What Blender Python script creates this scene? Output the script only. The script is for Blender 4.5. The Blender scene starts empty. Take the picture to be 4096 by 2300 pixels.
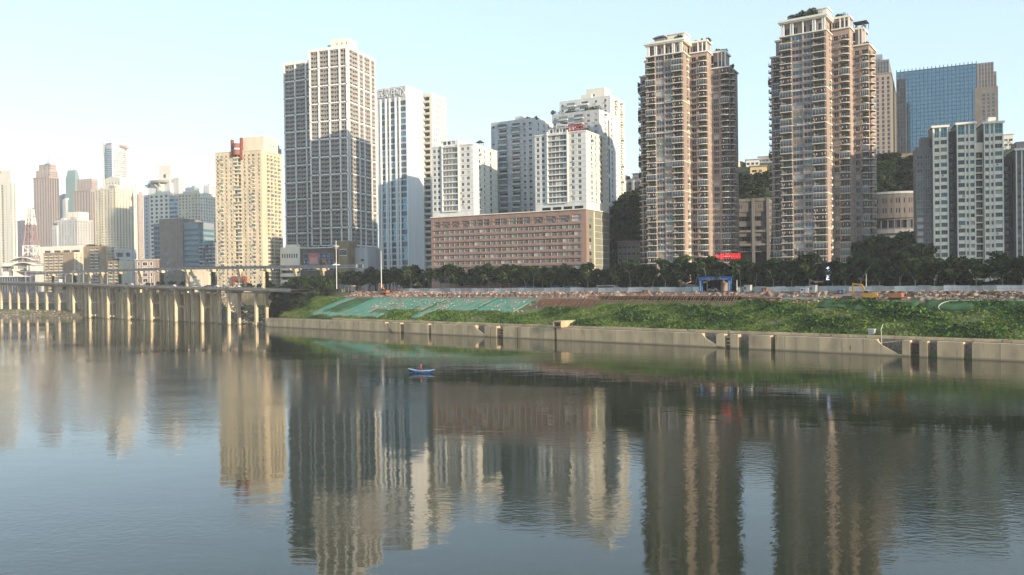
import bpy, math, random
import numpy as np
from mathutils import Matrix, Vector
R = math.radians
random.seed(7)
rng = np.random.default_rng(7)
scene = bpy.context.scene
COL = scene.collection

# ------------------------------------------------------------------ camera
CAMZ, FPX = 24.0, 3340.0
ROLL, PITCH = 0.013, 0.0081
_f = Vector((0, math.cos(PITCH), -math.sin(PITCH)))
_r0 = Vector((1, 0, 0)); _u0 = Vector((0, math.sin(PITCH), math.cos(PITCH)))
_r = _r0 * math.cos(ROLL) - _u0 * math.sin(ROLL)
_u = _r0 * math.sin(ROLL) + _u0 * math.cos(ROLL)
cam = bpy.data.objects.new('camera', bpy.data.cameras.new('camera'))
COL.objects.link(cam)
cam.matrix_world = Matrix(((_r.x, _u.x, -_f.x, 0), (_r.y, _u.y, -_f.y, 0), (_r.z, _u.z, -_f.z, CAMZ), (0, 0, 0, 1)))
cam.data.sensor_width = 36; cam.data.lens = FPX / 4096 * 36
cam.data.clip_start = 0.5; cam.data.clip_end = 20000
scene.camera = cam

HAZE = 0.00014
# ------------------------------------------------------------------ light
SUN_AZ = (0.70, -0.714)      # horizontal direction towards the sun
SUN_EL = R(13)
world = bpy.data.worlds.new('World'); scene.world = world; world.use_nodes = True
wn = world.node_tree.nodes; wl = world.node_tree.links
sky = wn.new('ShaderNodeTexSky'); sky.sky_type = 'NISHITA'; sky.sun_disc = False
sky.sun_elevation = SUN_EL
sky.sun_rotation = math.atan2(SUN_AZ[0], SUN_AZ[1])
sky.air_density = 1.0; sky.dust_density = 0.3; sky.ozone_density = 1.0
# thin even haze layer over the clear sky: an even pale tint mixed with the sky model
veil = wn.new('ShaderNodeMix'); veil.data_type = 'RGBA'; veil.inputs[0].default_value = 0.66; veil.inputs[7].default_value = (1.80, 2.32, 2.80, 1)
wl.new(sky.outputs[0], veil.inputs[6]); wl.new(veil.outputs[2], wn['Background'].inputs[0])
wn['Background'].inputs[1].default_value = 0.15
sd_ = bpy.data.lights.new('sun', 'SUN'); sd_.energy = 3.2; sd_.angle = R(0.6); sd_.color = (1.0, 0.82, 0.59)
sun = bpy.data.objects.new('sun', sd_); COL.objects.link(sun)
_d = Vector((SUN_AZ[0] * math.cos(SUN_EL), SUN_AZ[1] * math.cos(SUN_EL), math.sin(SUN_EL)))
sun.rotation_euler = _d.to_track_quat('Z', 'Y').to_euler(); sun.location = (200, -200, 300)
scene.view_settings.view_transform = 'Standard'; scene.view_settings.look = 'None'
scene.view_settings.exposure = 1.36; scene.view_settings.gamma = 1.0
scene.render.engine = 'CYCLES'
scene.cycles.max_bounces = 5; scene.cycles.diffuse_bounces = 2; scene.cycles.glossy_bounces = 3
scene.cycles.volume_bounces = 0; scene.cycles.use_denoising = True

# ------------------------------------------------------------------ pixel and bank coordinates
def ray(px, py):
    d = _f + _r * ((px - 2048) / FPX) + _u * ((1150 - py) / FPX)
    return d.x / d.y, d.z / d.y
def at(px, py, Y):
    tx, tz = ray(px, py)
    return Vector((tx * Y, Y, CAMZ + tz * Y))
UX, UY = 0.7545, -0.6564          # along the bank, towards the right of the photo
NX, NY = 0.6564, 0.7545           # inland
BANK = math.atan2(UY, UX)
def SD(s, d, z=0.0):
    return Vector((-5 + s * UX + d * NX, 355 + s * UY + d * NY, z))
def sd_of(x, y):
    return ((x + 5) * UX + (y - 355) * UY, (x + 5) * NX + (y - 355) * NY)
def s_at(px, py, d):
    """s of the point at inland distance d seen at that pixel, and its depth Y"""
    tx, tz = ray(px, py)
    # (tx*Y+5)*NX + (Y-355)*NY = d
    Y = (d - 5 * NX + 355 * NY) / (tx * NX + NY)
    return sd_of(tx * Y, Y)[0], Y, CAMZ + tz * Y

# ------------------------------------------------------------------ materials
MATS = {}; ALB = 0.80
def mat(name, rgb, rough=0.85, metal=0.0, spec=0.3, var=0.0, scale=0.25, streak=False, emit=0.0, bump=0.0, rgb2=None):
    if not emit: rgb = tuple(c * ALB for c in rgb); rgb2 = tuple(c * ALB for c in rgb2) if rgb2 else None
    m = bpy.data.materials.new(name); m.use_nodes = True
    nt = m.node_tree; b = nt.nodes['Principled BSDF']
    b.inputs['Roughness'].default_value = rough; b.inputs['Metallic'].default_value = metal
    b.inputs['Specular IOR Level'].default_value = spec
    b.inputs['Base Color'].default_value = (*rgb, 1)
    if emit:
        b.inputs['Emission Color'].default_value = (*rgb, 1); b.inputs['Emission Strength'].default_value = emit
    if var or rgb2:
        tc = nt.nodes.new('ShaderNodeTexCoord'); mp = nt.nodes.new('ShaderNodeMapping')
        nz = nt.nodes.new('ShaderNodeTexNoise'); nz.inputs['Scale'].default_value = scale; nz.inputs['Detail'].default_value = 6
        mp.inputs['Scale'].default_value = (1, 1, 0.12 if streak else 1)
        nt.links.new(tc.outputs['Object'], mp.inputs[0]); nt.links.new(mp.outputs[0], nz.inputs[0])
        cr = nt.nodes.new('ShaderNodeValToRGB')
        lo = rgb2 if rgb2 else tuple(c * (1 - var) for c in rgb)
        hi = rgb if rgb2 else tuple(min(1, c * (1 + var)) for c in rgb)
        cr.color_ramp.elements[0].color = (*lo, 1); cr.color_ramp.elements[1].color = (*hi, 1)
        cr.color_ramp.elements[0].position = 0.38; cr.color_ramp.elements[1].position = 0.62
        nt.links.new(nz.outputs[0], cr.inputs[0]); nt.links.new(cr.outputs[0], b.inputs['Base Color'])
        if bump:
            bp = nt.nodes.new('ShaderNodeBump'); bp.inputs['Strength'].default_value = 0.8; bp.inputs['Distance'].default_value = bump
            nt.links.new(nz.outputs[0], bp.inputs['Height']); nt.links.new(bp.outputs[0], b.inputs['Normal'])
    MATS[name] = m
    return name

mat('beige_paint', (0.72, 0.60, 0.42), var=0.10, scale=0.3, streak=True)
mat('beige_dark', (0.36, 0.27, 0.18), var=0.1)
mat('cream_paint', (0.76, 0.69, 0.54), var=0.07, streak=True)
mat('cream_light', (0.86, 0.82, 0.71), var=0.05, streak=True)
mat('white_paint', (0.90, 0.89, 0.85), var=0.05, streak=True)
mat('white_grey', (0.72, 0.73, 0.72), var=0.08, streak=True)
mat('grey_white', (0.56, 0.57, 0.58), var=0.12, streak=True)
mat('grey_paint', (0.34, 0.35, 0.36), var=0.12, streak=True)
mat('grey_dark', (0.10, 0.10, 0.11), var=0.15)
mat('grid_wall', (0.36, 0.33, 0.30), var=0.10, streak=True); mat('hall_pink', (0.20, 0.18, 0.17), var=0.1, streak=True); mat('rib_paint', (0.98, 0.90, 0.73), var=0.06, streak=True)  # hall_pink darkened to stand in for shade on the curved hall
mat('grey_brown', (0.22, 0.20, 0.19), var=0.12, streak=True)
mat('terracotta', (0.345, 0.225, 0.185), var=0.10, streak=True)
mat('terracotta_dark', (0.31, 0.19, 0.155), var=0.1)
mat('olive_panel', (0.25, 0.25, 0.195), var=0.06)  # tone lowered to stand in for shade cast on the end wall
mat('brown_stone', (0.40, 0.305, 0.255), var=0.14, scale=0.2, streak=True)
mat('brown_pale', (0.33, 0.28, 0.24), var=0.1)
mat('pink_stone', (0.40, 0.32, 0.265), var=0.08)
mat('red_paint', (0.30, 0.10, 0.07), rough=0.6)
mat('red_bright', (0.55, 0.02, 0.045), rough=0.5)
mat('tan_stone', (0.20, 0.18, 0.155), var=0.1)
mat('yellow_stone', (0.33, 0.25, 0.15), var=0.15)
mat('concrete', (0.76, 0.61, 0.41), var=0.18, scale=0.5, streak=True)
mat('concrete_wall', (0.64, 0.49, 0.30), var=0.16, scale=0.22, streak=True, bump=0.05)
mat('concrete_dark', (0.22, 0.18, 0.15), var=0.3, scale=1.2, bump=0.08)
mat('concrete_grey', (0.24, 0.235, 0.23), var=0.2, streak=True)
mat('deck_paint', (0.36, 0.31, 0.25), var=0.2)
mat('ochre_wall', (0.72, 0.54, 0.29), var=0.12, streak=True)
mat('white_metal', (0.72, 0.72, 0.70), rough=0.45)
mat('dark_metal', (0.06, 0.06, 0.065), rough=0.5)
mat('grey_metal', (0.35, 0.36, 0.37), rough=0.45, spec=0.5)
mat('roof_grey', (0.22, 0.21, 0.20), var=0.3, scale=0.4)
mat('roof_light', (0.40, 0.38, 0.35), var=0.2, scale=0.4)
mat('shadow_room', (0.025, 0.024, 0.024))  # near-black standing in for shade inside openings and under things
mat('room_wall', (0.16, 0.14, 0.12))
for nm, c, ro in (('glass_dark', (0.020, 0.026, 0.032), 0.10), ('glass_mid', (0.07, 0.09, 0.11), 0.08), ('glass_blue', (0.06, 0.13, 0.19), 0.06),
                  ('glass_teal', (0.05, 0.22, 0.26), 0.10), ('glass_green', (0.22, 0.32, 0.31), 0.12), ('glass_navy', (0.03, 0.05, 0.09), 0.08)):
    mat(nm, c, rough=ro, spec=0.45)
MATS['glass_blue'].node_tree.nodes['Principled BSDF'].inputs['Metallic'].default_value = 0.35
mat('glass_sky', (0.15, 0.30, 0.40), rough=0.06, metal=0.75)
mat('glass_fin', (0.05, 0.10, 0.14), rough=0.3)
mat('curtain_white', (0.50, 0.49, 0.46), rough=0.5, spec=0.5)
mat('curtain_beige', (0.34, 0.28, 0.20), rough=0.5, spec=0.5)
mat('curtain_green', (0.16, 0.24, 0.21), rough=0.5, spec=0.5)
mat('ac_white', (0.60, 0.59, 0.56), rough=0.6)
mat('cloth_red', (0.40, 0.05, 0.06)); mat('cloth_white', (0.65, 0.64, 0.62)); mat('cloth_blue', (0.06, 0.12, 0.30))
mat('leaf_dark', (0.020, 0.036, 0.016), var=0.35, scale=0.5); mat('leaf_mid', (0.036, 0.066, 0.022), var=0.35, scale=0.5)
mat('leaf_light', (0.07, 0.115, 0.034), var=0.3, scale=0.5); mat('leaf_yellow', (0.16, 0.19, 0.05), var=0.3)
mat('leaf_grass', (0.105, 0.195, 0.036), var=0.35, scale=0.15); mat('leaf_grass_dark', (0.060, 0.135, 0.030), var=0.35, scale=0.15)
mat('leaf_dry', (0.17, 0.23, 0.055), var=0.3)
for k in list(MATS):
    if k.startswith('leaf'):
        MATS[k].node_tree.nodes['Principled BSDF'].inputs['Specular IOR Level'].default_value = 0.05
mat('bark_pale', (0.30, 0.26, 0.20), var=0.25, scale=1.5); mat('bark_dark', (0.10, 0.085, 0.065), var=0.3, scale=1.5)
mat('netting_teal', (0.06, 0.33, 0.225), rough=0.9, scale=0.22, rgb2=(0.26, 0.30, 0.22))
mat('netting_green', (0.045, 0.12, 0.045), rough=0.9, var=0.35, scale=0.2)
mat('soil_pink', (0.40, 0.255, 0.185), scale=0.35, rgb2=(0.20, 0.125, 0.09), bump=0.3)
mat('soil_brown', (0.26, 0.18, 0.12), scale=0.3, rgb2=(0.13, 0.10, 0.07), bump=0.2)
mat('stone_pale', (0.44, 0.33, 0.27), var=0.3, scale=0.8); mat('stone_red', (0.26, 0.13, 0.09), var=0.3, scale=0.8); mat('stone_grey', (0.33, 0.29, 0.25), var=0.3, scale=0.8)
mat('street_paving', (0.13, 0.125, 0.12), var=0.2, scale=0.2); mat('asphalt', (0.06, 0.06, 0.062), var=0.2, scale=0.3)
mat('shore_mud', (0.26, 0.20, 0.13), scale=0.25, rgb2=(0.15, 0.13, 0.07), bump=0.2)
mat('slope_grass', (0.085, 0.15, 0.035), scale=0.12, rgb2=(0.19, 0.165, 0.09), bump=0.2)
mat('hill_green', (0.035, 0.05, 0.022), var=0.4, scale=0.1)
mat('far_ground', (0.14, 0.15, 0.12), var=0.3, scale=0.01)
mat('bamboo', (0.26, 0.16, 0.10), var=0.2, scale=1); mat('rust_board', (0.13, 0.045, 0.03), var=0.3, scale=0.6)
mat('fence_panel', (0.42, 0.44, 0.43), var=0.15, scale=0.3, rough=0.6); mat('arch_blue', (0.025, 0.12, 0.36), rough=0.6)
mat('arch_pale', (0.17, 0.34, 0.50), rough=0.6); mat('letter_white', (0.75, 0.78, 0.80), rough=0.5)
mat('sign_red', (1.0, 0.02, 0.02), emit=0.5); mat('sign_red_back', (0.30, 0.01, 0.015)); mat('sign_led', (0.65, 0.70, 1.0), emit=0.8); mat('sign_navy', (0.01, 0.012, 0.06))
mat('boat_blue', (0.015, 0.075, 0.24), spec=.1, rough=0.6, var=0.2, scale=1.5); mat('boat_rim', (0.30, 0.42, 0.58), rough=0.4); mat('boat_inside', (0.10, 0.16, 0.22), var=0.2, scale=3)
mat('skin', (0.45, 0.27, 0.18)); mat('hair_black', (0.02, 0.018, 0.016)); mat('hat_white', (0.72, 0.70, 0.64))
mat('car_white', (0.65, 0.65, 0.65), rough=0.25, spec=0.6); mat('car_dark', (0.03, 0.03, 0.035), rough=0.25, spec=0.6); mat('car_silver', (0.36, 0.37, 0.39), rough=0.25, metal=0.4)
mat('car_red', (0.35, 0.02, 0.02), rough=0.25); mat('tyre', (0.02, 0.02, 0.02), rough=0.8); mat('machine_yellow', (0.62, 0.33, 0.03), rough=0.5); mat('machine_orange', (0.50, 0.16, 0.05), rough=0.5)
mat('poster_pink', (0.55, 0.16, 0.16), var=0.3, scale=0.12); mat('poster_orange', (0.62, 0.34, 0.20)); mat('poster_brown', (0.10, 0.05, 0.045)); mat('poster_skin', (0.50, 0.33, 0.26)); mat('poster_text', (0.68, 0.52, 0.48)); mat('poster_navy', (0.03, 0.05, 0.15)); mat('poster_light', (0.35, 0.42, 0.55))
mat('tower_red', (0.38, 0.27, 0.26)); mat('tower_white', (0.72, 0.70, 0.66)); mat('mall_brown', (0.135, 0.105, 0.085), var=0.15); mat('pink_wash', (0.50, 0.41, 0.37), var=0.08)  # tower_red and pink_wash muted, putting distance haze into the colour
mat('blue_grey', (0.30, 0.34, 0.38), var=0.1); mat('purple_grey', (0.24, 0.23, 0.28), var=0.1); mat('hose_white', (0.55, 0.57, 0.45)); mat('canopy_blue', (0.08, 0.22, 0.34)); mat('canopy_red', (0.42, 0.04, 0.035))
mat('band_blue', (0.33, 0.37, 0.41), var=0.1)

# tide mark and narrow drain stains on the river wall's concrete
def stain(name, zlo, zhi, dark):
    nt = MATS[name].node_tree; b = nt.nodes['Principled BSDF']; src = b.inputs['Base Color'].links[0].from_socket
    tc = nt.nodes.new('ShaderNodeTexCoord'); sp = nt.nodes.new('ShaderNodeSeparateXYZ'); nt.links.new(tc.outputs['Object'], sp.inputs[0])
    def noise(sc, mscale, lo, hi):
        mp = nt.nodes.new('ShaderNodeMapping'); mp.inputs['Scale'].default_value = mscale; nz = nt.nodes.new('ShaderNodeTexNoise'); nz.inputs['Scale'].default_value = sc; nz.inputs['Detail'].default_value = 4
        mr = nt.nodes.new('ShaderNodeMapRange'); mr.inputs['From Min'].default_value = lo; mr.inputs['From Max'].default_value = hi
        nt.links.new(tc.outputs['Object'], mp.inputs[0]); nt.links.new(mp.outputs[0], nz.inputs[0]); nt.links.new(nz.outputs[0], mr.inputs['Value']); return mr.outputs[0]
    def math_(op, a, b_):
        m = nt.nodes.new('ShaderNodeMath'); m.operation = op; m.use_clamp = True
        for i, q in enumerate((a, b_)):
            if isinstance(q, (int, float)): m.inputs[i].default_value = q
            else: nt.links.new(q, m.inputs[i])
        return m.outputs[0]
    mr = nt.nodes.new('ShaderNodeMapRange'); mr.inputs['From Min'].default_value = zhi; mr.inputs['From Max'].default_value = zlo; nt.links.new(sp.outputs[2], mr.inputs['Value'])
    tide = math_('MULTIPLY', mr.outputs[0], .8)
    drip = math_('MULTIPLY', noise(1.1, (1, 1, .06), .60, .70), .75)
    blot = math_('MULTIPLY', noise(.16, (1, 1, .6), .50, .68), .45)
    fac = math_('MAXIMUM', math_('MAXIMUM', tide, drip), blot)
    mx = nt.nodes.new('ShaderNodeMix'); mx.data_type = 'RGBA'; mx.inputs[7].default_value = (*dark, 1)
    nt.links.new(fac, mx.inputs[0]); nt.links.new(src, mx.inputs[6]); nt.links.new(mx.outputs[2], b.inputs['Base Color'])
stain('concrete_wall', .15, .75, (0.16, 0.125, 0.085)); stain('concrete', .3, 1.0, (0.20, 0.155, 0.10))
# ------------------------------------------------------------------ mesh builder
class MB:
    def __init__(s): s.v = []; s.f = []; s.m = []
    def poly(s, pts, m):
        n = len(s.v); s.v.extend(tuple(p) for p in pts); s.f.append(tuple(range(n, n + len(pts)))); s.m.append(m)
    def box(s, x0, x1, y0, y1, z0, z1, m, skip=''):
        n = len(s.v)
        s.v += [(x0, y0, z0), (x1, y0, z0), (x1, y1, z0), (x0, y1, z0), (x0, y0, z1), (x1, y0, z1), (x1, y1, z1), (x0, y1, z1)]
        fs = {'b': (3, 2, 1, 0), 't': (4, 5, 6, 7), 'f': (0, 1, 5, 4), 'r': (1, 2, 6, 5), 'k': (2, 3, 7, 6), 'l': (3, 0, 4, 7)}
        for k, q in fs.items():
            if k not in skip: s.f.append(tuple(n + i for i in q)); s.m.append(m)
    def prism(s, pts, z0, z1, m, cap=None):
        n = len(s.v); k = len(pts)
        s.v += [(p[0], p[1], z0) for p in pts] + [(p[0], p[1], z1) for p in pts]
        for i in range(k):
            j = (i + 1) % k; s.f.append((n + i, n + j, n + k + j, n + k + i)); s.m.append(m)
        s.f.append(tuple(n + k + i for i in range(k))); s.m.append(cap or m)
        s.f.append(tuple(n + i for i in reversed(range(k)))); s.m.append(m)
    def tube(s, p0, p1, r0, r1, n, m, cap=True):
        p0 = Vector(p0); p1 = Vector(p1); a = (p1 - p0)
        if a.length < 1e-6: return
        a.normalize(); t = Vector((0, 0, 1)) if abs(a.z) < .9 else Vector((1, 0, 0))
        u = a.cross(t).normalized(); w = a.cross(u); b = len(s.v)
        for p, r in ((p0, r0), (p1, r1)):
            for i in range(n):
                t_ = 2 * math.pi * i / n; s.v.append(tuple(p + u * (r * math.cos(t_)) + w * (r * math.sin(t_))))
        for i in range(n):
            j = (i + 1) % n; s.f.append((b + i, b + j, b + n + j, b + n + i)); s.m.append(m)
        if cap:
            s.f.append(tuple(b + i for i in reversed(range(n)))); s.m.append(m); s.f.append(tuple(b + n + i for i in range(n))); s.m.append(m)
    def beam(s, p0, p1, w, h, m):
        """box of section w (horizontal) x h from p0 to p1, p on the section's centre"""
        p0 = Vector(p0); p1 = Vector(p1); a = (p1 - p0).normalized()
        sd = Vector((a.y, -a.x, 0))
        sd = sd.normalized() if sd.length > 1e-4 else Vector((1, 0, 0))
        up = sd.cross(a).normalized()
        q = []
        for p in (p0, p1):
            for (i, j) in ((-1, -1), (1, -1), (1, 1), (-1, 1)): q.append(p + sd * (i * w / 2) + up * (j * h / 2))
        n = len(s.v); s.v += [tuple(x) for x in q]
        for f in ((3, 2, 1, 0), (4, 5, 6, 7), (0, 1, 5, 4), (1, 2, 6, 5), (2, 3, 7, 6), (3, 0, 4, 7)):
            s.f.append(tuple(n + i for i in f)); s.m.append(m)
    def merge(s, o, x=0, y=0, z=0, rz=0, sc=1):
        c, k = math.cos(rz), math.sin(rz); n = len(s.v)
        s.v += [(x + (a * c - b * k) * sc, y + (a * k + b * c) * sc, z + e * sc) for a, b, e in o.v]
        s.f += [tuple(n + i for i in q) for q in o.f]; s.m += o.m
    def blob(s, cx, cy, cz, rx, ry, rz_, m, n=8, k=5):
        b = len(s.v)
        for j in range(k + 1):
            ph = math.pi * j / k
            for i in range(n):
                th = 2 * math.pi * i / n
                s.v.append((cx + rx * math.sin(ph) * math.cos(th), cy + ry * math.sin(ph) * math.sin(th), cz + rz_ * math.cos(ph)))
        for j in range(k):
            for i in range(n):
                i2 = (i + 1) % n; s.f.append((b + j * n + i, b + (j + 1) * n + i, b + (j + 1) * n + i2, b + j * n + i2)); s.m.append(m)
    def mesh(s, name, smooth=False):
        me = bpy.data.meshes.new(name); me.from_pydata(s.v, [], s.f)
        names = []; idx = {}
        mi = []
        for q in s.m:
            if q not in idx: idx[q] = len(names); names.append(q)
            mi.append(idx[q])
        for q in names: me.materials.append(MATS[q])
        me.polygons.foreach_set('material_index', mi)
        if smooth: me.polygons.foreach_set('use_smooth', [True] * len(mi))
        me.update(); return me

def tag(o, label=None, cat=None, group=None, kind=None):
    if label: o['label'] = label
    if cat: o['category'] = cat
    if group: o['group'] = group
    if kind: o['kind'] = kind
    return o
def link(name, me, parent=None, loc=(0, 0, 0), rz=0.0):
    o = bpy.data.objects.new(name, me); COL.objects.link(o)
    o.location = loc; o.rotation_euler = (0, 0, rz)
    if parent: o.parent = parent
    return o
def build(mb, name, parent=None, loc=(0, 0, 0), rz=0.0, smooth=False):
    return link(name, mb.mesh(name, smooth), parent, loc, rz)
def empty(name, loc, rz=0.0, label=None, cat=None, group=None):
    o = bpy.data.objects.new(name, None); COL.objects.link(o); o.empty_display_size = 1
    o.location = loc; o.rotation_euler = (0, 0, rz); tag(o, label, cat, group)
    return o
def copy_tree(root, loc, rz=0.0, label=None, group=None, scale=None):
    r = root.copy(); COL.objects.link(r); r.location = loc; r.rotation_euler = (0, 0, rz)
    if scale: r.scale = (scale, scale, scale)
    if label: r['label'] = label
    if group: r['group'] = group
    for ch in KIDS.get(root.name, []):
        c = ch.copy(); COL.objects.link(c); c.parent = r
        for g in KIDS.get(ch.name, []):
            g2 = g.copy(); COL.objects.link(g2); g2.parent = c
    return r
KIDS = {}
def kid(mb, name, parent, smooth=False, loc=(0, 0, 0), rz=0.0):
    o = build(mb, name, parent, loc, rz, smooth); KIDS.setdefault(parent.name, []).append(o); return o

# ------------------------------------------------------------------ leaves
def leaf_mesh(name, centers, sizes, mats_, mi, flat=0.0):
    """one quad per centre, random orientation; flat in 0..1 tips the leaves towards horizontal"""
    n = len(centers); c = np.asarray(centers, float)
    a = rng.normal(size=(n, 3)); a[:, 2] *= (1 - flat); a /= np.linalg.norm(a, axis=1)[:, None] + 1e-9
    b = rng.normal(size=(n, 3)); b[:, 2] *= (1 - flat); b -= a * (a * b).sum(1)[:, None]; b /= np.linalg.norm(b, axis=1)[:, None] + 1e-9
    s_ = np.asarray(sizes)[:, None]; asp = rng.uniform(0.5, 1.0, (n, 1))
    v = np.stack([c - a * s_ - b * s_ * asp * .6, c + a * s_ * .4 - b * s_ * asp, c + a * s_ + b * s_ * asp * .5, c - a * s_ * .5 + b * s_ * asp], 1).reshape(-1, 3)
    me = bpy.data.meshes.new(name)
    me.vertices.add(4 * n); me.vertices.foreach_set('co', v.ravel())
    me.loops.add(4 * n); me.loops.foreach_set('vertex_index', np.arange(4 * n, dtype=np.int32))
    me.polygons.add(n); me.polygons.foreach_set('loop_start', np.arange(0, 4 * n, 4, dtype=np.int32))
    for q in mats_: me.materials.append(MATS[q])
    me.polygons.foreach_set('material_index', np.asarray(mi, dtype=np.int32))
    me.update(calc_edges=True); return me
def crown_points(lobes, per, shell=0.55):
    pts = []; lid = []
    for i, (x, y, z, r, rz_) in enumerate(lobes):
        d = rng.normal(size=(per, 3)); d /= np.linalg.norm(d, axis=1)[:, None]
        rr = rng.uniform(shell, 1.0, (per, 1)) ** 0.7
        pts.append(np.array([x, y, z]) + d * rr * np.array([r, r, rz_])); lid += [i] * per
    return np.concatenate(pts), np.array(lid)
# ================================================================== terrain, water
def sstep(a, b, x):
    t = np.clip((x - a) / (b - a), 0, 1); return t * t * (3 - 2 * t)
def hill(s, d):
    foot = np.interp(s, [-100, -38, 29, 99, 400], [135, 122, 160, 192, 215])
    h = np.interp(d - foot, [0, 12, 50, 140, 300, 900, 3000], [0, 8, 56, 84, 92, 70, 20])
    return h * sstep(-170, -50, s)
def zg(s, d):
    s = np.asarray(s, float); d = np.asarray(d, float)
    wallz = np.interp(d, [-.5, .6, 2.2, 3.4, 28, 41, 46.5, 48], [-3, -3, 4.3, 5.2, 15.5, 15.9, 18.0, 18.4])
    midz = np.interp(d, [2, 9, 14, 24, 45, 52], [-3, -.3, 3.2, 9, 17, 18.4])
    retz = np.interp(d, [11, 12.6, 14.6, 16], [-3, -.6, 17.5, 18.4])
    sh = np.interp(s, [-620, -540, -440], [-34, -28, 0])
    farz = np.interp(d - sh, [-6, 0, 8], [-3, 0, 1.6]) + np.interp(d, [-26, 0, 12, 30], [0, 3.2, 5.5, 16.8])
    farz = np.where(d < sh - 6, -3, farz)
    w1 = sstep(-180, -170, s); w2 = sstep(-262, -244, s); w3 = sstep(-440, -415, s)
    z = farz * (1 - w3) + retz * w3
    z = z * (1 - w2) + midz * w2
    z = z * (1 - w1) + wallz * w1
    return z + hill(s, d)
def zg1(s, d): return float(zg(s, d))
ss = np.concatenate([np.linspace(-4200, -700, 18), np.linspace(-640, -470, 30), np.arange(-466, -160, 3.0), np.arange(-160, 250, 4.0), np.linspace(262, 460, 18), np.linspace(560, 4200, 16)])
dd = np.concatenate([[-1400, -300, -60], np.arange(-40, 0, 4.0), np.arange(-.5, 5, .7), np.arange(5, 50, 1.5), np.arange(52, 130, 6.0), np.arange(134, 360, 8.0), np.linspace(380, 900, 12), np.linspace(1100, 4200, 9)])
S_, D_ = np.meshgrid(ss, dd)
Z_ = zg(S_, D_)
rough = rng.normal(size=Z_.shape) * 0.18 * ((D_ > 4) & (D_ < 47) & (S_ > -640) & (S_ < 260))
rough += rng.normal(size=Z_.shape) * 0.12 * ((D_ < 20) & (D_ > -40) & (S_ < -430) & (Z_ > -.5))
Z_ = Z_ + rough
X_ = -5 + S_ * UX + D_ * NX; Y_ = 355 + S_ * UY + D_ * NY
nr, nc = Z_.shape
verts = np.stack([X_, Y_, Z_], -1).reshape(-1, 3)
fi = []; fm = []
matnames = ['slope_grass', 'street_paving', 'hill_green', 'soil_pink', 'shore_mud', 'far_ground', 'soil_brown']
for i in range(nr - 1):
    for j in range(nc - 1):
        fi.append((i * nc + j, i * nc + j + 1, (i + 1) * nc + j + 1, (i + 1) * nc + j))
        s0 = (ss[j] + ss[j + 1]) / 2; d0 = (dd[i] + dd[i + 1]) / 2
        if d0 > 900 or abs(s0) > 1200: m_ = 5
        elif d0 > 112 and s0 > -120: m_ = 2
        elif d0 > 47: m_ = 1
        elif s0 > -160:
            m_ = 3 if d0 > 28 else (0 if d0 > 1 else 4)
        elif s0 > -240: m_ = 4 if d0 < 20 else 0
        else: m_ = 4 if d0 < 12 else 1
        fm.append(m_)
me = bpy.data.meshes.new('ground'); me.from_pydata(verts.tolist(), [], fi)
for q in matnames: me.materials.append(MATS[q])
me.polygons.foreach_set('material_index', fm); me.polygons.foreach_set('use_smooth', [True] * len(fm)); me.update()
tag(link('ground', me), kind='structure')

# river
wm = bpy.data.materials.new('river_water'); wm.use_nodes = True; nt = wm.node_tree; b = nt.nodes['Principled BSDF']
b.inputs['Base Color'].default_value = (0.026, 0.032, 0.017, 1); b.inputs['Roughness'].default_value = 0.025; b.inputs['IOR'].default_value = 1.45
b.inputs['Specular IOR Level'].default_value = 0.5
tc = nt.nodes.new('ShaderNodeTexCoord')
def wave_noise(scale, sx, sy, detail):
    mp = nt.nodes.new('ShaderNodeMapping'); mp.inputs['Scale'].default_value = (sx, sy, 1); mp.inputs['Rotation'].default_value = (0, 0, R(12))
    nz = nt.nodes.new('ShaderNodeTexNoise'); nz.inputs['Scale'].default_value = scale; nz.inputs['Detail'].default_value = detail; nz.inputs['Roughness'].default_value = 0.5
    nt.links.new(tc.outputs['Object'], mp.inputs[0]); nt.links.new(mp.outputs[0], nz.inputs[0]); return nz
n1 = wave_noise(1.35, 0.7, 1.0, 4); n2 = wave_noise(0.22, 0.6, 1.0, 2); n3 = wave_noise(0.012, 0.6, 1.3, 4)
ramp = nt.nodes.new('ShaderNodeMapRange'); ramp.inputs['From Min'].default_value = 0.44; ramp.inputs['From Max'].default_value = 0.60
ramp.inputs['To Min'].default_value = 0.15; ramp.inputs['To Max'].default_value = 1.5
nt.links.new(n3.outputs[0], ramp.inputs['Value'])
mul = nt.nodes.new('ShaderNodeMath'); mul.operation = 'MULTIPLY'; nt.links.new(n1.outputs[0], mul.inputs[0]); nt.links.new(ramp.outputs[0], mul.inputs[1])
b1 = nt.nodes.new('ShaderNodeBump'); b1.inputs['Strength'].default_value = 1; b1.inputs['Distance'].default_value = 0.027
b2 = nt.nodes.new('ShaderNodeBump'); b2.inputs['Strength'].default_value = 1; b2.inputs['Distance'].default_value = 0.028
nt.links.new(mul.outputs[0], b1.inputs['Height']); nt.links.new(n2.outputs[0], b2.inputs['Height'])
nt.links.new(b2.outputs[0], b1.inputs['Normal']); nt.links.new(b1.outputs[0], b.inputs['Normal'])
MATS['river_water'] = wm
wmb = MB()
c4 = [SD(-4200, -1400), SD(4200, -1400), SD(4200, 16), SD(-4200, 16)]
wmb.poly([(p.x, p.y, 0) for p in c4], 'river_water')
tag(build(wmb, 'river'), kind='structure')

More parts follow.
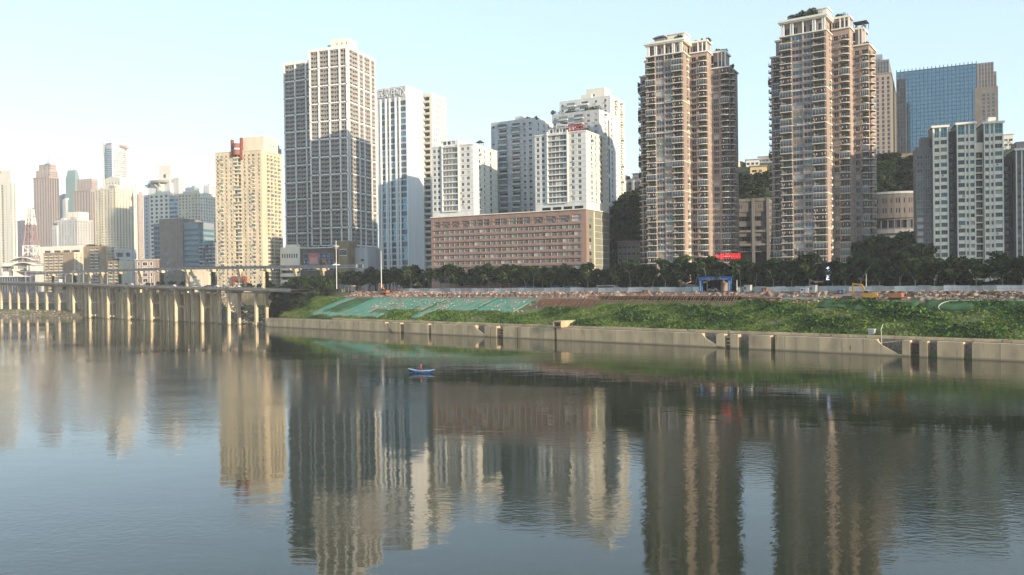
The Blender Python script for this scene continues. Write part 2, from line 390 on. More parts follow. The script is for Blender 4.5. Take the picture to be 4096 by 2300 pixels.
# haze: one closed box of even air round everything
hz = bpy.data.materials.new('haze'); hz.use_nodes = True; hn = hz.node_tree
for n_ in list(hn.nodes):
    if n_.type == 'BSDF_PRINCIPLED': hn.nodes.remove(n_)
pv = hn.nodes.new('ShaderNodeVolumePrincipled'); pv.inputs['Color'].default_value = (0.93, 0.96, 1.0, 1); pv.inputs['Density'].default_value = HAZE
pv.inputs['Anisotropy'].default_value = 0.0
hn.links.new(pv.outputs[0], hn.nodes['Material Output'].inputs['Volume'])
MATS['haze'] = hz
hb = MB(); hb.box(-7000, 7000, -7000, 7000, -4, 262, 'haze')
tag(build(hb, 'haze'), kind='stuff')
# ================================================================== buildings
PROTO = {}
def q5(x): return round(x * 20) / 20
GLASSW = {'res': ['glass_dark'] * 5 + ['glass_mid'] * 4 + ['curtain_white', 'curtain_beige', 'curtain_green', 'glass_blue'],
          'off': ['glass_mid'] * 4 + ['glass_blue'] * 5 + ['glass_dark'] * 2,
          'blue': ['glass_blue'] * 3 + ['glass_sky'] * 2, 'teal': ['glass_teal'], 'sky': ['glass_sky'], 'green': ['glass_green'],
          'dark': ['glass_dark'] * 4 + ['glass_navy', 'glass_mid'],
          'mix': ['glass_dark'] * 4 + ['glass_mid'] * 3 + ['curtain_green', 'curtain_white', 'curtain_green']}
def window_proto(w, h, frame, n, g, bar=.07, cross=0):
    """window in the plane y=0 facing -y, origin bottom centre"""
    key = ('w', q5(w), q5(h), frame, n, g, cross)
    if key in PROTO: return key
    m = MB(); w = q5(w); h = q5(h)
    m.poly([(-w / 2, 0, 0), (w / 2, 0, 0), (w / 2, 0, h), (-w / 2, 0, h)], g)
    if frame:
        t = .06
        m.box(-w / 2, w / 2, -t, -.005, 0, bar, frame, 'kb'); m.box(-w / 2, w / 2, -t, -.005, h - bar, h, frame, 'kt')
        xs = [-w / 2 + w * i / n for i in range(n + 1)]
        for i, x in enumerate(xs):
            x0 = max(-w / 2, x - bar / 2) if i else -w / 2; x1 = min(w / 2, x + bar / 2) if i < n else w / 2
            if i in (0,): x1 = x0 + bar
            if i == n: x0 = x1 - bar
            m.box(x0, x1, -t - .01, -.005, bar, h - bar, frame, 'ktb')
        if cross: m.box(-w / 2 + bar, w / 2 - bar, -t + .01, -.005, h * cross - bar / 2, h * cross + bar / 2, frame, 'k')
    PROTO[key] = m; return key
def ac_proto(v):
    key = ('ac', v)
    if key in PROTO: return key
    m = MB(); m.box(-.42, .42, -.42, 0, 0, .6, 'ac_white'); m.tube((-.08, -.425, .3), (-.08, -.44, .3), .24, .24, 8, 'grey_dark')
    m.box(-.45, .45, -.5, 0, -.06, -.01, 'grey_metal'); PROTO[key] = m; return key
def balcony_proto(w, dp, style, v):
    key = ('b', q5(w), dp, style, v)
    if key in PROTO: return key
    w = q5(w); m = MB(); rs = random.Random(hash((style, v)) % 1000 + v)
    if style == 'parapet':      # solid parapet
        c = 'grid_wall'
        m.box(-w / 2, w / 2, -.12, 0, 0, 1.0, c); m.box(-w / 2, w / 2, -.16, .02, 1.0, 1.06, 'grey_metal')
    elif style in ('white', 'grey', 'cream'):
        c = {'white': 'white_grey', 'grey': 'grey_white', 'cream': 'cream_paint'}[style]
        m.box(-w / 2, w / 2, -dp, 0, -.18, 0, c); m.box(-w / 2, w / 2, -dp, -dp + .12, 0, .75, c)
        m.box(-w / 2, -w / 2 + .12, -dp + .12, 0, 0, .75, c, 'f'); m.box(w / 2 - .12, w / 2, -dp + .12, 0, 0, .75, c, 'f')
        if v in (1, 2):
            g = 'glass_mid' if v == 1 else 'curtain_green'
            m.poly([(-w / 2 + .05, -dp + .06, .75), (w / 2 - .05, -dp + .06, .75), (w / 2 - .05, -dp + .06, 2.3), (-w / 2 + .05, -dp + .06, 2.3)], g)
            k = max(2, int(w / .9))
            for i in range(k + 1):
                x = -w / 2 + .05 + (w - .1) * i / k; m.box(x - .04, x + .04, -dp + .01, -dp + .05, .75, 2.3, 'white_metal')
        else: m.box(-w / 2, w / 2, -dp - .02, -dp + .04, .95, 1.02, 'grey_metal')
    else:                       # open railing on a pale-edged slab; 'round' bulges
        if style == 'round':
            pts = [(-w / 2, 0), (-w / 2, -dp * .6), (-w * .36, -dp * .9), (-w * .15, -dp * 1.1), (w * .15, -dp * 1.1), (w * .36, -dp * .9), (w / 2, -dp * .6), (w / 2, 0)]
        else: pts = [(-w / 2, 0), (-w / 2, -dp), (w / 2, -dp), (w / 2, 0)]
        m.prism(pts, -.20, 0, 'brown_pale'); e = 'cream_paint'
        for (a, b_) in zip(pts[:-1], pts[1:]):
            m.beam((a[0], a[1], -.1), (b_[0], b_[1], -.1), .12, .34, e)
            m.beam((a[0], a[1], 1.05), (b_[0], b_[1], 1.05), .06, .06, 'dark_metal'); m.beam((a[0], a[1], .55), (b_[0], b_[1], .55), .03, .03, 'dark_metal')
            L = math.dist(a, b_); k = max(1, int(L / .45))
            for i in range(k):
                t = i / k; x = a[0] + (b_[0] - a[0]) * t; y = a[1] + (b_[1] - a[1]) * t
                m.box(x - .02, x + .02, y - .02, y + .02, 0, 1.05, 'dark_metal', 'tb')
        if v == 1:
            for i in range(26):
                x = rs.uniform(-w / 2, w / 2); y = -dp * rs.uniform(.75, 1.05); z = rs.uniform(.2, 1.5); r = rs.uniform(.12, .3)
                m.poly([(x - r, y, z - r), (x + r, y + r, z), (x + r * .6, y, z + r), (x - r, y - r * .4, z + r * .5)], rs.choice(['leaf_mid', 'leaf_dark', 'leaf_light']))
        elif v == 2:
            for i in range(5):
                x = -w / 2 + .4 + i * (w - .8) / 4.0; h = rs.uniform(.5, 1.1)
                m.box(x - .18, x + .18, -dp * .55, -dp * .5, 2.1 - h, 2.1, rs.choice(['cloth_white', 'cloth_white', 'cloth_blue', 'cloth_red', 'grey_dark']))
        elif v == 3:
            m.poly([(-w / 2 + .05, -dp + .1, .1), (w / 2 - .05, -dp + .1, .1), (w / 2 - .05, -dp + .1, 2.5), (-w / 2 + .05, -dp + .1, 2.5)], 'glass_mid')
            for i in range(5):
                x = -w / 2 + .05 + (w - .1) * i / 4; m.box(x - .04, x + .04, -dp + .04, -dp + .09, 0, 2.6, 'white_metal')
            m.box(-w / 2, w / 2, -dp + .02, -dp + .08, 2.5, 2.62, 'white_metal')
        elif v == 4:
            for i in range(3): m.box(-w / 2 + .3 + i * .8, -w / 2 + .7 + i * .8, -dp * .7, -dp * .4, 0, rs.uniform(.5, 1.3), rs.choice(['stone_red', 'grey_paint', 'cloth_white']))
    PROTO[key] = m; return key
MESHC = {}
def proto_mesh(key, name):
    if (key, name) not in MESHC: MESHC[(key, name)] = PROTO[key].mesh(name)
    return MESHC[(key, name)]

SPLIT = {'crown_column', 'facade_fin', 'rib', 'pilaster', 'cornice', 'floor_line', 'balcony_row', 'bay', 'column', 'beam', 'slit_window', 'bay_window_frame', 'panel_joint', 'band', 'undercroft_shade', 'parapet_coping', 'base_arcade'}
def pieces(mb):
    par = list(range(len(mb.v)))
    def fd(i):
        while par[i] != i: par[i] = par[par[i]]; i = par[i]
        return i
    for f in mb.f:
        for i in f[1:]: par[fd(i)] = fd(f[0])
    gr = {}
    for f, m in zip(mb.f, mb.m): gr.setdefault(fd(f[0]), []).append((f, m))
    out = []
    for k in sorted(gr):
        q = MB(); mp = {}
        for f, m in gr[k]:
            for i in f:
                if i not in mp: mp[i] = len(q.v); q.v.append(mb.v[i])
            q.f.append(tuple(mp[i] for i in f)); q.m.append(m)
        out.append(q)
    return out
class Building:
    def __init__(s, name, label, cat, X, Y, z0, ang, group=None, seed=1):
        s.e = empty(name, (X, Y, z0), ang, label, cat, group)
        s.X, s.Y, s.z0, s.a = X, Y, z0, ang; s.parts = {}; s.inst = []; s.rnd = random.Random(seed)
        s.ux, s.uy = math.cos(ang), math.sin(ang)
    def part(s, nm): return s.parts.setdefault(nm, [MB()])[0]
    def newpart(s, nm): l = s.parts.setdefault(nm, []); l.append(MB()); return l[-1]
    def world(s, x, y): return s.X + x * s.ux - y * s.uy, s.Y + x * s.uy + y * s.ux
    def local(s, X, Y): dx, dy = X - s.X, Y - s.Y; return dx * s.ux + dy * s.uy, -dx * s.uy + dy * s.ux
    def add(s, nm, key, x, y, z, rz): s.inst.append((nm, key, x, y, z, rz))
    def face(s, p0, p1, z0, z1, m, cols=(), fh=3, zf=None, nf=0, part='wall'):
        L = math.dist(p0, p1); dx, dy = (p1[0] - p0[0]) / L, (p1[1] - p0[1]) / L; ox, oy = dy, -dx
        rz = math.atan2(dy, dx); W = s.part(part)
        if zf is None: zf = z0
        P = lambda u, z, off=0: (p0[0] + dx * u - ox * off, p0[1] + dy * u - oy * off, z)
        Q = lambda a, b, c, d, mm=m: W.poly([P(a, c), P(b, c), P(b, d), P(a, d)], mm)
        u = 0.0
        for c in sorted(cols, key=lambda c: c['u']):
            a, b = c['u'] - c['w'] / 2, c['u'] + c['w'] / 2
            if a < u - 1e-4 or b > L + 1e-4: continue
            if a > u + 1e-4: Q(u, a, z0, z1)
            dpt = c.get('d', .3); z = z0; k0 = c.get('k0', 0); k1 = c.get('k1', nf); mm = c.get('m', m)
            for k in range(k0, k1):
                if c.get('skip') and k in c['skip']: continue
                za = zf + k * fh + c.get('sill', .9); zb = za + c.get('h', 1.5)
                if zb > z1 - .05 or za < z0: continue
                Q(a, b, z, za, mm); z = zb
                W.poly([P(a, za), P(b, za), P(b, za, dpt), P(a, za, dpt)], mm); W.poly([P(a, zb, dpt), P(b, zb, dpt), P(b, zb), P(a, zb)], mm)
                W.poly([P(a, za, dpt), P(a, zb, dpt), P(a, zb), P(a, za)], mm); W.poly([P(b, za), P(b, zb), P(b, zb, dpt), P(b, za, dpt)], mm)
                g = s.rnd.choice(GLASSW[c.get('g', 'res')])
                x, y, _ = P(c['u'], 0, dpt); hh = zb - za; ww = b - a
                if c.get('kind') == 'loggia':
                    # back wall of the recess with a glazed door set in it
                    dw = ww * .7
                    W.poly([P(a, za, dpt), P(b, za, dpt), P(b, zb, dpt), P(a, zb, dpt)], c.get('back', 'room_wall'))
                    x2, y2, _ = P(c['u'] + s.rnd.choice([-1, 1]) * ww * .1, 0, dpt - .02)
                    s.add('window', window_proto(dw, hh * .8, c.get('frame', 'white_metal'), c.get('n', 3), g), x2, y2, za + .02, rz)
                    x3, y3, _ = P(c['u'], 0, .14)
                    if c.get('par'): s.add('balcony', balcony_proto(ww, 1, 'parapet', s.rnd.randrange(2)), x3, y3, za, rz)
                else:
                    s.add(c.get('name', 'window'), window_proto(ww, hh, c.get('frame', 'white_metal'), c.get('n', 2), g, cross=c.get('cross', 0)), x, y, za, rz)
                if c.get('bal'):
                    bs, bd = c['bal'][:2]; bw = c['bal'][2] if len(c['bal']) > 2 else ww + .5
                    x4, y4, _ = P(c['u'], 0, 0)
                    if s.rnd.random() > c.get('balskip', 0):
                        s.add('balcony', balcony_proto(bw, bd, bs, s.rnd.choice([0, 1, 2, 3, 4, 0, 1, 3, 4, 2] if bs in ('rail', 'round') else [0, 0, 1, 2, 0])), x4, y4, za, rz)
                if c.get('ac', 0) > s.rnd.random():
                    x5, y5, _ = P(c['u'] + s.rnd.uniform(-.3, .3) * ww, 0, 0); s.add('air_conditioner', ac_proto(0), x5, y5, za - .75, rz)
            Q(a, b, z, z1, mm); u = b
        if u < L - 1e-4: Q(u, L, z0, z1)
        return P
    def roof(s, pts, z, m='roof_grey'): s.part('roof').poly([(p[0], p[1], z) for p in pts], m)
    def vol(s, x0, x1, y0, y1, z0, z1, m, front=None, side=None, left=None, back=None, fh=3, zf=None, nf=0, roof='roof_grey', parapet=.9, part='wall', sm=None):
        """box volume, the faces carry window columns"""
        P = [(x0, y0), (x1, y0), (x1, y1), (x0, y1)]
        for (a, b, cols, mm) in ((P[0], P[1], front, m), (P[1], P[2], side, sm or m), (P[2], P[3], back, m), (P[3], P[0], left, m)):
            s.face(a, b, z0, z1, mm, cols or (), fh, zf, nf, part)
        s.roof([(x0 + .02, y0 + .02), (x1 - .02, y0 + .02), (x1 - .02, y1 - .02), (x0 + .02, y1 - .02)], z1 - parapet, roof)
    def ring(s, x0, x1, y0, y1, z, h, out, m, part='cornice'):
        W = s.part(part)
        W.box(x0 - out, x1 + out, y0 - out, y0 + .05, z, z + h, m); W.box(x0 - out, x1 + out, y1 - .05, y1 + out, z, z + h, m)
        W.box(x0 - out, x0 + .05, y0 + .05, y1 - .05, z, z + h, m, 'fk'); W.box(x1 - .05, x1 + out, y0 + .05, y1 - .05, z, z + h, m, 'fk')
    def finish(s, cap=100):
        for nm, l in s.parts.items():
            for mb in l:
                if not mb.f: continue
                if nm in SPLIT:
                    pcs = pieces(mb)
                    for q in pcs[:100]: build(q, nm, s.e)
                    if pcs[100:]:
                        m = MB()
                        for q in pcs[100:]: m.merge(q)
                        build(m, nm, s.e)['kind'] = 'stuff'
                else: build(mb, nm, s.e)
        groups = {}
        for it in s.inst: groups.setdefault(it[0], []).append(it)
        for nm, l in groups.items():
            def score(it):
                _, key, x, y, z, rz = it
                X, Y = s.world(x, y); fx, fy = math.sin(s.a + rz), -math.cos(s.a + rz)
                D = math.hypot(X, Y); f = -(X * fx + Y * fy) / D
                px = X / Y
                sz = (key[1] * key[2] if key[0] == 'w' else (key[1] * 2 if key[0] == 'b' else .5))
                v = sz * max(f, 0) / D / D
                if abs(px) > .615: v *= .01
                if s.z0 + z < 27: v *= .2
                return -v
            l.sort(key=score)
            for it in l[:cap]: link(nm, proto_mesh(it[1], nm), s.e, it[2:5], it[5])
            if l[cap:]:
                m = MB()
                for it in l[cap:]: m.merge(PROTO[it[1]], it[2], it[3], it[4], it[5])
                o = build(m, nm, s.e); o['kind'] = 'stuff'
        return s.e

def rect(x1, x2, x3, ytop, D, deg, W=None):
    """ground rectangle from the three roof corners seen: front-left, near corner, far right. Returns near corner X,Y, front length, depth"""
    a = R(deg); ux, uy = math.cos(a), math.sin(a); nx, ny = -uy, ux
    tx, tz = ray(x2, ytop); cx, cy = tx * D, D; zt = CAMZ + tz * D
    t1, _ = ray(x1, ytop); L = (cx - t1 * cy) / (ux - t1 * uy)
    if x3 is not None:
        t3, _ = ray(x3, ytop); W = (t3 * cy - cx) / (nx - t3 * ny)
    return cx, cy, L, W, zt, a
def cols(L, fr, w, **k): return [dict(u=L * f, w=w, **k) for f in fr]
def even(L, cnt, w, m0=.0, /, **k):
    st = (L - 2 * m0) / cnt; return [dict(u=m0 + st * (i + .5), w=w, **k) for i in range(cnt)]
def floors(z0, zt, fh, top=.8): return int((zt - top - z0) / fh)
def start(name, label, cat, x1, x2, x3, ytop, D, deg, z0=18.2, W=None, seed=1, group=None):
    cx, cy, L, W, zt, a = rect(x1, x2, x3, ytop, D, deg, W)
    X, Y = cx - L * math.cos(a), cy - L * math.sin(a)
    b_ = Building(name, label, cat, X, Y, z0, a, group, seed)
    return b_, L, W, zt - z0
def roof_plants(b_, x0, x1, y0, y1, z, n, r=1.6, name='roof_garden'):
    pts = []; 
    for i in range(n):
        c = (rng.uniform(x0, x1), rng.uniform(y0, y1), z + r * .6, r * rng.uniform(.6, 1.2), r * rng.uniform(.6, 1.1)); pts.append(c)
    P_, l_ = crown_points(pts, 60, .3); mi = rng.integers(0, 3, len(P_))
    link(name, leaf_mesh(name, P_, rng.uniform(.18, .42, len(P_)), ['leaf_dark', 'leaf_mid', 'leaf_light'], mi), b_.e)

# ---- beige tower with the red crown
b, L, W, H = start('apartment_tower', 'beige residential tower with a red rooftop crown, directly behind the monorail', 'tower', 860, 1045, 1127, 600, 585, -17, seed=3)
fh = 2.78; nf = int((H - 2.2) / fh); zf = H - 2.0 - nf * fh
fr = cols(L, [.05, .235, .335, .635, .73, .94], 1.5, frame='white_metal', n=2, h=1.5, ac=.75, d=.25) + cols(L, [.135, .82], 2.3, h=1.7, n=3, ac=.6, bal=('cream', .6, 2.6), sill=.7, d=.3, balskip=.3) \
    + cols(L, [.44, .52], 2.6, kind='loggia', d=1.2, sill=.15, h=2.3, bal=('cream', .5, 3.0), balskip=.15)
sd = cols(W, [.30, .48], 2.4, kind='loggia', d=.9, sill=.15, h=2.2, bal=('cream', .8, 3.0), ac=.5) + cols(W, [.66, .84], 2.2, kind='loggia', d=.8, sill=.15, h=2.2, bal=('cream', .7, 2.8), ac=.5)
b.vol(0, L, 0, W, 0, H, 'beige_paint', fr, sd, None, None, fh, zf, nf, roof='roof_light')
b.ring(0, L, 0, W, H, .35, .35, 'cream_light')
b.vol(L * .50, L * .98, 4, W - 4, H - .9, H + 10.5, 'cream_paint', None, cols(W - 8, [.3, .5, .7], 1.2, h=1.2, k0=1, k1=2, sill=2.2), fh=3, nf=3, roof='roof_light', part='penthouse')
m = b.newpart('rooftop_crown'); x0 = L * .36; x1 = L * .60
m.box(x0, x0 + 1.6, -1.0, 1.0, H - 4, H + 8.5, 'red_paint'); m.box(x1 - 1.6, x1, -1.0, 1.0, H - 6, H + 9.5, 'red_paint')
for k in range(10):
    t0, t1 = k / 10, (k + 1) / 10; f = lambda t: -.8 - 2.2 * math.sin(math.pi * t)
    for (za, zb) in ((-2.5, 1.2), (2.4, 5.6)):
        xa, xb = x0 + 1.6 + (x1 - x0 - 3.2) * t0, x0 + 1.6 + (x1 - x0 - 3.2) * t1
        m.poly([(xa, f(t0), H + za), (xb, f(t1), H + za), (xb, f(t1), H + zb), (xa, f(t0), H + zb)], 'red_paint')
        m.poly([(xa, f(t0), H + zb), (xb, f(t1), H + zb), (xb, f(t1) + .6, H + zb), (xa, f(t0) + .6, H + zb)], 'red_paint')
        m.poly([(xa, f(t0), H + za), (xb, f(t1), H + za), (xb, f(t1) + .6, H + za), (xa, f(t0) + .6, H + za)], 'red_paint')
m = b.newpart('entrance_canopy'); m.box(L * .36, L * .66, -2.2, -.02, 8.5, 11.5, 'red_paint'); m.box(L * .36, L * .40, -2.0, -.02, 5.5, 8.5, 'red_paint'); m.box(L * .62, L * .66, -2.0, -.02, 5.5, 8.5, 'red_paint')
b.finish()

# ---- the grid-faced twin towers
def grid_tower(b, L, W, H, x0, y0, x1, y1, fpiers, spiers, fh, nf, zf, bay):
    """piers given as fractions; between them recessed loggias and windows"""
    def face_cols(Ln, piers):
        out = []
        for a, c in zip(piers[:-1], piers[1:]):
            wd = (c - a) * Ln - .9; u0 = a * Ln + .45
            if wd > 5.5:
                out += [dict(u=u0 + wd * .22, w=wd * .36, kind='loggia', d=1.2, sill=.15, h=2.5, par=1, back='room_wall'), dict(u=u0 + wd * .54, w=wd * .18, sill=.7, h=1.8, g='dark', d=.35, frame='grey_metal', n=1), dict(u=u0 + wd * .81, w=wd * .3, kind='loggia', d=1.2, sill=.15, h=2.5, par=1)]
            elif wd > 2.4:
                out += [dict(u=u0 + wd * .3, w=wd * .5, kind='loggia', d=1.2, sill=.15, h=2.5, par=1), dict(u=u0 + wd * .8, w=wd * .3, sill=.7, h=1.8, g='dark', d=.35, frame='grey_metal', n=1)]
            else: out += [dict(u=u0 + wd / 2, w=wd * .8, sill=.7, h=1.8, g='dark', d=.3, frame='grey_metal', n=1)]
        return out
    Lx, Ly = x1 - x0, y1 - y0
    b.vol(x0, x1, y0, y1, 0, H, 'grid_wall', face_cols(Lx, fpiers), face_cols(Ly, spiers), None, None, fh, zf, nf)
    G = b.part('facade_grid')
    for p in fpiers:
        u = x0 + p * Lx; G.box(u - .55, u + .55, y0 - .75, y0 - .005, 0, H + .4, 'white_paint')
    for p in spiers:
        u = y0 + p * Ly; G.box(x1 + .005, x1 + .75, u - .55, u + .55, 0, H + .4, 'white_paint')
    k = 0; z = H - 1.3
    while z > 6:
        h_ = 2.2 if k == 0 else .95
        G.box(x0 - .3, x1 + .62, y0 - .62, y0 - .008, z, z + h_, 'white_paint'); G.box(x1 + .008, x1 + .62, y0 + .01, y1, z, z + h_, 'white_paint')
        for p in fpiers:
            if k: u = x0 + p * Lx; G.box(u - .45, u + .45, y0 - .80, y0 - .76, z - .05, z + .98, 'grey_brown')
        for p in spiers:
            if k: u = y0 + p * Ly; G.box(x1 + .76, x1 + .80, u - .45, u + .45, z - .05, z + .98, 'grey_brown')
        k += 1; z -= bay
b, L, W, H = start('grid_tower', 'tall grey apartment tower under a white facade grid, taller of the pair', 'tower', 1236, 1388, 1500, 186, 640, -19, seed=5)
fh = 3.43; nf = int((H - 1.4) / fh); zf = H - 1.4 - nf * fh
grid_tower(b, L, W, H, 0, 0, L, W, [.015, .25, .53, .80, .985], [.03, .37, .55, .80, .97], fh, nf, zf, fh * 4)
b.vol(L * .52, L * .99, 3, 16, H - .9, H + 7.5, 'cream_light', cols(L * .47, [.35, .62, .88], 1.0, h=1.8, k0=1, k1=2, sill=1.6), None, fh=2.2, nf=3, part='penthouse', roof='roof_light')
b.vol(L * .40, L * .52, 5, 14, H - .9, H + 4.5, 'white_grey', part='penthouse', roof='roof_light')
b.finish()
b, L, W, H = start('grid_tower', 'grey apartment tower under a white facade grid, lower one behind the taller', 'tower', 1134, 1262, None, 240, 670, -24, W=30, seed=6)
fh = 3.43; nf = int((H - 1.4) / fh); zf = H - 1.4 - nf * fh
grid_tower(b, L, W, H, 0, 0, L, W, [.02, .36, .70, .98], [.5], fh, nf, zf, fh * 4)
# chamfered bay of small balconies on the left corner
for k in range(nf):
    b.add('balcony', balcony_proto(2.0, .8, 'grey', k % 3), -1.35, 4.5, zf + k * fh, R(-38))
b.face((-3.2, 7.5), (0, 2.0), 0, H - 1, 'grey_paint', [dict(u=3.2, w=1.6, sill=.3, h=2.1, d=.4, g='dark')], fh, zf, nf)
b.face((-3.2, 18), (-3.2, 7.5), 0, H - 1, 'grey_paint'); b.roof([(-3.2, 7.5), (0, 2.0), (0, 18), (-3.2, 18)], H - 1)
b.ring(0, L, 0, W, H, .5, .4, 'white_paint')
b.vol(L * .3, L * .52, 6, 14, H - .9, H + 3, 'white_grey', part='penthouse'); b.finish()

# ---- white office tower with the sign, and its lower wing
b, L, W, H = start('office_tower', 'white office tower with blue glass strips between slim fins and a rooftop name sign', 'tower', 1508, 1625, 1689, 341, 565, -26, seed=8)
fh = 4.16; nf = int((H - 9.5) / fh); zf = H - 9.2 - nf * fh
fr = [dict(u=L * f, w=L * w_, sill=.35, h=3.1, d=.5, n=n_, cross=.75, g='blue', frame='grey_metal', m='grey_white') for f, w_, n_ in ((.07, .03, 1), (.21, .13, 2), (.365, .035, 1), (.535, .19, 3), (.70, .035, 1), (.875, .19, 3))]
b.vol(0, L, 0, W, 0, H, 'white_paint', fr, None, None, None, fh, zf, nf, roof='roof_light', sm='white_paint')
G = b.part('facade_fin')
for f in (.115, .295, .435, .63, .77): G.box(L * f - .38, L * f + .38, -.9, -.005, 9, H - 7.5, 'white_paint')
for f in (.012, .035): G.box(L * f - .12, L * f + .12, -.7, -.005, 9, H - 7.5, 'white_paint')
G = b.part('sign_band'); G.box(.2, L - .8, -.25, -.004, H - 7.4, H - .6, 'grey_white')
G = b.part('base_arcade'); G.box(-1.5, L + .8, -2.2, -.006, 5.6, 9.0, 'cream_light')
for i in range(9): G.box(-.9 + i * (L + .8) / 8.5 - .4, -.9 + i * (L + .8) / 8.5 + .4, -2.0, -1.0, 0, 5.6, 'white_paint', 'tb')
off_b = b; offL, offW, offH = L, W, H
b.finish()
def text_mesh(txt, size, depth):
    cu = bpy.data.curves.new('txt', 'FONT'); cu.body = txt; cu.size = size; cu.extrude = depth; cu.offset = 0.0; cu.resolution_u = 3
    o = bpy.data.objects.new('txt', cu); COL.objects.link(o)
    dg = bpy.context.evaluated_depsgraph_get(); me_ = bpy.data.meshes.new_from_object(o.evaluated_get(dg))
    bpy.data.objects.remove(o); return me_
def sign_text(txt, name, parent, w_total, h, material, x0, y0, z0, rz=0.0, bold=0.0, vertical=False, partname='character'):
    """each character is a part; laid left to right from (x0,y0,z0) in the parent's frame"""
    n = len(txt)
    for i, ch in enumerate(txt):
        me_ = text_mesh(ch, 1.0, .06)
        co = np.array([v.co[:] for v in me_.vertices]); mn, mx = co.min(0), co.max(0)
        cw = (w_total / n if not vertical else w_total) * .86; sx = cw / (mx[0] - mn[0]); sy = h / (mx[1] - mn[1])
        if ch in '丁卜': sx = sx
        for v in me_.vertices:
            x = (v.co.x - mn[0]) * sx; y = (v.co.y - mn[1]) * sy; z = v.co.z
            v.co = (x, -z * 3, y)
        me_.materials.clear(); me_.materials.append(MATS[material])
        if vertical: px_, pz_ = x0, z0 - i * h * 1.22
        else: px_, pz_ = x0 + i * w_total / n, z0
        o = link(partname, me_, parent, (px_, y0, pz_), rz)
        if bold:
            md = o.modifiers.new('thick', 'SOLIDIFY'); md.thickness = bold; md.offset = 1
sg = empty('rooftop_sign', (off_b.world(0, 0)[0], off_b.world(0, 0)[1], off_b.z0 + offH), off_b.a, 'white four-character name sign along the top edge of the white office tower', 'sign')
sign_text('远见中心', 's', sg, offL * .98, 5.6, 'letter_white', .3, -.75, -6.8, bold=.10)
mb_ = MB()
for i in range(9): mb_.box(.8 + i * (offL - 2) / 8, .95 + i * (offL - 2) / 8, -.60, -.27, -6.2, -1.0, 'grey_metal')
build(mb_, 'bracket', sg)
b, L, W, H = start('office_wing', 'white lower wing with stacked balconies and tiny windows, right of the white office tower', 'building', 1686, 1727, 1784, 371, 588, -26, seed=9)
fh = 4.16; nf = int((H - 1.4) / fh); zf = H - 1.4 - nf * fh
b.vol(0, L, 0, W, 0, H, 'cream_light', [dict(u=L * .45, w=L * .62, kind='loggia', d=1.8, sill=.5, h=2.7, back='grey_paint')], [dict(u=W * (.14 + .155 * i), w=1.0, sill=.9, h=2.0, g='dark', d=.25, frame=None) for i in range(6)], None, None, fh, zf, nf, roof='roof_light')
b.finish()

# ---- terracotta block
b, L, W, H = start('terracotta_block', 'long terracotta office block with strip windows and a pale panelled end wall', 'building', 1723, 2343, 2436, 836, 410, -29, seed=10)
terr = b; tH = H
fh = 3.34; zt_ = H - 2.0; nf = int((zt_ - 5.2) / fh); zf = zt_ - 5.0 - nf * fh
nb = 27; bw = (L - 5.0) / nb; Ltop = zt_ - 5.0
strip = []
for i in range(nb):
    u = 1.9 + bw * (i + .5)
    strip.append(dict(u=u, w=bw - .12, sill=1.15, h=2.0, d=.45, n=4, g='mix', frame='white_metal', cross=.62))
b.face((0, 0), (L, 0), 0, Ltop, 'terracotta', strip, fh, zf, nf)
top = []
def grp(f0, f1, n_):
    a_, c_ = f0 * L, f1 * L; w_ = (c_ - a_) / n_
    for i in range(n_): top.append(dict(u=a_ + w_ * (i + .5), w=w_ - .15, sill=1.3, h=3.3, d=.5, n=4, g='mix', frame='white_metal', cross=.55))
grp(.018, .062, 1); grp(.275, .40, 3); grp(.43, .515, 2); grp(.53, .662, 3); grp(.918, .972, 1)
ARCH = [(.075, .13), (.142, .197), (.21, .265), (.68, .742), (.757, .822), (.838, .903)]
for a_, c_ in ARCH: top.append(dict(u=(a_ + c_) / 2 * L, w=(c_ - a_) * L, sill=1.0, h=3.4, d=.6, n=7, g='dark', frame='white_metal', cross=.5))
b.face((0, 0), (L, 0), Ltop, H, 'terracotta', top, 5, Ltop, 1)
for a_, c_ in ARCH:
    m = b.newpart('window_arch'); cx_ = (a_ + c_) / 2 * L; r = (c_ - a_) * L / 2 - .1
    for k in range(12):
        t0, t1 = math.pi * k / 12, math.pi * (k + 1) / 12
        m.poly([(cx_ + r * math.cos(t0), .12, Ltop + 1.0 + r * .95 * math.sin(t0)), (cx_ + (r - .5) * math.cos(t0), .12, Ltop + 1.0 + (r - .5) * .95 * math.sin(t0)), (cx_ + (r - .5) * math.cos(t1), .12, Ltop + 1.0 + (r - .5) * .95 * math.sin(t1)), (cx_ + r * math.cos(t1), .12, Ltop + 1.0 + r * .95 * math.sin(t1))], 'pink_stone')
b.face((L, 0), (L, W), 0, H, 'olive_panel', [dict(u=W * .175, w=2.6, sill=1.0, h=2.0, d=.25, n=2, g='mix', frame='grey_metal')], fh, zf, nf + 1)
b.face((L, W), (0, W), 0, H, 'olive_panel'); b.face((0, W), (0, 0), 0, H, 'terracotta_dark'); b.roof([(0, 0), (L, 0), (L, W), (0, W)], H - .9, 'roof_light')
m = b.newpart('corner_pilaster'); m.box(L + .005, L + .12, .05, W * .085, 0, H - .5, 'terracotta'); 
m = b.newpart('plaster_strip'); m.box(L + .004, L + .09, W * .32, W * .36, 0, H - .6, 'cream_paint')
m = b.newpart('panel_joint')
for k in range(nf + 1): m.box(L + .004, L + .06, W * .36 + .02, W - .1, zf + k * fh + 3.0, zf + k * fh + 3.16, 'cream_light')
m.box(L + .065, L + .10, W * .66, W * .67, 0, H - .6, 'cream_light')
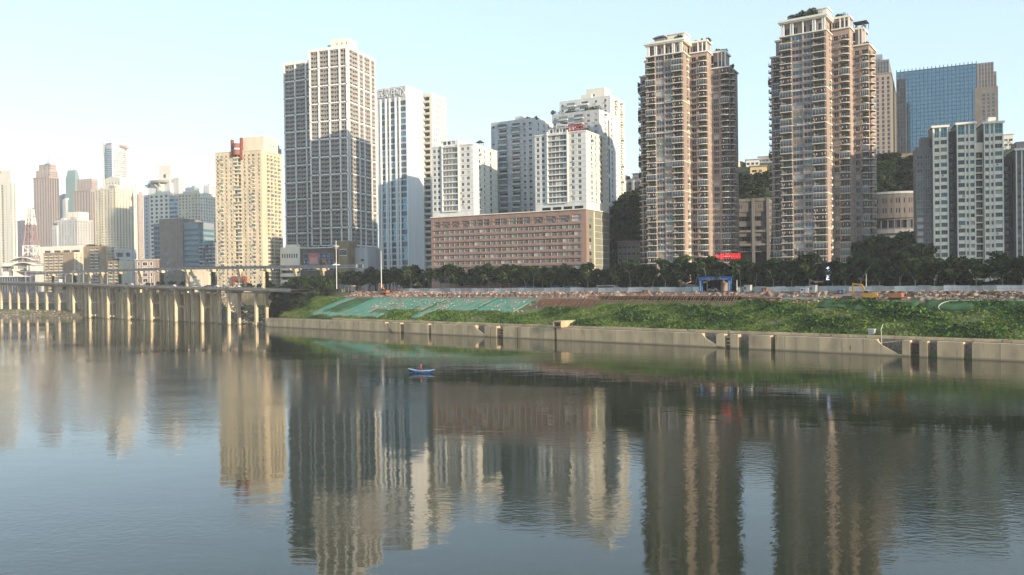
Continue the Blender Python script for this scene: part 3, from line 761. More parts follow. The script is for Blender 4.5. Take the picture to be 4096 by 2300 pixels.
m = b.newpart('parapet_coping'); m.box(-.4, L + .4, -.5, -.004, H - .1, H + .35, 'cream_light'); m.box(L + .004, L + .4, .01, W, H - .1, H + .35, 'cream_light')
m = b.newpart('band')
for k in range(nf + 1): m.box(.3, L - 2.2, -.28, -.004, zf + k * fh + 3.18, zf + k * fh + 3.42, 'terracotta_dark')
b.finish()

# ---- the two white apartment towers standing on it
def white_tower(b, L, W, H, fh, zf, nf, side_bright=True):
    fr = cols(L, [.06, .165], 1.6, h=1.8, sill=.6, frame='white_metal', g='dark', d=.2) + \
        [dict(u=L * (.30 + .075 * i), w=L * .066, sill=.35, h=2.15, n=3, frame='white_metal', g='mix', d=.12) for i in range(5)] + \
        cols(L, [.745], 1.6, h=1.7, sill=.7, g='res', d=.2, ac=.3) + cols(L, [.875], 1.7, h=1.7, sill=.7, g='mix', d=.2)
    sd = cols(W, [.26], 2.0, h=1.9, sill=.6, g='mix', d=.2, bal=('white', .7, 2.6), balskip=.55) + cols(W, [.45], 1.6, h=1.7, sill=.7, ac=.6, d=.2) + cols(W, [.72], 2.4, h=1.8, sill=.6, g='mix', d=.2, ac=.5)
    b.vol(0, L, 0, W, 0, H, 'white_grey', fr, sd, None, None, fh, zf, nf, roof='roof_grey', sm='cream_light')
    G = b.newpart('bay_window_frame')
    G.box(L * .255, L * .268, -.9, -.004, zf, H + 1.2, 'white_paint'); G.box(L * .642, L * .66, -.9, -.004, zf, H + 1.2, 'cream_light')
    for k in range(nf + 1): G.box(L * .268, L * .642, -.8, -.004, zf + k * fh - .35, zf + k * fh + .2, 'white_grey')
    G = b.newpart('floor_line')
    for k in range(nf + 1):
        z = zf + k * fh - .1
        G.box(.02, L * .25, -.05, -.003, z, z + .12, 'blue_grey'); G.box(L * .67, L, -.05, -.003, z, z + .12, 'blue_grey'); G.box(L + .003, L + .05, .02, W, z, z + .12, 'blue_grey')
    G = b.newpart('parapet_coping'); G.box(-.2, L + .25, -.25, -.004, H - .2, H + .25, 'white_paint'); G.box(L + .004, L + .25, .01, W, H - .2, H + .25, 'white_paint')
b, L, W, H = start('apartment_tower', 'white apartment tower on the left end of the terracotta block, with a small roof pavilion', 'tower', 1727, 1892, 1988, 575, 452, -24, z0=terr.z0 + tH - .8, seed=11)
fh = 3.2; nf = int((H - 4.5) / fh); zf = H - .7 - nf * fh
white_tower(b, L, W, H, fh, zf, nf)
G = b.newpart('ground_floor_column')
b.vol(L * .2, L * .62, 1.5, W * .6, H - .9, H + 3.2, 'white_grey', cols(L * .42, [.2, .45, .7], 2.0, h=1.8, sill=.9, g='mix'), fh=3.2, nf=1, zf=H, part='penthouse')
m = b.newpart('roof_pavilion'); px_, py_ = L * .92, W * .42
for i in (-1, 1):
    for j in (-1, 1): m.box(px_ + i * 1.3 - .1, px_ + i * 1.3 + .1, py_ + j * 1.3 - .1, py_ + j * 1.3 + .1, H - .9, H + 2.6, 'dark_metal')
nv = len(m.v); m.v += [(px_ - 2, py_ - 2, H + 2.6), (px_ + 2, py_ - 2, H + 2.6), (px_ + 2, py_ + 2, H + 2.6), (px_ - 2, py_ + 2, H + 2.6), (px_, py_, H + 4.2)]
for q in ((0, 1, 4), (1, 2, 4), (2, 3, 4), (3, 0, 4), (3, 2, 1, 0)): m.f.append(tuple(nv + i for i in q)); m.m.append('grey_dark')
roof_plants(b, L * .65, L * .9, 1, 5, H - .8, 4, 1.1); b.finish()
b, L, W, H = start('apartment_tower', 'white apartment tower on the right end of the terracotta block, with a red roof pergola', 'tower', 2138, 2343, 2427, 522, 414, -29, z0=terr.z0 + tH - .8, seed=12)
fh = 2.86; nf = int((H - 3.8) / fh); zf = H - .6 - nf * fh
white_tower(b, L, W, H, fh, zf, nf)
m = b.newpart('undercroft_shade')
for i in range(4): m.box(L * (.14 + .21 * i), L * (.14 + .21 * i) + L * .165, -.06, -.004, .9, 3.0, 'shadow_room')  # dark panels stand in for shade in the open ground-floor gaps
b.vol(L * .25, L * .66, 1.2, W * .5, H - .9, H + 2.7, 'white_grey', cols(L * .41, [.15, .3, .45, .6, .75, .9], 1.5, h=1.8, sill=.7, g='mix'), fh=2.8, nf=1, zf=H, part='penthouse')
m = b.newpart('pergola')
for i in range(5):
    x = L * .66 + i * 1.7; m.box(x - .12, x + .12, .6, .84, H - .8, H + 3.6, 'cloth_red'); m.box(x - .12, x + .12, 4.6, 4.84, H - .8, H + 3.6, 'cloth_red')
    m.box(x - .12, x + .12, .84, 4.6, H + 3.3, H + 3.6, 'cloth_red')
m.box(L * .66 - .3, L * .66 + 7.2, .5, .95, H + 3.62, H + 3.95, 'cloth_red'); m.box(L * .66 - .3, L * .66 + 7.2, .3, .5, H + .2, H + 1.0, 'cloth_red')
m = b.newpart('roof_frame'); m.beam((L * .42, 1.0, H + 2.9), (L * .42, 1.0, H + 5.2), .25, .25, 'white_metal'); m.beam((L * .42, 1.0, H + 5.2), (L * .60, 1.0, H + 4.2), .25, .35, 'white_metal'); m.beam((L * .60, 1, H + 4.2), (L * .60, 1, H + 2.9), .25, .25, 'white_metal'); m.beam((L * .42, 1, H + 3.0), (L * .60, 1, H + 3.0), .25, .25, 'white_metal')
roof_plants(b, L * .3, L * .95, 3, W * .7, H + .2, 16, 1.9); b.finish()

# ---- grey-white towers behind
def back_tower(b, L, W, H, fh, zf, nf, m_, balc, front, side, sm=None):
    b.vol(0, L, 0, W, 0, H, m_, front, side, None, None, fh, zf, nf, sm=sm)
b, L, W, H = start('apartment_tower', 'grey-white apartment tower with long balcony rows, between the two white towers', 'tower', 1963, 2138, 2212, 470, 478, -30, seed=13)
fh = 3.33; nf = int((H - 1.2) / fh); zf = H - 1.2 - nf * fh
fr = cols(L, [.055], 1.6, ac=.4, d=.2) + cols(L, [.28, .58], 5.2, sill=.3, h=2.3, n=6, g='mix', d=.9, bal=('grey', 1.3, 5.9)) + cols(L, [.77], 1.5, ac=.5, d=.2) + cols(L, [.90], 1.9, ac=.5, d=.2)
back_tower(b, L, W, H, fh, zf, nf, 'grey_white', 0, fr, cols(W, [.2, .5, .75], 1.7, ac=.5, d=.2) , 'white_grey')
m = b.newpart('water_tank'); m.box(L * .5, L * .68, 3, 7, H - .9, H + 2.6, 'white_grey')
G = b.newpart('floor_line')
for k in range(nf): G.box(L * .68, L, -.05, -.003, zf + k * fh, zf + k * fh + .12, 'grey_paint')
roof_plants(b, L * .7, L, 1, W * .6, H - .8, 7, 1.5); b.finish()
b, L, W, H = start('apartment_tower', 'tall stepped white apartment tower with green terraces, behind the tower with the red pergola', 'tower', 2208, 2397, 2471, 436, 487, -30, seed=14)
fh = 3.33; nf = int((H - 1.2) / fh); zf = H - 1.2 - nf * fh
fr = cols(L, [.06], 1.7, ac=.4, d=.2) + cols(L, [.25, .58], 5.0, sill=.3, h=2.3, n=6, g='mix', d=.9, bal=('grey', 1.3, 5.6)) + cols(L, [.77, .92], 1.7, ac=.5, d=.2)
b.vol(0, L, 0, W, 0, H, 'grey_white', fr, cols(W, [.12], .9, ac=.3, d=.2) + cols(W, [.3], 2.0, ac=.6, d=.2, bal=('white', .8, 2.4)) + cols(W, [.66], 1.9, ac=.6, d=.2) + cols(W, [.88], .9, d=.2), None, None, fh, zf, nf, sm='white_grey')
m = b.newpart('stair_window'); 
for k in range(6): m.box(L + .003, L + .06, W * .46, W * .52, zf + k * 17, zf + k * 17 + 15, 'grey_dark')
cx, cy, L2, W2, zt2, a2 = rect(2237, 2441, 2497, 380, 520, -30)
p0 = b.local(cx - L2 * math.cos(a2), cy - L2 * math.sin(a2)); x0, y0 = p0; H2 = zt2 - b.z0; nf2 = int((H2 - 1.2) / fh); zf2 = H2 - 1.2 - nf2 * fh
fr = cols(L2, [.06], 1.7) + cols(L2, [.24, .50], 5.0, sill=.3, h=2.3, n=6, g='mix', d=.9, bal=('white', 1.3, 5.6)) + cols(L2, [.72, .9], 1.7, ac=.4)
b.vol(x0, x0 + L2, y0, y0 + W2, 0, H2, 'white_grey', fr, cols(W2, [.35, .75], 2.6, sill=.3, h=2.2, n=3, d=.6, bal=('cream', 1.1, 3.2)), None, None, fh, zf2, nf2, sm='cream_light', part='upper_wall')
b.vol(x0 + L2 * .50, x0 + L2 * .86, y0 + 3, y0 + 12, H2 - .9, H2 + 6.2, 'cream_light', cols(L2 * .36, [.4], 1.4, sill=1.2), None, fh=5, nf=1, zf=H2, part='penthouse')
b.vol(x0 + L2 * .42, x0 + L2 * .62, y0 + 1, y0 + 6, H2 - .9, H2 + 2.6, 'cream_light', part='penthouse')
roof_plants(b, L * .15, L * 1.0, 1, 8, H - .6, 26, 2.2); roof_plants(b, -1, 1, 0, 3, H + .5, 3, 1.6); b.finish()
# ---- brown balcony towers: stepped plan V1 (front), V2, V3 (right), V0 (left wing)
def brown_tower(label, x, y, D, deg, ztop, fh, seed, crown=5.6, group='brown balcony towers', k=1.0, X2=9.3, X3=19.4):
    tx, tz = ray(x, y); X, Y = tx * D, D
    a = R(deg); z0 = 18.2
    b = Building('balcony_tower', label, 'tower', X, Y, z0, a, group, seed)
    H = ztop - z0; Hb = H - crown - 1.6      # body top of the front volume
    nf = int((Hb - 3.2) / fh); zf = Hb - nf * fh
    M, P_ = 'brown_stone', 'brown_pale'
    L1 = 19.2 * k
    # front volume
    fr = [dict(u=L1 * .125, w=L1 * .19, sill=.05, h=2.55, d=1.5, n=3, g='dark', bal=('rail', 1.5, L1 * .25), m=P_), dict(u=L1 * .37, w=L1 * .22, sill=.7, h=1.95, n=3, g='res', d=.15, ac=.15),
          dict(u=L1 * .62, w=L1 * .21, sill=.7, h=1.95, n=3, g='res', d=.15, ac=.15), dict(u=L1 * .845, w=L1 * .22, sill=.05, h=2.55, d=1.5, n=3, g='dark', bal=('rail', 1.5, L1 * .28), m=P_)]  # balcony bay walls take a darker tone to deepen the recess shade
    sd = [dict(u=1.6, w=.7, sill=.9, h=1.3, n=1, d=.15, g='dark'), dict(u=6.6, w=2.2, sill=.4, h=2.0, n=2, d=.2, g='res', bal=('cream', .6, 2.6), balskip=.3)]
    b.face((-L1, 0), (0, 0), 0, Hb, M, fr, fh, zf, nf); b.face((0, 0), (0, 10.5), 0, Hb, M, sd, fh, zf, nf)
    b.face((-L1, 9), (-L1, 0), 0, Hb, M, [dict(u=5, w=1.4, sill=.8, h=1.5, d=.15)], fh, zf, nf)
    # crown with paired white columns under a cornice
    b.face((-L1 + .8, 1.6), (-.9, 1.6), Hb, H - 1.6, 'pink_stone', even(L1 - 1.7, 5, 2.2, sill=.5, h=3.6, n=2, g='dark', d=.3), fh=crown, zf=Hb, nf=1)
    b.face((-.9, 1.6), (-.9, 9.5), Hb, H - 1.6, 'pink_stone', even(7.9, 2, 1.4, sill=1, h=2.6, g='dark'), fh=crown, zf=Hb, nf=1)
    b.face((-L1 + .8, 20), (-L1 + .8, 1.6), Hb, H - 1.6, 'pink_stone'); b.face((-.9, 9.5), (-.9, 20), Hb, H - 1.6, 'pink_stone')
    C = b.part('cornice')
    for (za, hh, o) in ((Hb - .05, .5, .5), (H - 1.6, .55, .5), (H - 1.05, .45, .9), (H - .6, .6, .6)):
        C.box(-L1 - o, o, -o, 20.5, za, za + hh, 'cream_light')
    kk = nf - 8
    while kk > 1:
        C.box(-L1 - .15, .18, -.2, -.004, zf + kk * fh - .3, zf + kk * fh + .1, 'cream_light'); C.box(.004, .2, .01, 10.4, zf + kk * fh - .3, zf + kk * fh + .1, 'cream_light'); kk -= 5
    cm = b.newpart('crown_column')
    for f in (.03, .075, .235, .28, .50, .72, .765, .925, .97):
        cm.box(-L1 + L1 * f - .28, -L1 + L1 * f + .28, .05, .6, Hb + .46, H - 1.62, 'white_paint', 'tb')
    # pilasters framing the front windows
    G = b.part('pilaster')
    for f in (.245, .50, .73): G.box(-L1 + L1 * f - .16, -L1 + L1 * f + .16, -.3, -.005, 2, Hb - .1, 'pink_stone')
    # V2
    H2 = H - 5.5; nf2 = int((H2 - 3.8) / fh); z2 = zf
    x2 = X2
    b.face((0, 10.5), (x2, 10.5), 0, H2, M, [dict(u=x2 * .22, w=x2 * .27, sill=.5, h=2.1, n=2, d=.5, g='res', ac=.4), dict(u=x2 * .70, w=x2 * .46, sill=.05, h=2.55, n=3, d=1.4, g='dark', bal=('round', 1.7, x2 * .55))], fh, z2, nf2)
    b.face((x2, 10.5), (x2, 17.8), 0, H2, M, [dict(u=2.2, w=.8, sill=.9, h=1.3, n=1, d=.15, g='dark'), dict(u=5.4, w=1.6, sill=.5, h=2.0, n=2, d=.2)], fh, z2, nf2)
    b.face((0, 30), (0, 10.5), H2, H - 1.6, 'pink_stone'); C.box(-.2, x2 + .6, 9.9, 18.4, H2, H2 + .6, 'cream_light')
    b.face((.6, 12.2), (x2 - .8, 12.2), H2 + .6, H2 + 5.4, 'pink_stone', even(x2 - 1.4, 2, 2.4, sill=.6, h=3, g='dark'), fh=5, zf=H2 + .6, nf=1)
    b.face((x2 - .8, 12.2), (x2 - .8, 19), H2 + .6, H2 + 5.4, 'pink_stone'); C.box(.2, x2 + .1, 11.3, 19.6, H2 + 5.4, H2 + 6.3, 'cream_light')
    for f in (.45, .7, .93): cm.box(x2 * f - .25, x2 * f + .25, 11.4, 11.9, H2 + .62, H2 + 5.38, 'white_paint', 'tb')
    # V3
    H3 = H - 12.5; nf3 = int((H3 - 3.8) / fh); x3 = X3
    b.face((x2, 17.8), (x3, 17.8), 0, H3, M, [dict(u=(x3 - x2) * .24, w=(x3 - x2) * .3, sill=.5, h=2.1, n=3, d=.4, g='res', ac=.3), dict(u=(x3 - x2) * .76, w=(x3 - x2) * .42, sill=.05, h=2.55, n=3, d=1.4, g='dark', bal=('round', 1.8, (x3 - x2) * .5))], fh, z2, nf3)
    b.face((x3, 17.8), (x3, 34), 0, H3, M, [dict(u=3, w=3.2, sill=.1, h=2.4, n=2, d=.6, g='res', bal=('round', 2.0, 5.0)), dict(u=9, w=1.6, sill=.7, h=1.6, d=.2)], fh, z2, nf3)
    C.box(x2 - .1, x3 + .6, 17.2, 34.5, H3, H3 + .6, 'cream_light')
    b.face((x2 + .5, 19.5), (x3 - 3, 19.5), H3 + .6, H3 + 8, 'pink_stone', even(x3 - x2 - 3.5, 2, 2.2, sill=.9, h=2.4, g='dark'), fh=4, zf=H3 + .6, nf=1)
    b.face((x3 - 3, 19.5), (x3 - 3, 30), H3 + .6, H3 + 8, 'pink_stone'); C.box(x2 + .2, x3 - 2.2, 18.7, 30.5, H3 + 8, H3 + 8.9, 'cream_light')
    for f in (.35, .55, .75): cm.box(x2 + (x3 - x2) * f - .22, x2 + (x3 - x2) * f + .22, 18.7, 19.2, H3 + .62, H3 + 7.98, 'white_paint', 'tb')
    # V0, left wing
    xl = -L1 - 6.6 * k; H0 = H - 14; nf0 = int((H0 - 3.8) / fh)
    b.face((xl, 9), (-L1, 9), 0, H0, M, [dict(u=3.3 * k, w=4.2, sill=.05, h=2.55, n=3, d=1.2, g='dark', bal=('rail', 1.6, 5.2))], fh, z2, nf0)
    b.face((xl, 32), (xl, 9), 0, H0, M, [dict(u=19.5, w=3.4, sill=.1, h=2.4, n=2, d=.5, g='res', bal=('round', 1.9, 5.2))], fh, z2, nf0); C.box(xl - .5, -L1 - .3, 8.4, 32.4, H0, H0 + .6, 'cream_light')
    b.face((xl + 1.5, 12), (-L1 + .5, 12), H0 + .6, H - 6, 'pink_stone', even(5, 1, 2, sill=1, h=1.6, g='dark'), fh=3.2, zf=H0 + .6, nf=2); C.box(xl + 1, -L1 + .4, 11.5, 30, H - 6, H - 5.2, 'cream_light')
    # back
    b.face((x3, 34), (x2 + 1, 34), 0, H3, M); b.face((-L1, 32), (xl, 32), 0, H0, M); b.face((x2 + 1, 36), (-L1, 36), 0, H2, M)
    b.face((xl + 1.5, 30), (xl + 1.5, 12), H0 + .6, H - 6, M); b.face((x2 + 1, 34), (x2 + 1, 36), 0, H2, M); b.face((-L1, 36), (-L1, 32), 0, H2, M)
    RF = b.part('roof'); RF.box(-L1 + .9, -1, 2, 20, H - .8, H + .02, 'roof_grey', 'b')
    RF.poly([(-L1, 20.5, H2 + .3), (x2 + .9, 20.5, H2 + .3), (x2 + .9, 36, H2 + .3), (-L1, 36, H2 + .3)], 'roof_grey')
    # rooftop blocks and gardens
    pm = b.newpart('penthouse'); pm.box(-L1 * .48, -L1 * .02, 3.5, 12, H + .05, H + 3.2, 'cream_light'); pm.box(-L1 * .50, L1 * .01, 3.1, 12.4, H + 3.2, H + 3.7, 'white_paint')
    pm.box(-L1 * .72, -L1 * .50, 3, 8, H + .05, H + 2.2, 'brown_pale')
    b.X2, b.H2, b.H3, b.L1, b.x3, b.Hh = x2, H2, H3, L1, x3, H
    return b
t1 = brown_tower('narrower brown balcony tower with a pavilion on its roof, left one of the two', 2731, 153, 400, -29, 139.1, 2.87, 21, crown=5.4, k=.964, X2=8.7, X3=17.5)
m = t1.newpart('roof_pavilion'); nv = len(m.v)
m.box(-14.5, -9.5, 1.2, 5, t1.Hh + .05, t1.Hh + 2.0, 'grey_brown')
nv = len(m.v); m.v += [(-15.4, .4, t1.Hh + 2.0), (-8.6, .4, t1.Hh + 2.0), (-8.6, 5.8, t1.Hh + 2.0), (-15.4, 5.8, t1.Hh + 2.0), (-13.5, 3.1, t1.Hh + 3.6), (-10.5, 3.1, t1.Hh + 3.6)]
for q in ((0, 1, 5, 4), (1, 2, 5), (2, 3, 4, 5), (3, 0, 4)): m.f.append(tuple(nv + i for i in q)); m.m.append('grey_dark')
roof_plants(t1, -4, 0, 1, 6, t1.Hh + .3, 4, 1.5); roof_plants(t1, 2, 9, 13, 18, t1.H2 + 6, 4, 1.0); roof_plants(t1, 10, 15, 20, 26, t1.H3 + 8.7, 5, 1.2); roof_plants(t1, 14, 19, 18.4, 22, t1.H3 + .5, 6, .8)
roof_plants(t1, -24, -20, 9.5, 12, t1.Hh - 13.6, 3, .8); t1.finish()
t2 = brown_tower('tallest brown balcony tower crowned by rooftop bushes, right one of the two', 3303, 57, 375, -34, 142.1, 3.16, 22, crown=6.0, k=1.06, X2=7.8, X3=14.4)
roof_plants(t2, -17, -3, 1, 6, t2.Hh + .4, 22, 1.9); roof_plants(t2, -13, -6, 2, 6, t2.Hh + 2.0, 8, 1.8); roof_plants(t2, 1, 7, 12, 18, t2.H2 + 6, 10, 1.4); roof_plants(t2, 8, 12, 20, 26, t2.H3 + 8.7, 5, 1.0)
roof_plants(t2, 12, 15, 18.4, 22, t2.H3 + .5, 5, .8); roof_plants(t2, -24, -20, 9.5, 12, t2.Hh - 13.6, 4, 1.2)
m = t2.newpart('roof_canopy'); m.box(7.5, 13.5, 18.6, 25, t2.H3 + 11.4, t2.H3 + 11.6, 'grey_dark')
for i, j in ((7.8, 19), (13.2, 19), (7.8, 24.5), (13.2, 24.5)): m.box(i - .1, i + .1, j - .1, j + .1, t2.H3 + 8.9, t2.H3 + 11.4, 'grey_dark')
t2.finish()

# ---- pale ribbed block at the right edge
def ribbed(label, x1, x2, ytop, D, deg, W, colset, seed, teal=True, m_='rib_paint', z0=18.2, fh=3.17, left=None):
    b, L, W, H = start('ribbed_tower', label, 'tower', x1, x2, None, ytop, D, deg, z0=z0, W=W, seed=seed, group='pale ribbed apartment towers')
    nf = int((H - 1.6 - 3.6) / fh); zf = H - 1.6 - 3.6 - nf * fh
    fr = []
    for (f, w, kd) in colset:
        if kd == 'w': fr.append(dict(u=L * f, w=L * w, sill=.75, h=1.75, n=3, g='res', frame='grey_metal', d=.5, ac=.15))
        elif kd == 's': fr.append(dict(u=L * f, w=L * w, sill=.75, h=1.6, n=2, g='res', frame='grey_metal', d=.5))
        elif kd == 'l': fr.append(dict(u=L * f, w=L * w, sill=.25, h=2.3, kind='loggia', d=1.8, back='room_wall', g='dark'))
        elif kd == 'd': fr.append(dict(u=L * f, w=L * w, sill=.1, h=2.7, d=.6, n=1, g='dark', frame=None))
    b.face((0, 0), (L, 0), 0, H - 5.2, m_, fr, fh, zf, nf)
    tp = [dict(u=L * f, w=L * w, sill=.5, h=3.9, n=2, g='teal', frame='white_metal', d=.25, cross=.5) for (f, w, kd) in colset if kd in 'ws']
    b.face((0, 0), (L, 0), H - 5.2, H, m_, tp if teal else (), 4.7, H - 5.2, 1)
    b.face((L, 0), (L, W), 0, H, m_, [dict(u=W * .3, w=1.2, sill=.8, h=1.5, d=.2)], fh, zf, nf); b.face((L, W), (0, W), 0, H, m_)
    b.face((0, W), (0, 0), 0, H, 'grey_brown', left or [], fh, zf, nf); b.roof([(0, 0), (L, 0), (L, W), (0, W)], H - .8)  # left wall in a dark tone, its shade put into the colour
    G = b.part('rib')
    for i in range(len(colset) + 1):
        e = [0.0] + [(colset[j][0] + colset[j][1] / 2 + colset[j + 1][0] - colset[j + 1][1] / 2) / 2 for j in range(len(colset) - 1)] + [1.0]
        u = e[i] * L; u = min(max(u, .22), L - .22); G.box(u - .2, u + .2, -.5, -.005, 0, H - .6, 'cream_light')
    C = b.part('cornice'); C.box(-.5, L + .5, -.9, -.51, H - .6, H + .1, 'cream_light'); C.box(-.5, L + .5, -.51, W, H + .0, H + .35, 'cream_light')
    return b, L, W, H
b, L, W, H = ribbed('narrow pale ribbed apartment tower with two teal top windows, beside the tallest brown tower', 3730, 3792, 503, 352, -20, 13, [(.27, .30, 's'), (.72, .40, 'w')], 31)
b.vol(-6.2, -.01, 3.5, 14, 0, H - 8, 'grey_brown', [dict(u=1.6, w=2.3, sill=.7, h=1.7, n=2, d=.15, g='mix'), dict(u=4.6, w=1.8, sill=.7, h=1.7, d=.15, g='dark')], None, [dict(u=8, w=2, sill=.7, h=1.7, d=.3)], None, 2.97, 1.5, int((H - 11) / 2.97), part='side_wing')  # wing toned dark too, shade of the left side in its colour
b.vol(-4, -.5, 5, 12, H - 8.9, H - 3.5, 'grey_brown', part='side_wing'); b.finish()
b, L, W, H = ribbed('wide pale ribbed apartment tower left half, with teal windows under its flat top', 3826, 3901, 490, 348, -20, 16, [(.24, .36, 'w'), (.56, .12, 's'), (.83, .22, 's')], 32)
b.vol(-3.0, -.01, 4, 14, 0, H - 2.5, 'grey_dark', [dict(u=1.5, w=1.6, sill=.5, h=1.9, d=.8, g='dark', frame='grey_metal')], None, None, None, 2.97, 1.2, int((H - 6) / 2.97), part='recess_wall')
b.vol(L + .01, L + 3.4, 3.0, 14, 0, H - 8, 'rib_paint', [dict(u=1.7, w=2.8, sill=.2, h=2.4, kind='loggia', d=1.6, back='shadow_room', g='dark')], None, None, None, 2.97, 1.0, int((H - 10) / 2.97), part='recess_wall'); b.finish()
b, L, W, H = ribbed('wide pale ribbed apartment tower right half, highest of the row', 3934, 4012, 486, 346, -20, 16, [(.16, .22, 's'), (.43, .12, 's'), (.77, .38, 'w')], 33)
b.vol(L * .45, L * .85, 8, 14, H - .8, H + 3.4, 'cream_light', part='penthouse')
b.vol(L + .01, L + 4.2, 5, 15, 0, H - 14, 'grey_dark', [dict(u=2.1, w=2.2, sill=.5, h=1.9, d=.9, g='dark', frame='grey_metal')], None, None, None, 2.97, 1.2, int((H - 17) / 2.97), part='recess_wall'); b.finish()
b, L, W, H = ribbed('brownish ribbed apartment tower cut off by the right edge of the photo', 4062, 4190, 590, 340, -20, 18, [(.10, .13, 's'), (.30, .17, 'w'), (.52, .13, 's'), (.72, .17, 'w'), (.9, .1, 's')], 34, teal=False, m_='grey_brown')
b.vol(1, L, 4, 14, H - .8, H + 3.6, 'brown_pale', part='penthouse'); b.finish()
b, L, W, H = start('apartment_block', 'small white block peeping over the gap beside the highest ribbed tower', 'building', 4014, 4052, None, 534, 520, -25, z0=90, W=14, seed=35)
b.vol(0, L, 0, W, 0, H, 'cream_light', even(L, 2, 2.0, ac=.3), None, [dict(u=5, w=2)], None, 3, 1, int((H - 2) / 3)); b.ring(0, L, 0, W, H - .4, .5, .6, 'white_paint'); b.finish()

# ---- glass tower on the hill
b, L, W, H = start('glass_tower', 'wide blue glass tower with fins and a stone corner, high behind the ribbed towers', 'tower', 3586, 3905, None, 253, 700, -27, z0=85, W=34, seed=41)
fh = 3.3; nf = int((H - 1) / fh); zf = H - .6 - nf * fh
fr = even(L, 20, L / 20 - .25, sill=.12, h=3.05, n=2, g='sky', frame='glass_fin', d=.12, cross=.3)
b.face((0, 0), (L, 0), 0, H, 'glass_fin', fr, fh, zf, nf)
b.face((L, W), (0, W), 0, H, 'grey_dark'); b.face((0, W), (0, 0), 0, H, 'glass_fin'); b.face((L, 0), (L, W), 0, H, 'grey_dark'); b.roof([(0, 0), (L, 0), (L, W), (0, W)], H - .5)
G = b.part('facade_fin')
for i in range(21): u = L * i / 20; G.box(u - .3, u + .3, -1.1, -.005, 0, H + 1.6, 'glass_fin')
LL = 15.5
b.vol(L - 1.5, L + LL, -1.8, W - 3, 0, H - 21, 'tan_stone', [dict(u=f, w=1.9, sill=.6, h=2.3, g='off', d=.3, frame='grey_metal') for f in (6.6, 10.0, 13.6)], [dict(u=5 + 4 * i, w=1.6, sill=.5, h=2.4, d=.3) for i in range(6)], None, None, fh, .8, int((H - 24) / fh), part='stone_corner', sm='grey_brown')
b.vol(L + .5, L + LL - 3, -1.2, W - 5, H - 21.5, H - .5, 'grey_brown', [dict(u=2 + 2.2 * i, w=.9, sill=.2, h=2.9, g='dark', frame=None, d=.15) for i in range(5)], [dict(u=2 + 2.2 * i, w=.9, sill=.2, h=2.9, g='dark', frame=None, d=.15) for i in range(10)], None, None, fh, H - 21, 6, part='stepped_top')
b.vol(L + LL - 3 + .01, L + LL - .8, 2, W - 6, H - 21.5, H - 8, 'grey_brown', [dict(u=1, w=.8, sill=.2, h=2.9, g='dark', frame=None, d=.15)], None, None, None, fh, H - 21, 3, part='stepped_top')
b.finish()
b, L, W, H = start('stone_tower', 'tan stone tower with dark window strips, between the tallest brown tower and the blue glass', 'tower', 3478, 3563, 3588, 292, 640, -27, z0=85, seed=42)
fh = 3.3; nf = int((H - 3) / fh); zf = H - 2 - nf * fh
b.vol(0, L, 0, W, 0, H, 'pink_stone', even(L, 4, 1.7, sill=.5, h=2.4, d=.35, g='dark', frame='grey_metal'), [dict(u=W * f, w=W * .13, sill=.4, h=2.5, d=.3, g='dark') for f in (.75, .93)], None, None, fh, zf, nf, sm='tan_stone')
b.vol(L * .15, L * .92, 1, W * .8, H - .9, H + 11, 'grey_brown', [dict(u=2.0 + 2.1 * i, w=1.2, sill=.2, h=2.9, g='off', frame=None, d=.15) for i in range(5)], None, None, None, fh, H, 3, part='stepped_top')
b.vol(L * .15, L * .60, 3, W * .6, H + 10, H + 16, 'blue_grey', [dict(u=2.0 + 2.1 * i, w=1.4, sill=.2, h=2.6, g='sky', frame=None, d=.15) for i in range(3)], None, None, None, fh, H + 10, 1, part='stepped_top')
b.ring(0, L, 0, W, H, .7, .5, 'brown_pale'); b.finish()
b, L, W, H = start('glass_block', 'dark glass slab beside the tan stone tower, left of the blue glass wall', 'building', 3586, 3622, None, 300, 668, -27, z0=85, W=20, seed=43)
b.vol(0, L, 0, W, 0, H - 3, 'glass_fin', even(L, 3, 1.8, sill=.1, h=3.0, g='dark', frame='glass_fin', d=.12), None, None, None, 3.3, .5, int((H - 5) / 3.3))
G = b.part('facade_fin')
for i in range(4): G.box(L * i / 3 - .25, L * i / 3 + .25, -.8, -.005, 0, H, 'grey_dark')
b.finish()
b, L, W, H = start('stone_podium', 'low yellow stone podium below the tan tower, above the hillside trees', 'building', 3498, 3688, None, 617, 600, -12, z0=82, W=22, seed=44)
b.vol(0, L, 0, W, 0, H, 'yellow_stone', [dict(u=L * f, w=1.8, sill=1.5, h=4.5, d=.5, g='dark', n=1) for f in (.14, .20, .26, .42, .52, .62, .68, .84, .9)], None, None, None, 9, H - 10, 1)
b.ring(0, L, 0, W, H - 2.2, .8, .5, 'yellow_stone'); b.ring(0, L, 0, W, H, .8, .9, 'yellow_stone'); b.finish()

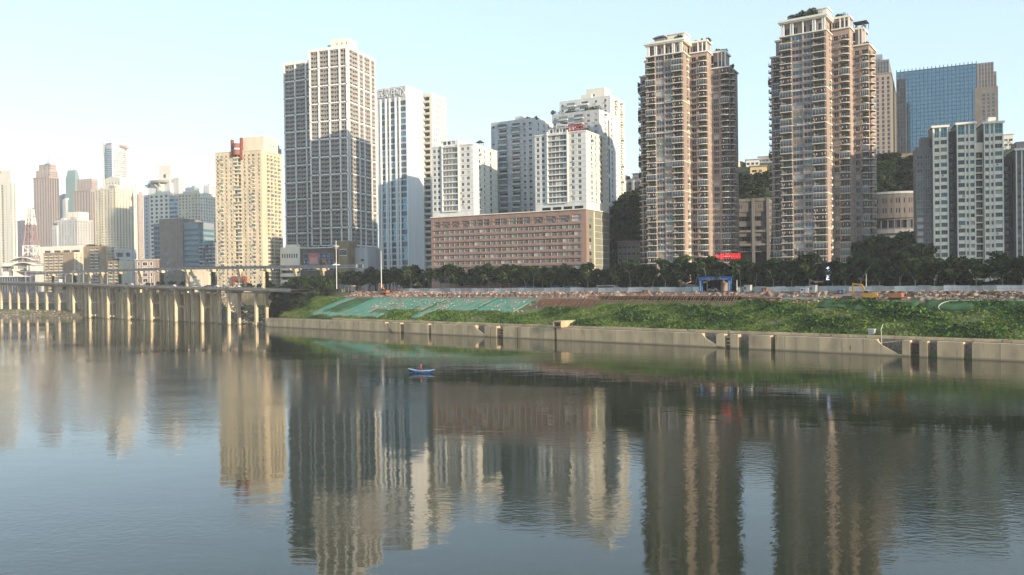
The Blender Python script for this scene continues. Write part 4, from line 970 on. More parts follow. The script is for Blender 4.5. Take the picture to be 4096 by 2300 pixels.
# ---- buildings standing against the hill
b, L, W, H = start('curved_hall', 'pinkish grey curved hall with slit windows, under the hillside trees behind the ribbed towers', 'building', 3496, 3700, None, 766, 436, -13, z0=40, W=20, seed=45)
N = 8; wb = b.part('wall'); cv = lambda t: (L * t, -5.5 * math.sin(math.pi * min(t * 1.0, 1)) * .7)
for i in range(N):
    p, q = cv(i / N), cv((i + 1) / N); sl = math.dist(p, q)
    b.face(p, q, H - 13.5, H, 'hall_pink', [dict(u=sl * .3, w=.55, sill=1.6, h=2.6, d=.25, g='dark', frame=None, n=1), dict(u=sl * .72, w=.55, sill=1.6, h=2.6, d=.25, g='dark', frame=None, n=1)] if i % 2 else [dict(u=sl * .5, w=.55, sill=1.6, h=2.6, d=.25, g='dark', frame=None, n=1)], 5.2, H - 12.5, 2)
    b.face((p[0], p[1] + 1), (q[0], q[1] + 1), H - 19.5, H - 13.5, 'grey_brown', [dict(u=sl / 2, w=sl * .86, sill=.8, h=4.2, d=.8, n=3, g='dark', frame='grey_metal')], 6, H - 19.5, 1)
    b.face((p[0], p[1] + .2), (q[0], q[1] + .2), H - 21.5, H - 19.5, 'grey_paint'); b.face((p[0], p[1] + 1.5), (q[0], q[1] + 1.5), 0, H - 21.5, 'concrete_grey')
    b.part('roof').poly([(p[0], p[1], H - .3), (q[0], q[1], H - .3), (q[0], W, H - .3), (p[0], W, H - .3)], 'roof_light')
    b.part('parapet_coping').poly([(p[0], p[1] - .3, H + .3), (q[0], q[1] - .3, H + .3), (q[0], q[1] + .4, H + .3), (p[0], p[1] + .4, H + .3)], 'grey_white')
    b.part('parapet_coping').poly([(p[0], p[1] - .3, H - .8), (q[0], q[1] - .3, H - .8), (q[0], q[1] - .3, H + .3), (p[0], p[1] - .3, H + .3)], 'grey_white')
b.face((L, 0), (L, W), 0, H, 'pink_wash'); b.face((L, W), (0, W), 0, H, 'pink_wash'); b.face((0, W), (0, 0), 0, H, 'pink_wash')
m = b.newpart('green_glazing'); m.box(-1, 10, -2.0, -1.0, H - 27.5, H - 23, 'glass_green')
for i in range(9): m.box(-1 + i * 1.35, -.85 + i * 1.35, -2.1, -2.01, H - 27.5, H - 23, 'grey_metal')
b.finish()
b, L, W, H = start('framed_building', 'grey hillside building carried on tall concrete columns, between the two brown towers', 'building', 2944, 3074, None, 790, 462, -22, z0=24, W=22, seed=46)
F = 3.9
fr = [dict(u=L * f, w=.7, sill=.9, h=2.2, d=.2, g='dark', n=1, frame='white_metal') for f in (.10, .16, .44, .50, .70, .76)]
b.face((0, 0), (L, 0), H - 7.5, H, 'grey_brown', fr, 7.5, H - 6.6, 1)
zz = H - 7.5
for k_ in range(4):
    b.face((0, .5), (L, .5), zz - 5.6, zz, 'grey_brown', [dict(u=L * .24, w=L * .36, sill=.5, h=2.6, d=1.2, g='dark', n=4, frame='grey_metal'), dict(u=L * .70, w=L * .36, sill=.5, h=2.6, d=1.2, g='dark', n=4, frame='grey_metal')], 5.6, zz - 5.6, 1); zz -= 5.6
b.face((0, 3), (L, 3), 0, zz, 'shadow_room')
G = b.part('column')
for f in (.02, .53, .98): G.box(L * f - .8, L * f + .8, -.8, -.01, 0, H, 'concrete_grey')
G = b.part('beam')
for z in (H - .8, H - 18.0, H - 25.5): G.box(-.5, L + .5, -.55, .49, z - .9, z + .3, 'concrete_grey')
b.face((L, 0), (L, W), 0, H, 'grey_brown'); b.face((L, W), (0, W), 0, H, 'grey_brown'); b.face((0, W), (0, 0), 0, H, 'grey_brown'); b.roof([(0, 0), (L, 0), (L, W), (0, W)], H - .4)
roof_plants(b, 0, L, 0, 8, H - .3, 22, 2.0); b.finish()
def simple(name, label, cat, x1, x2, x3, ytop, D, deg, z0, W, m_, fh, frcols, sdcols, seed, roof='roof_grey', group=None, sm=None, ring=None, cap=100, g='mix'):
    b, L, W, H = start(name, label, cat, x1, x2, x3, ytop, D, deg, z0=z0, W=W, seed=seed, group=group)
    nf = int((H - 1.3) / fh); zf = H - 1.3 - nf * fh
    F = frcols(L) if callable(frcols) else frcols; S2 = sdcols(W) if callable(sdcols) else sdcols
    b.vol(0, L, 0, W, 0, H, m_, F, S2, F[:1] and [dict(u=W / 2, w=1.2, d=.2)], None, fh, zf, nf, roof=roof, sm=sm)
    if ring: b.ring(0, L, 0, W, H, ring[0], ring[1], ring[2])
    return b, L, W, H, nf, zf
b, L, W, H, nf, zf = simple('apartment_block', 'old dark apartment block with projecting bays on top of the wooded slope', 'building', 2455, 2585, None, 712, 545, -32, 62, 16, 'grey_paint', 3.2, lambda L: even(L, 7, 1.9, sill=.8, h=1.5, d=.6, g='dark', ac=.3), [], 47)
for i in range(4): b.part('bay').box(L * (.08 + .25 * i), L * (.08 + .25 * i) + 1.5, -1.6, -.005, 0, H - 1, 'grey_white')
roof_plants(b, 0, L, 1, 8, H - .3, 18, 1.8)
m = b.newpart('penthouse'); m.box(L * .1, L * .34, 2, 9, H - .8, H + 3.2, 'terracotta_dark'); m.box(L * .55, L * .95, 2, 9, H - .8, H + 3.6, 'grey_paint'); m.box(L * .52, L * .98, 1.4, 9.4, H + 3.6, H + 4.0, 'grey_metal'); b.finish()
b, L, W, H, nf, zf = simple('apartment_block', 'sunlit cream apartment block on the hilltop, just right of the narrower brown tower', 'building', 2925, 2946, 2984, 642, 560, -34, 70, None, 'cream_paint', 3.1, lambda L: even(L, 2, 1.5, d=.3), lambda W: even(W, 4, 1.6, d=.3, ac=.3, bal=('cream', .6, 2.0), balskip=.5), 48, ring=(.4, .5, 'cream_light')); b.finish()
b, L, W, H, nf, zf = simple('apartment_block', 'shaded white hilltop block with a flat overhanging roof, between the brown towers', 'building', 2984, 3036, None, 637, 560, -18, 70, 12, 'white_grey', 3.1, lambda L: even(L, 3, 1.9, d=.4, g='dark'), [], 49, ring=(.5, .8, 'grey_white')); b.finish()
b, L, W, H, nf, zf = simple('apartment_block', 'grey hilltop block half hidden by the tallest brown tower', 'building', 3032, 3090, None, 624, 575, -18, 70, 12, 'grey_paint', 3.1, lambda L: even(L, 4, 1.9, d=.4, g='dark'), [], 50, ring=(.4, .4, 'grey_white')); b.finish()
b, L, W, H, nf, zf = simple('apartment_block', 'ochre-brown hilltop block in front of the grey one, above the hillside trees', 'building', 3000, 3066, 3084, 664, 530, -18, 66, None, 'ochre_wall', 3.2, lambda L: [dict(u=L * .25, w=L * .3, d=.8, g='dark'), dict(u=L * .62, w=L * .2, d=.5)], [], 51, ring=(.6, .7, 'brown_pale')); b.finish()
b, L, W, H, nf, zf = simple('low_house', 'low tiled house at the foot of the wooded slope, left of the narrower brown tower', 'house', 2470, 2560, None, 965, 442, -28, 24, 10, 'grey_brown', 3.4, lambda L: even(L, 5, 1.8, d=.4, g='dark'), [], 52); b.ring(0, L, 0, W, H, .5, .8, 'terracotta_dark'); b.finish()

# ---- added unseen tower right of the frame, placed to shade the right-hand blocks
for (s_, d_, H_, lab, sdn) in ((268, 84, 90, 'added unseen tower block placed beyond the right edge to shade the ribbed towers', 61),):
    b = Building('apartment_tower', lab, 'tower', 250, 276.4, 18.2, R(-34), None, sdn)
    b.vol(0, 36, 0, 26, 0, H_, 'brown_stone', even(36, 6, 2.4, d=.3), even(26, 3, 2.4, d=.3), even(26, 3, 2.4, d=.3), None, 3, 2, int((H_ - 4) / 3)); b.finish(cap=20)

# ================================================================== left part of the city
b, L, W, H, nf, zf = simple('apartment_tower', 'white apartment tower with dark balcony rows at the left edge of the photo', 'tower', -75, 50, 66, 730, 960, -24, 18, None, 'cream_light', 3.0, lambda L: cols(L, [.14, .40, .66], 4.6, sill=.3, h=1.8, d=1.0, g='dark', n=4) + cols(L, [.27, .53, .80, .93], 1.5, d=.3), lambda W: even(W, 3, 2.2, sill=.4, h=2.0, d=.9, g='dark'), 71, roof='roof_light')
b.vol(-2, L * .88, 3, W - 2, H - 1, H + 15, 'cream_light', part='penthouse', roof='roof_light'); b.vol(L * .1, L * .6, 5, W - 4, H + 14, H + 19, 'grey_white', part='penthouse'); b.finish(80)
b, L, W, H, nf, zf = simple('spire_tower', 'stepped pink tower with a pointed spire on the left of the skyline', 'tower', 133, 197, 236, 708, 1400, -26, 16, None, 'pink_wash', 3.4, lambda L: even(L, 6, 2.6, sill=.5, h=2.5, d=.5, g='dark', frame=None), lambda W: even(W, 4, 3.4, sill=.3, h=2.8, d=.8, g='dark', frame=None), 72, ring=(1.2, 1.0, 'pink_wash'))
b.vol(L * .10, L * .98, 2, W * .92, H - 1, H + 13, 'pink_wash', even(L * .88, 4, 2.2, sill=.6, h=2.2, d=.5, g='dark', frame=None), even(W * .9 - 2, 4, 2, sill=.6, h=2.2, g='dark', frame=None), None, None, 3.4, H, 3, part='upper_wall')
b.vol(L * .22, L * .95, 4, W * .80, H + 12, H + 23, 'pink_wash', even(L * .73, 3, 2.6, sill=.6, h=2.8, d=.5, g='dark', frame=None), even(W * .8 - 4, 3, 2.4, g='dark', frame=None), None, None, 4.4, H + 13, 2, part='upper_wall')
m = b.newpart('spire'); cx_, cy_ = L * .72, W * .4
m.tube((cx_, cy_, H + 22), (cx_, cy_, H + 26), 6, 2.4, 8, 'blue_grey'); m.tube((cx_, cy_, H + 26), (cx_, cy_, H + 41), 1.0, .15, 6, 'grey_metal'); b.finish(100)
b, L, W, H, nf, zf = simple('office_tower', 'slim green glass tower tapering at the top, left of the skyline', 'tower', 262, 300, 318, 712, 1700, -24, 16, None, 'glass_green', 4.0, lambda L: even(L, 3, L / 3 - .5, sill=1.0, h=2.8, d=.2, g='green', frame=None), lambda W: even(W, 3, W / 3 - .5, sill=1.0, h=2.8, d=.2, g='green', frame=None), 73)
m = b.newpart('tapered_top')
ta = [(0, 0), (L, 0), (L, W), (0, W)]; tb = [(3, 3), (L - 3, 3), (L - 3, W - 3), (3, W - 3)]
for i in range(4):
    j = (i + 1) % 4; m.poly([(*ta[i], H + .05), (*ta[j], H + .05), (*tb[j], H + 17), (*tb[i], H + 17)], 'glass_green')
for (x, y) in tb: m.box(x - .4, x + .4, y - .4, y + .4, H + 16, H + 21, 'grey_metal')
for k in range(4): m.box(.5 + .8 * k, L - .5 - .8 * k, .3 + .7 * k, .9 + .7 * k, H + .5 + 4 * k, H + 1.3 + 4 * k, 'white_metal')
b.finish(60)
b, L, W, H, nf, zf = simple('apartment_tower', 'pink stepped tower in front of the green glass tower', 'tower', 293, 362, 396, 762, 1350, -26, 16, None, 'pink_wash', 3.3, lambda L: even(L, 6, 2.6, d=.5, sill=.4, h=2.5, g='dark', frame=None), lambda W: even(W, 4, 2.6, sill=.4, h=2.5, d=.5, g='dark', frame=None), 74, ring=(1.4, 1.0, 'pink_wash'))
b.vol(L * .12, L * .98, 3, W * .9, H - 1, H + 20, 'pink_wash', even(L * .86, 5, 1.8, d=.4, g='dark', frame=None), even(W * .9 - 3, 4, 1.8, g='dark', frame=None), None, None, 3.3, H, 5, part='upper_wall'); b.finish(100)
# curved grey landmark tower
b, L, W, H = start('landmark_tower', 'tallest far tower on the left skyline, two curved pale slabs around a dark glass core', 'tower', 413, 450, 503, 566, 1650, -18, z0=16, seed=75)
NN = 8
def arc(x0, x1, y0, bulge, n, t): return (x0 + (x1 - x0) * t, y0 - bulge * math.sin(math.pi * t))
for i in range(NN):
    p, q = arc(L * .02, L, 0, 3, NN, i / NN), arc(L * .02, L, 0, 3, NN, (i + 1) / NN)
    b.face(p, q, 0, H - 7 * (1 - i / NN) * .2 - 5, 'blue_grey', [dict(u=math.dist(p, q) / 2, w=math.dist(p, q) - .3, sill=.9, h=2.9, d=.1, g='blue', frame=None, n=1)] if i > 0 else (), 4.2, 2, int((H - 12) / 4.2), part='glass_core')
for i in range(NN):
    t = i / NN; p = (L + 1.2 + 4 * math.sin(math.pi * t), W * t); t = (i + 1) / NN; q = (L + 1.2 + 4 * math.sin(math.pi * t), W * t)
    b.face(p, q, 0, H + 2 - 5 * t, 'grey_white', [dict(u=math.dist(p, q) / 2, w=math.dist(p, q) - .9, sill=1.6, h=1.2, d=.15, g='mix', frame=None, n=1)], 4.2, 2, int((H - 16) / 4.2), part='curved_slab')
    b.part('roof').poly([(p[0], p[1], H - 3), (q[0], q[1], H - 3), (0, q[1], H - 3), (0, p[1], H - 3)], 'roof_light')
m = b.newpart('edge_slab'); m.box(-1.5, L * .10, -2, 3, 0, H + 1, 'white_grey'); m.box(L - .8, L + 1.2, -1.5, .8, 0, H + 3.5, 'white_paint'); m.box(L + 1.2, L + 3.4, W - .2, W + 1.2, 0, H - 1, 'white_paint')
m.poly([(L * .1, -2, H - 28), (L * .1, -2, H + .8), (L * .3, -2.9, H - 8), (L * .28, -2.9, H - 20)], 'white_grey')
b.face((0, W), (0, 0), 0, H - 6, 'grey_white'); b.face((L, W), (0, W), 0, H - 4, 'grey_white')
b.finish(60)
sg = empty('rooftop_sign', (*b.world(L + 5, W * .35), b.z0 + H - 5), b.a + R(78), 'small red lettering sign near the top of the tallest far tower', 'sign')
mb_ = MB()
for i in range(5): mb_.box(i * 4.2, i * 4.2 + 3.1, -1.6, -1.2, -5 - i * .25, -.6 - i * .25, 'red_paint'); mb_.box(i * 4.2 + .8, i * 4.2 + 2.2, -1.65, -1.61, -3.8 - i * .25, -2.2 - i * .25, 'grey_white')
build(mb_, 'lettering', sg)
simple_specs = [
 ('apartment_tower', 'large cream apartment tower in the middle of the left skyline, lower right half in shadow', 378, 462, 534, 750, 960, -28, 'cream_paint', 3.0, 7, 6, 76),
 ('apartment_tower', 'cream tower with a curved roof rising just behind the large cream apartment tower', 418, 480, 546, 722, 1080, -28, 'cream_light', 3.1, 5, 6, 77),
 ('apartment_block', 'blue-grey mid-rise block with many small windows left of the large cream tower', 222, 308, 372, 877, 960, -20, 'grey_white', 3.2, 8, 6, 78),
 ('apartment_tower', 'purple-grey far block between the edge tower and the spire tower', 68, 118, 146, 880, 1300, -24, 'purple_grey', 3.3, 6, 4, 79),
 ('office_block', 'faint far block beside the spire tower', 236, 251, 263, 780, 1750, -24, 'blue_grey', 3.6, 3, 2, 80),
 ('office_block', 'second faint far block, left of the green glass tower', 250, 262, 272, 797, 1600, -24, 'grey_white', 3.6, 3, 2, 81),
 ('apartment_tower', 'pale pink tower half hidden behind the tower with the round rooftop ring', 543, 552, 572, 775, 1150, -26, 'pink_wash', 3.2, 2, 4, 82),
 ('apartment_tower', 'pale cream tower with tiny windows left of the beige tower', 800, 812, 862, 782, 830, -20, 'cream_light', 3.1, 1, 5, 83),
 ('apartment_tower', 'pinkish cream tower with two window columns behind the grey mural wall', 712, 790, 802, 770, 880, -20, 'cream_paint', 3.2, 6, 1, 84),
 ('office_tower', 'far dark grey tower top behind the pinkish cream tower', 741, 776, 797, 748, 1600, -24, 'blue_grey', 3.8, 5, 4, 85),
 ('apartment_tower', 'small white tower top just left of the beige tower', 813, 836, 864, 740, 1150, -22, 'white_grey', 3.2, 3, 3, 86),
 ('apartment_tower', 'grey building roof just showing between the beige tower and the grid towers', 1070, 1100, 1126, 590, 760, -20, 'grey_white', 3.2, 4, 4, 87),
]
for (nm, lab, x1, x2, x3, yt, D, dg, m_, fh, nfc, nsc, sdn) in simple_specs:
    b, L, W, H, nf, zf = simple(nm, lab, nm.split('_')[1] if nm.split('_')[1] != 'block' else 'building', x1, x2, x3, yt, D, dg, 16, None, m_, fh, lambda L: even(L, nfc, min(2.4, L / nfc * .42), sill=.8, h=1.6, d=.4, g='res', frame=None, ac=.15 if D < 1100 else 0), lambda W: even(W, nsc, min(2.4, W / nsc * .42), sill=.8, h=1.6, d=.4, g='res', frame=None, ac=.15 if D < 1100 else 0), sdn, roof='roof_light')
    if sdn == 76:
        for k in range(nf): 
            b.part('balcony_row').box(L * .30, L * .42, -.9, -.004, zf + k * fh, zf + k * fh + .9, 'cream_light'); b.part('balcony_row').box(L * .72, L * .84, -.9, -.004, zf + k * fh, zf + k * fh + .9, 'cream_light')
        b.vol(L * .3, L * .8, 4, W * .6, H - 1, H + 4, 'cream_light', part='penthouse')
    if sdn == 77:
        m = b.newpart('curved_roof')
        for i in range(8):
            f = lambda t: (L * t, 6 * math.sin(math.pi * (.2 + .6 * t)))
            p, q = f(i / 8), f((i + 1) / 8); m.box(p[0], q[0], 0.05, W * .5, H + .05, H + (p[1] + q[1]) / 2, 'cream_light')
    if sdn == 78: b.vol(L * .45, L * .95, 4, W * .8, H - 1, H + 9, 'cream_light', cols(L * .5, [.4], 2, h=2), part='penthouse', fh=4, nf=2, zf=H); b.vol(-L * .12, L * .12, -2, 8, 0, H - 6, 'grey_white', even(L * .24, 2, 1.8, g='dark', frame=None), part='side_wing', fh=3.2, zf=1, nf=int((H - 9) / 3.2)); roof_plants(b, -L * .1, L * .1, -1, 4, H - 6, 5, 2.0)
    if sdn == 83: b.vol(-L * 1.2, L * .3, 6, 16, H - 1, H + 3, 'cream_light', part='penthouse')
    m = b.newpart('roof_tank'); m.box(L * .15, L * .32, 3, 7, H - .9, H + 2.4, 'white_grey'); m.tube((L * .24, 5, H + 2.4), (L * .24, 5, H + 7.5), .25, .12, 5, 'grey_metal')
    m = b.newpart('stair_head'); m.box(L * .55, L * .8, 4, 9, H - .9, H + 3.2, m_)
    b.finish(70 if D > 1200 else 100)
# tower with the round rooftop ring
b, L, W, H = start('office_tower', 'white tower with a round ring canopy on its roof and a curved glass side', 'tower', 568, 674, None, 772, 930, -22, z0=16, W=24, seed=90)
fh = 4.6; nf = int((H - 1) / fh); zf = H - 1 - nf * fh
b.vol(0, L * .27, 2, W, 0, H, 'grey_white', [dict(u=4, w=2, d=.3, g='dark', frame=None)], None, None, None, fh, zf, nf, part='side_wing')
b.vol(L * .27 + .01, L, 0, W, 0, H - .2, 'cream_light', even(L * .73, 4, 3.6, sill=1.0, h=2.6, d=.6, g='dark', n=2), None, None, None, fh, zf, nf)
prev = None
for i in range(7):
    t = R(-90 + i * 22); p = (L + 7 + 9 * math.cos(t), 10 + 9 * math.sin(t))
    if prev: b.face(prev, p, 0, H - 3, 'grey_white', [dict(u=math.dist(prev, p) / 2, w=math.dist(prev, p) - .2, sill=1.0, h=2.4, d=.2, g='blue', frame='grey_metal', n=1)], fh, zf, nf - 1, part='glass_side')
    prev = p
b.face((L, 1), (L + 7, 1), 0, H - 3, 'grey_white', [dict(u=3.5, w=6.6, sill=1, h=2.4, d=.2, g='blue', n=3, frame='grey_metal')], fh, zf, nf - 1, part='glass_side')
b.part('roof').prism([(L, 1)] + [(L + 7 + 9 * math.cos(R(-90 + i * 22)), 10 + 9 * math.sin(R(-90 + i * 22))) for i in range(9)] + [(L, 19)], H - 4, H - 3.05, 'roof_light')
m = b.newpart('rooftop_drum'); m.tube((L * .62, 10, H - .8), (L * .62, 10, H + 14), 9, 9, 20, 'cream_light'); m.tube((L * .62, 10, H + 12.2), (L * .62, 10, H + 14.4), 15, 15.5, 28, 'grey_metal')
for i in range(10): t = 2 * math.pi * i / 10; m.tube((L * .62 + 9 * math.cos(t), 10 + 9 * math.sin(t), H + 8), (L * .62 + 14 * math.cos(t), 10 + 14 * math.sin(t), H + 12.4), .5, .5, 4, 'cream_light')
m = b.newpart('penthouse'); m.box(L * .16, L * .98, 3, 18, H - 1, H + 16.5, 'white_grey'); m.box(L * .52, L * .98, 5, 14, H + 14, H + 32, 'cream_light'); m.box(L * .70, L * .78, 4.9, 4.99, H + 18, H + 22, 'grey_dark'); m.box(L * 1.0, L * 1.18, 8, 16, H - 3, H + 18, 'grey_white')
roof_plants(b, 1, L * .25, 1, 6, H + 8, 6, 3.0); b.finish()
# grey wall with map-like reliefs, between a dark glass strip and a teal striped wing
b, L, W, H = start('office_block', 'grey-brown office block with map-like wall reliefs and a teal striped wing', 'building', 636, 730, None, 873, 700, -14, z0=18, W=26, seed=91)
b.vol(0, L, 0, W, 0, H, 'brown_pale', [dict(u=L * f, w=.5, sill=1.2, h=.8, d=.2, g='dark', frame=None, n=1, skip=(3, 7)) for f in (.25, .5, .62, .78, .93)], None, None, None, 4.2, 2, int((H - 3) / 4.2))
b.vol(-7.5, -.01, 2.5, W - 2, 0, H - 3.6, 'blue_grey', [dict(u=2.2, w=3, sill=.6, h=2.8, d=.15, g='off', n=2, frame=None), dict(u=5.5, w=2.6, sill=.6, h=2.8, d=.15, g='off', n=2, frame=None)], None, None, None, 4.2, 2, int((H - 7) / 4.2), part='glass_wing')
b.vol(L + .01, L + 14, 1.5, W - 2, 0, H - 3.4, 'band_blue', [dict(u=7, w=13.4, sill=1.3, h=2.2, d=.3, g='teal', n=6, frame='grey_metal')], [dict(u=12, w=20, sill=1.3, h=2.2, d=.3, g='teal', n=6, frame='grey_metal')], None, None, 4.4, 1, int((H - 6) / 4.4), part='teal_wing')
rr = random.Random(5)
for (cx_, cz, s_) in ((.38, .78, 2.2), (.42, .60, 1.4), (.30, .52, 2.4), (.48, .44, 2.6), (.36, .40, 2.2), (.40, .30, 3.0), (.28, .25, 2.4), (.50, .27, 2.0)):
    m = b.newpart('wall_relief'); pts = [(L * cx_ + s_ * rr.uniform(.6, 1.3) * math.cos(t * .785), H * cz + s_ * .6 * rr.uniform(.5, 1.3) * math.sin(t * .785)) for t in range(8)]
    m.poly([(p[0], -.12, p[1]) for p in pts], 'grey_paint')
    for i in range(8): j = (i + 1) % 8; m.poly([(pts[i][0], -.004, pts[i][1]), (pts[j][0], -.004, pts[j][1]), (pts[j][0], -.12, pts[j][1]), (pts[i][0], -.12, pts[i][1])], 'grey_paint')
b.finish()
b, L, W, H, nf, zf = simple('apartment_block', 'shabby blue-grey apartment block with deep balconies beside the beige tower', 'building', 797, 861, None, 968, 690, -17, 18, 14, 'blue_grey', 3.0, lambda L: even(L, 5, 2.2, sill=.1, h=2.3, d=1.3, g='dark', kind='loggia', bal=('grey', 1.0, 2.5), balskip=.3), [], 92); roof_plants(b, 0, L, 1, 6, H - .5, 8, 1.3); b.finish()
b, L, W, H, nf, zf = simple('market_hall', 'long white low hall with a ribbon of openings behind the old brown apartments', 'building', 138, 332, None, 982, 950, -16, 18, 30, 'cream_light', 6.5, lambda L: [dict(u=L * (.06 + .2 * i), w=L * .14, sill=.6, h=2.4, d=1.5, g='dark', n=3) for i in range(5)], [], 93, roof='roof_light'); b.finish()
b, L, W, H, nf, zf = simple('old_apartments', 'old tan-brown walk-up apartments with rows of balconies, left one of two', 'building', 174, 296, 332, 1008, 850, -15, 18, None, 'beige_dark', 3.0, lambda L: even(L * .66, 4, 3.6, sill=.2, h=2.2, d=1.2, g='mix', n=4, bal=('cream', .8, 4.2)) + [dict(u=L * .86, w=1.4)], lambda W: even(W, 2, 1.8, ac=.6), 94, roof='roof_light', sm='beige_paint'); roof_plants(b, L * .5, L, 1, 8, H - .4, 9, 1.6); b.finish()
b, L, W, H, nf, zf = simple('old_apartments', 'old tan-brown apartment block with a central stack of balconies, right one of two', 'building', 333, 426, 457, 983, 800, -15, 18, None, 'beige_dark', 3.0, lambda L: cols(L, [.38, .58], 3.2, sill=.2, h=2.2, d=1.2, g='mix', n=3, bal=('cream', .8, 3.8)), lambda W: even(W, 2, 1.8, ac=.6, bal=('cream', .6, 2.2)), 95, roof='roof_light', sm='beige_paint'); roof_plants(b, 1, L * .6, 1, 8, H - .4, 12, 1.7); b.finish()
b, L, W, H, nf, zf = simple('concrete_hall', 'pale concrete hall on columns right of the old brown apartments', 'building', 456, 530, 545, 996, 800, -16, 18, None, 'grey_white', 7, lambda L: [dict(u=L * .30, w=L * .36, sill=1, h=4, d=2, g='dark', n=3), dict(u=L * .75, w=L * .25, sill=1, h=4, d=2, g='dark', n=2)], [], 96, roof='roof_light'); b.finish()
b, L, W, H, nf, zf = simple('old_apartments', 'small brown-and-cream block with a blank gable above the monorail', 'building', 430, 476, 528, 1041, 735, -22, 18, None, 'beige_dark', 3.0, lambda L: even(L, 2, 3.4, sill=.2, h=2.2, d=1, g='mix', n=3, bal=('cream', .7, 4)), lambda W: [dict(u=W * .5, w=1.6, k0=2, k1=3)], 97, sm='cream_paint'); roof_plants(b, 0, L, 1, 6, H - .4, 6, 1.4); b.finish()
b, L, W, H, nf, zf = simple('small_house', 'brown house with three white-framed windows above the monorail', 'house', 540, 632, 640, 1038, 668, -10, 18, None, 'brown_stone', 4.4, lambda L: cols(L, [.16, .70], 1.8, sill=1.0, h=2.8, g='dark', n=1, d=.25, m='brown_stone') + cols(L, [.43], 4.0, sill=1.0, h=2.4, g='dark', n=2, d=.25), [], 98, ring=(.4, .5, 'cream_light'))
m = b.newpart('window_surround')
for (f, w_) in ((.16, 1.8), (.70, 1.8), (.43, 4.0)):
    u = L * f
    for k in range(nf):
        z = zf + k * 4.4 + .9; hh = 3.0
        for (xa, xb, za, zb) in ((u - w_ / 2 - .35, u - w_ / 2 - .02, z - .3, z + hh + .3), (u + w_ / 2 + .02, u + w_ / 2 + .35, z - .3, z + hh + .3), (u - w_ / 2 - .02, u + w_ / 2 + .02, z - .3, z + .06), (u - w_ / 2 - .02, u + w_ / 2 + .02, z + hh - .02, z + hh + .3)): m.box(xa, xb, -.12, -.004, za, zb, 'white_paint')
b.finish()
b, L, W, H, nf, zf = simple('pump_house', 'cream flat-roofed building below the monorail beam, left of the beige tower', 'building', 758, 832, 848, 1076, 600, -12, 18, None, 'cream_paint', 6, lambda L: [dict(u=L * .3, w=3, sill=1.2, h=1.0, d=.3, g='dark', n=3)], [], 99, ring=(.4, .4, 'cream_light')); b.finish()
# parking deck and the billboard podium right of the beige tower
b, L, W, H, nf, zf = simple('parking_building', 'white parking building with open decks, between the beige tower and the billboard podium', 'building', 1120, 1199, None, 988, 592, -17, 18, 26, 'cream_light', 4.6, lambda L: [dict(u=L * .5, w=L * .96, sill=1.2, h=2.2, d=3, g='dark', n=1, frame=None, k0=0, k1=3)] , [], 100, roof='roof_light')
m = b.newpart('slit_window')
for i in range(7): m.box(L * (.1 + .12 * i), L * (.1 + .12 * i) + .8, -.08, -.004, H - 7.6, H - 4.6, 'shadow_room')
m = b.newpart('sloped_parapet'); m.box(L * .2, L * .8, 2, 6, H - .9, H + 2.0, 'cream_light'); b.finish()
b, L, W, H = start('billboard_podium', 'dark brown podium with framed light boxes, a pink poster and a poster of hands', 'building', 1200, 1344, None, 991, 560, -13, z0=18, W=24, seed=101)
b.vol(0, L, 0, W, 0, H, 'mall_brown')
zt = H - 3.2; x0 = L * .10; rowh = 4.0; cw = L * .845 / 6
def fr(i, j, w_, h_, mt, nm='light_box'):
    m = b.newpart(nm); xa, xb = x0 + i * cw + .22, x0 + (i + w_) * cw - .22; zb, za = zt - j * rowh - .2, zt - (j + h_) * rowh + .2
    m.box(xa, xb, -.25, -.005, za, zb, 'grey_metal'); m.box(xa + .25, xb - .25, -.30, -.252, za + .25, zb - .25, mt); return m, xa, xb, za, zb
for (i, j, lt) in ((0, 0, 0), (0, 1, 1), (0, 2, 1), (3, 0, 2), (4, 0, 2), (5, 0, 0), (5, 1, 1), (5, 2, 1), (1, 2, 1), (2, 2, 1)):
    m, xa, xb, za, zb = fr(i, j, 1, 1, 'poster_navy' if lt else 'glass_dark')
    if lt: m.box(xa + .3, xa + 1.0, -.34, -.302, za + 1, za + 2.4, 'poster_light'); m.box(xb - 1.0, xb - .3, -.34, -.302, za + 1, za + 2.4, 'poster_light')
m, xa, xb, za, zb = fr(1, 0, 2, 2, 'poster_pink', 'pink_poster')
for k in range(3): m.box(xa + .8, xb - .8, -.34, -.302, zb - 3.6 - k * 1.2, zb - 3.0 - k * 1.2, 'poster_text')
m.box(xa + .3, xb - .3, -.335, -.302, za + .3, za + 1.3, 'poster_orange')
m, xa, xb, za, zb = fr(3, 1, 2, 2, 'poster_brown', 'hands_poster')
for (fx, fz, w_, h_) in ((.42, .80, .55, 1.0), (.58, .84, .6, .9), (.70, .72, .55, 1.1), (.28, .38, .8, .9), (.66, .36, 1.2, .9), (.80, .55, .6, 1.3), (.50, .18, .8, .4)):
    cx_, cz = xa + (xb - xa) * fx, za + (zb - za) * fz
    m.poly([(cx_ + w_ * math.cos(R(a_)), -.34, cz + h_ * math.sin(R(a_))) for a_ in range(0, 360, 30)], 'poster_skin')
    for q in (-1, 0, 1): m.box(cx_ - w_ * .7, cx_ + w_ * .5, -.36, -.342, cz + q * h_ * .33 - .05, cz + q * h_ * .33 + .05, 'poster_brown')
m = b.newpart('roof_rail'); m.box(L * .2, L * .9, 1, 1.3, H - .9, H + .6, 'white_paint'); roof_plants(b, L * .2, L * .95, 2, 5, H, 12, 1.0); b.finish()
b, L, W, H = start('stone_portal', 'tan stone portal block with two tall glass panels, right of the billboard podium', 'building', 1351, 1393, None, 963, 548, -13, z0=18, W=14, seed=102)
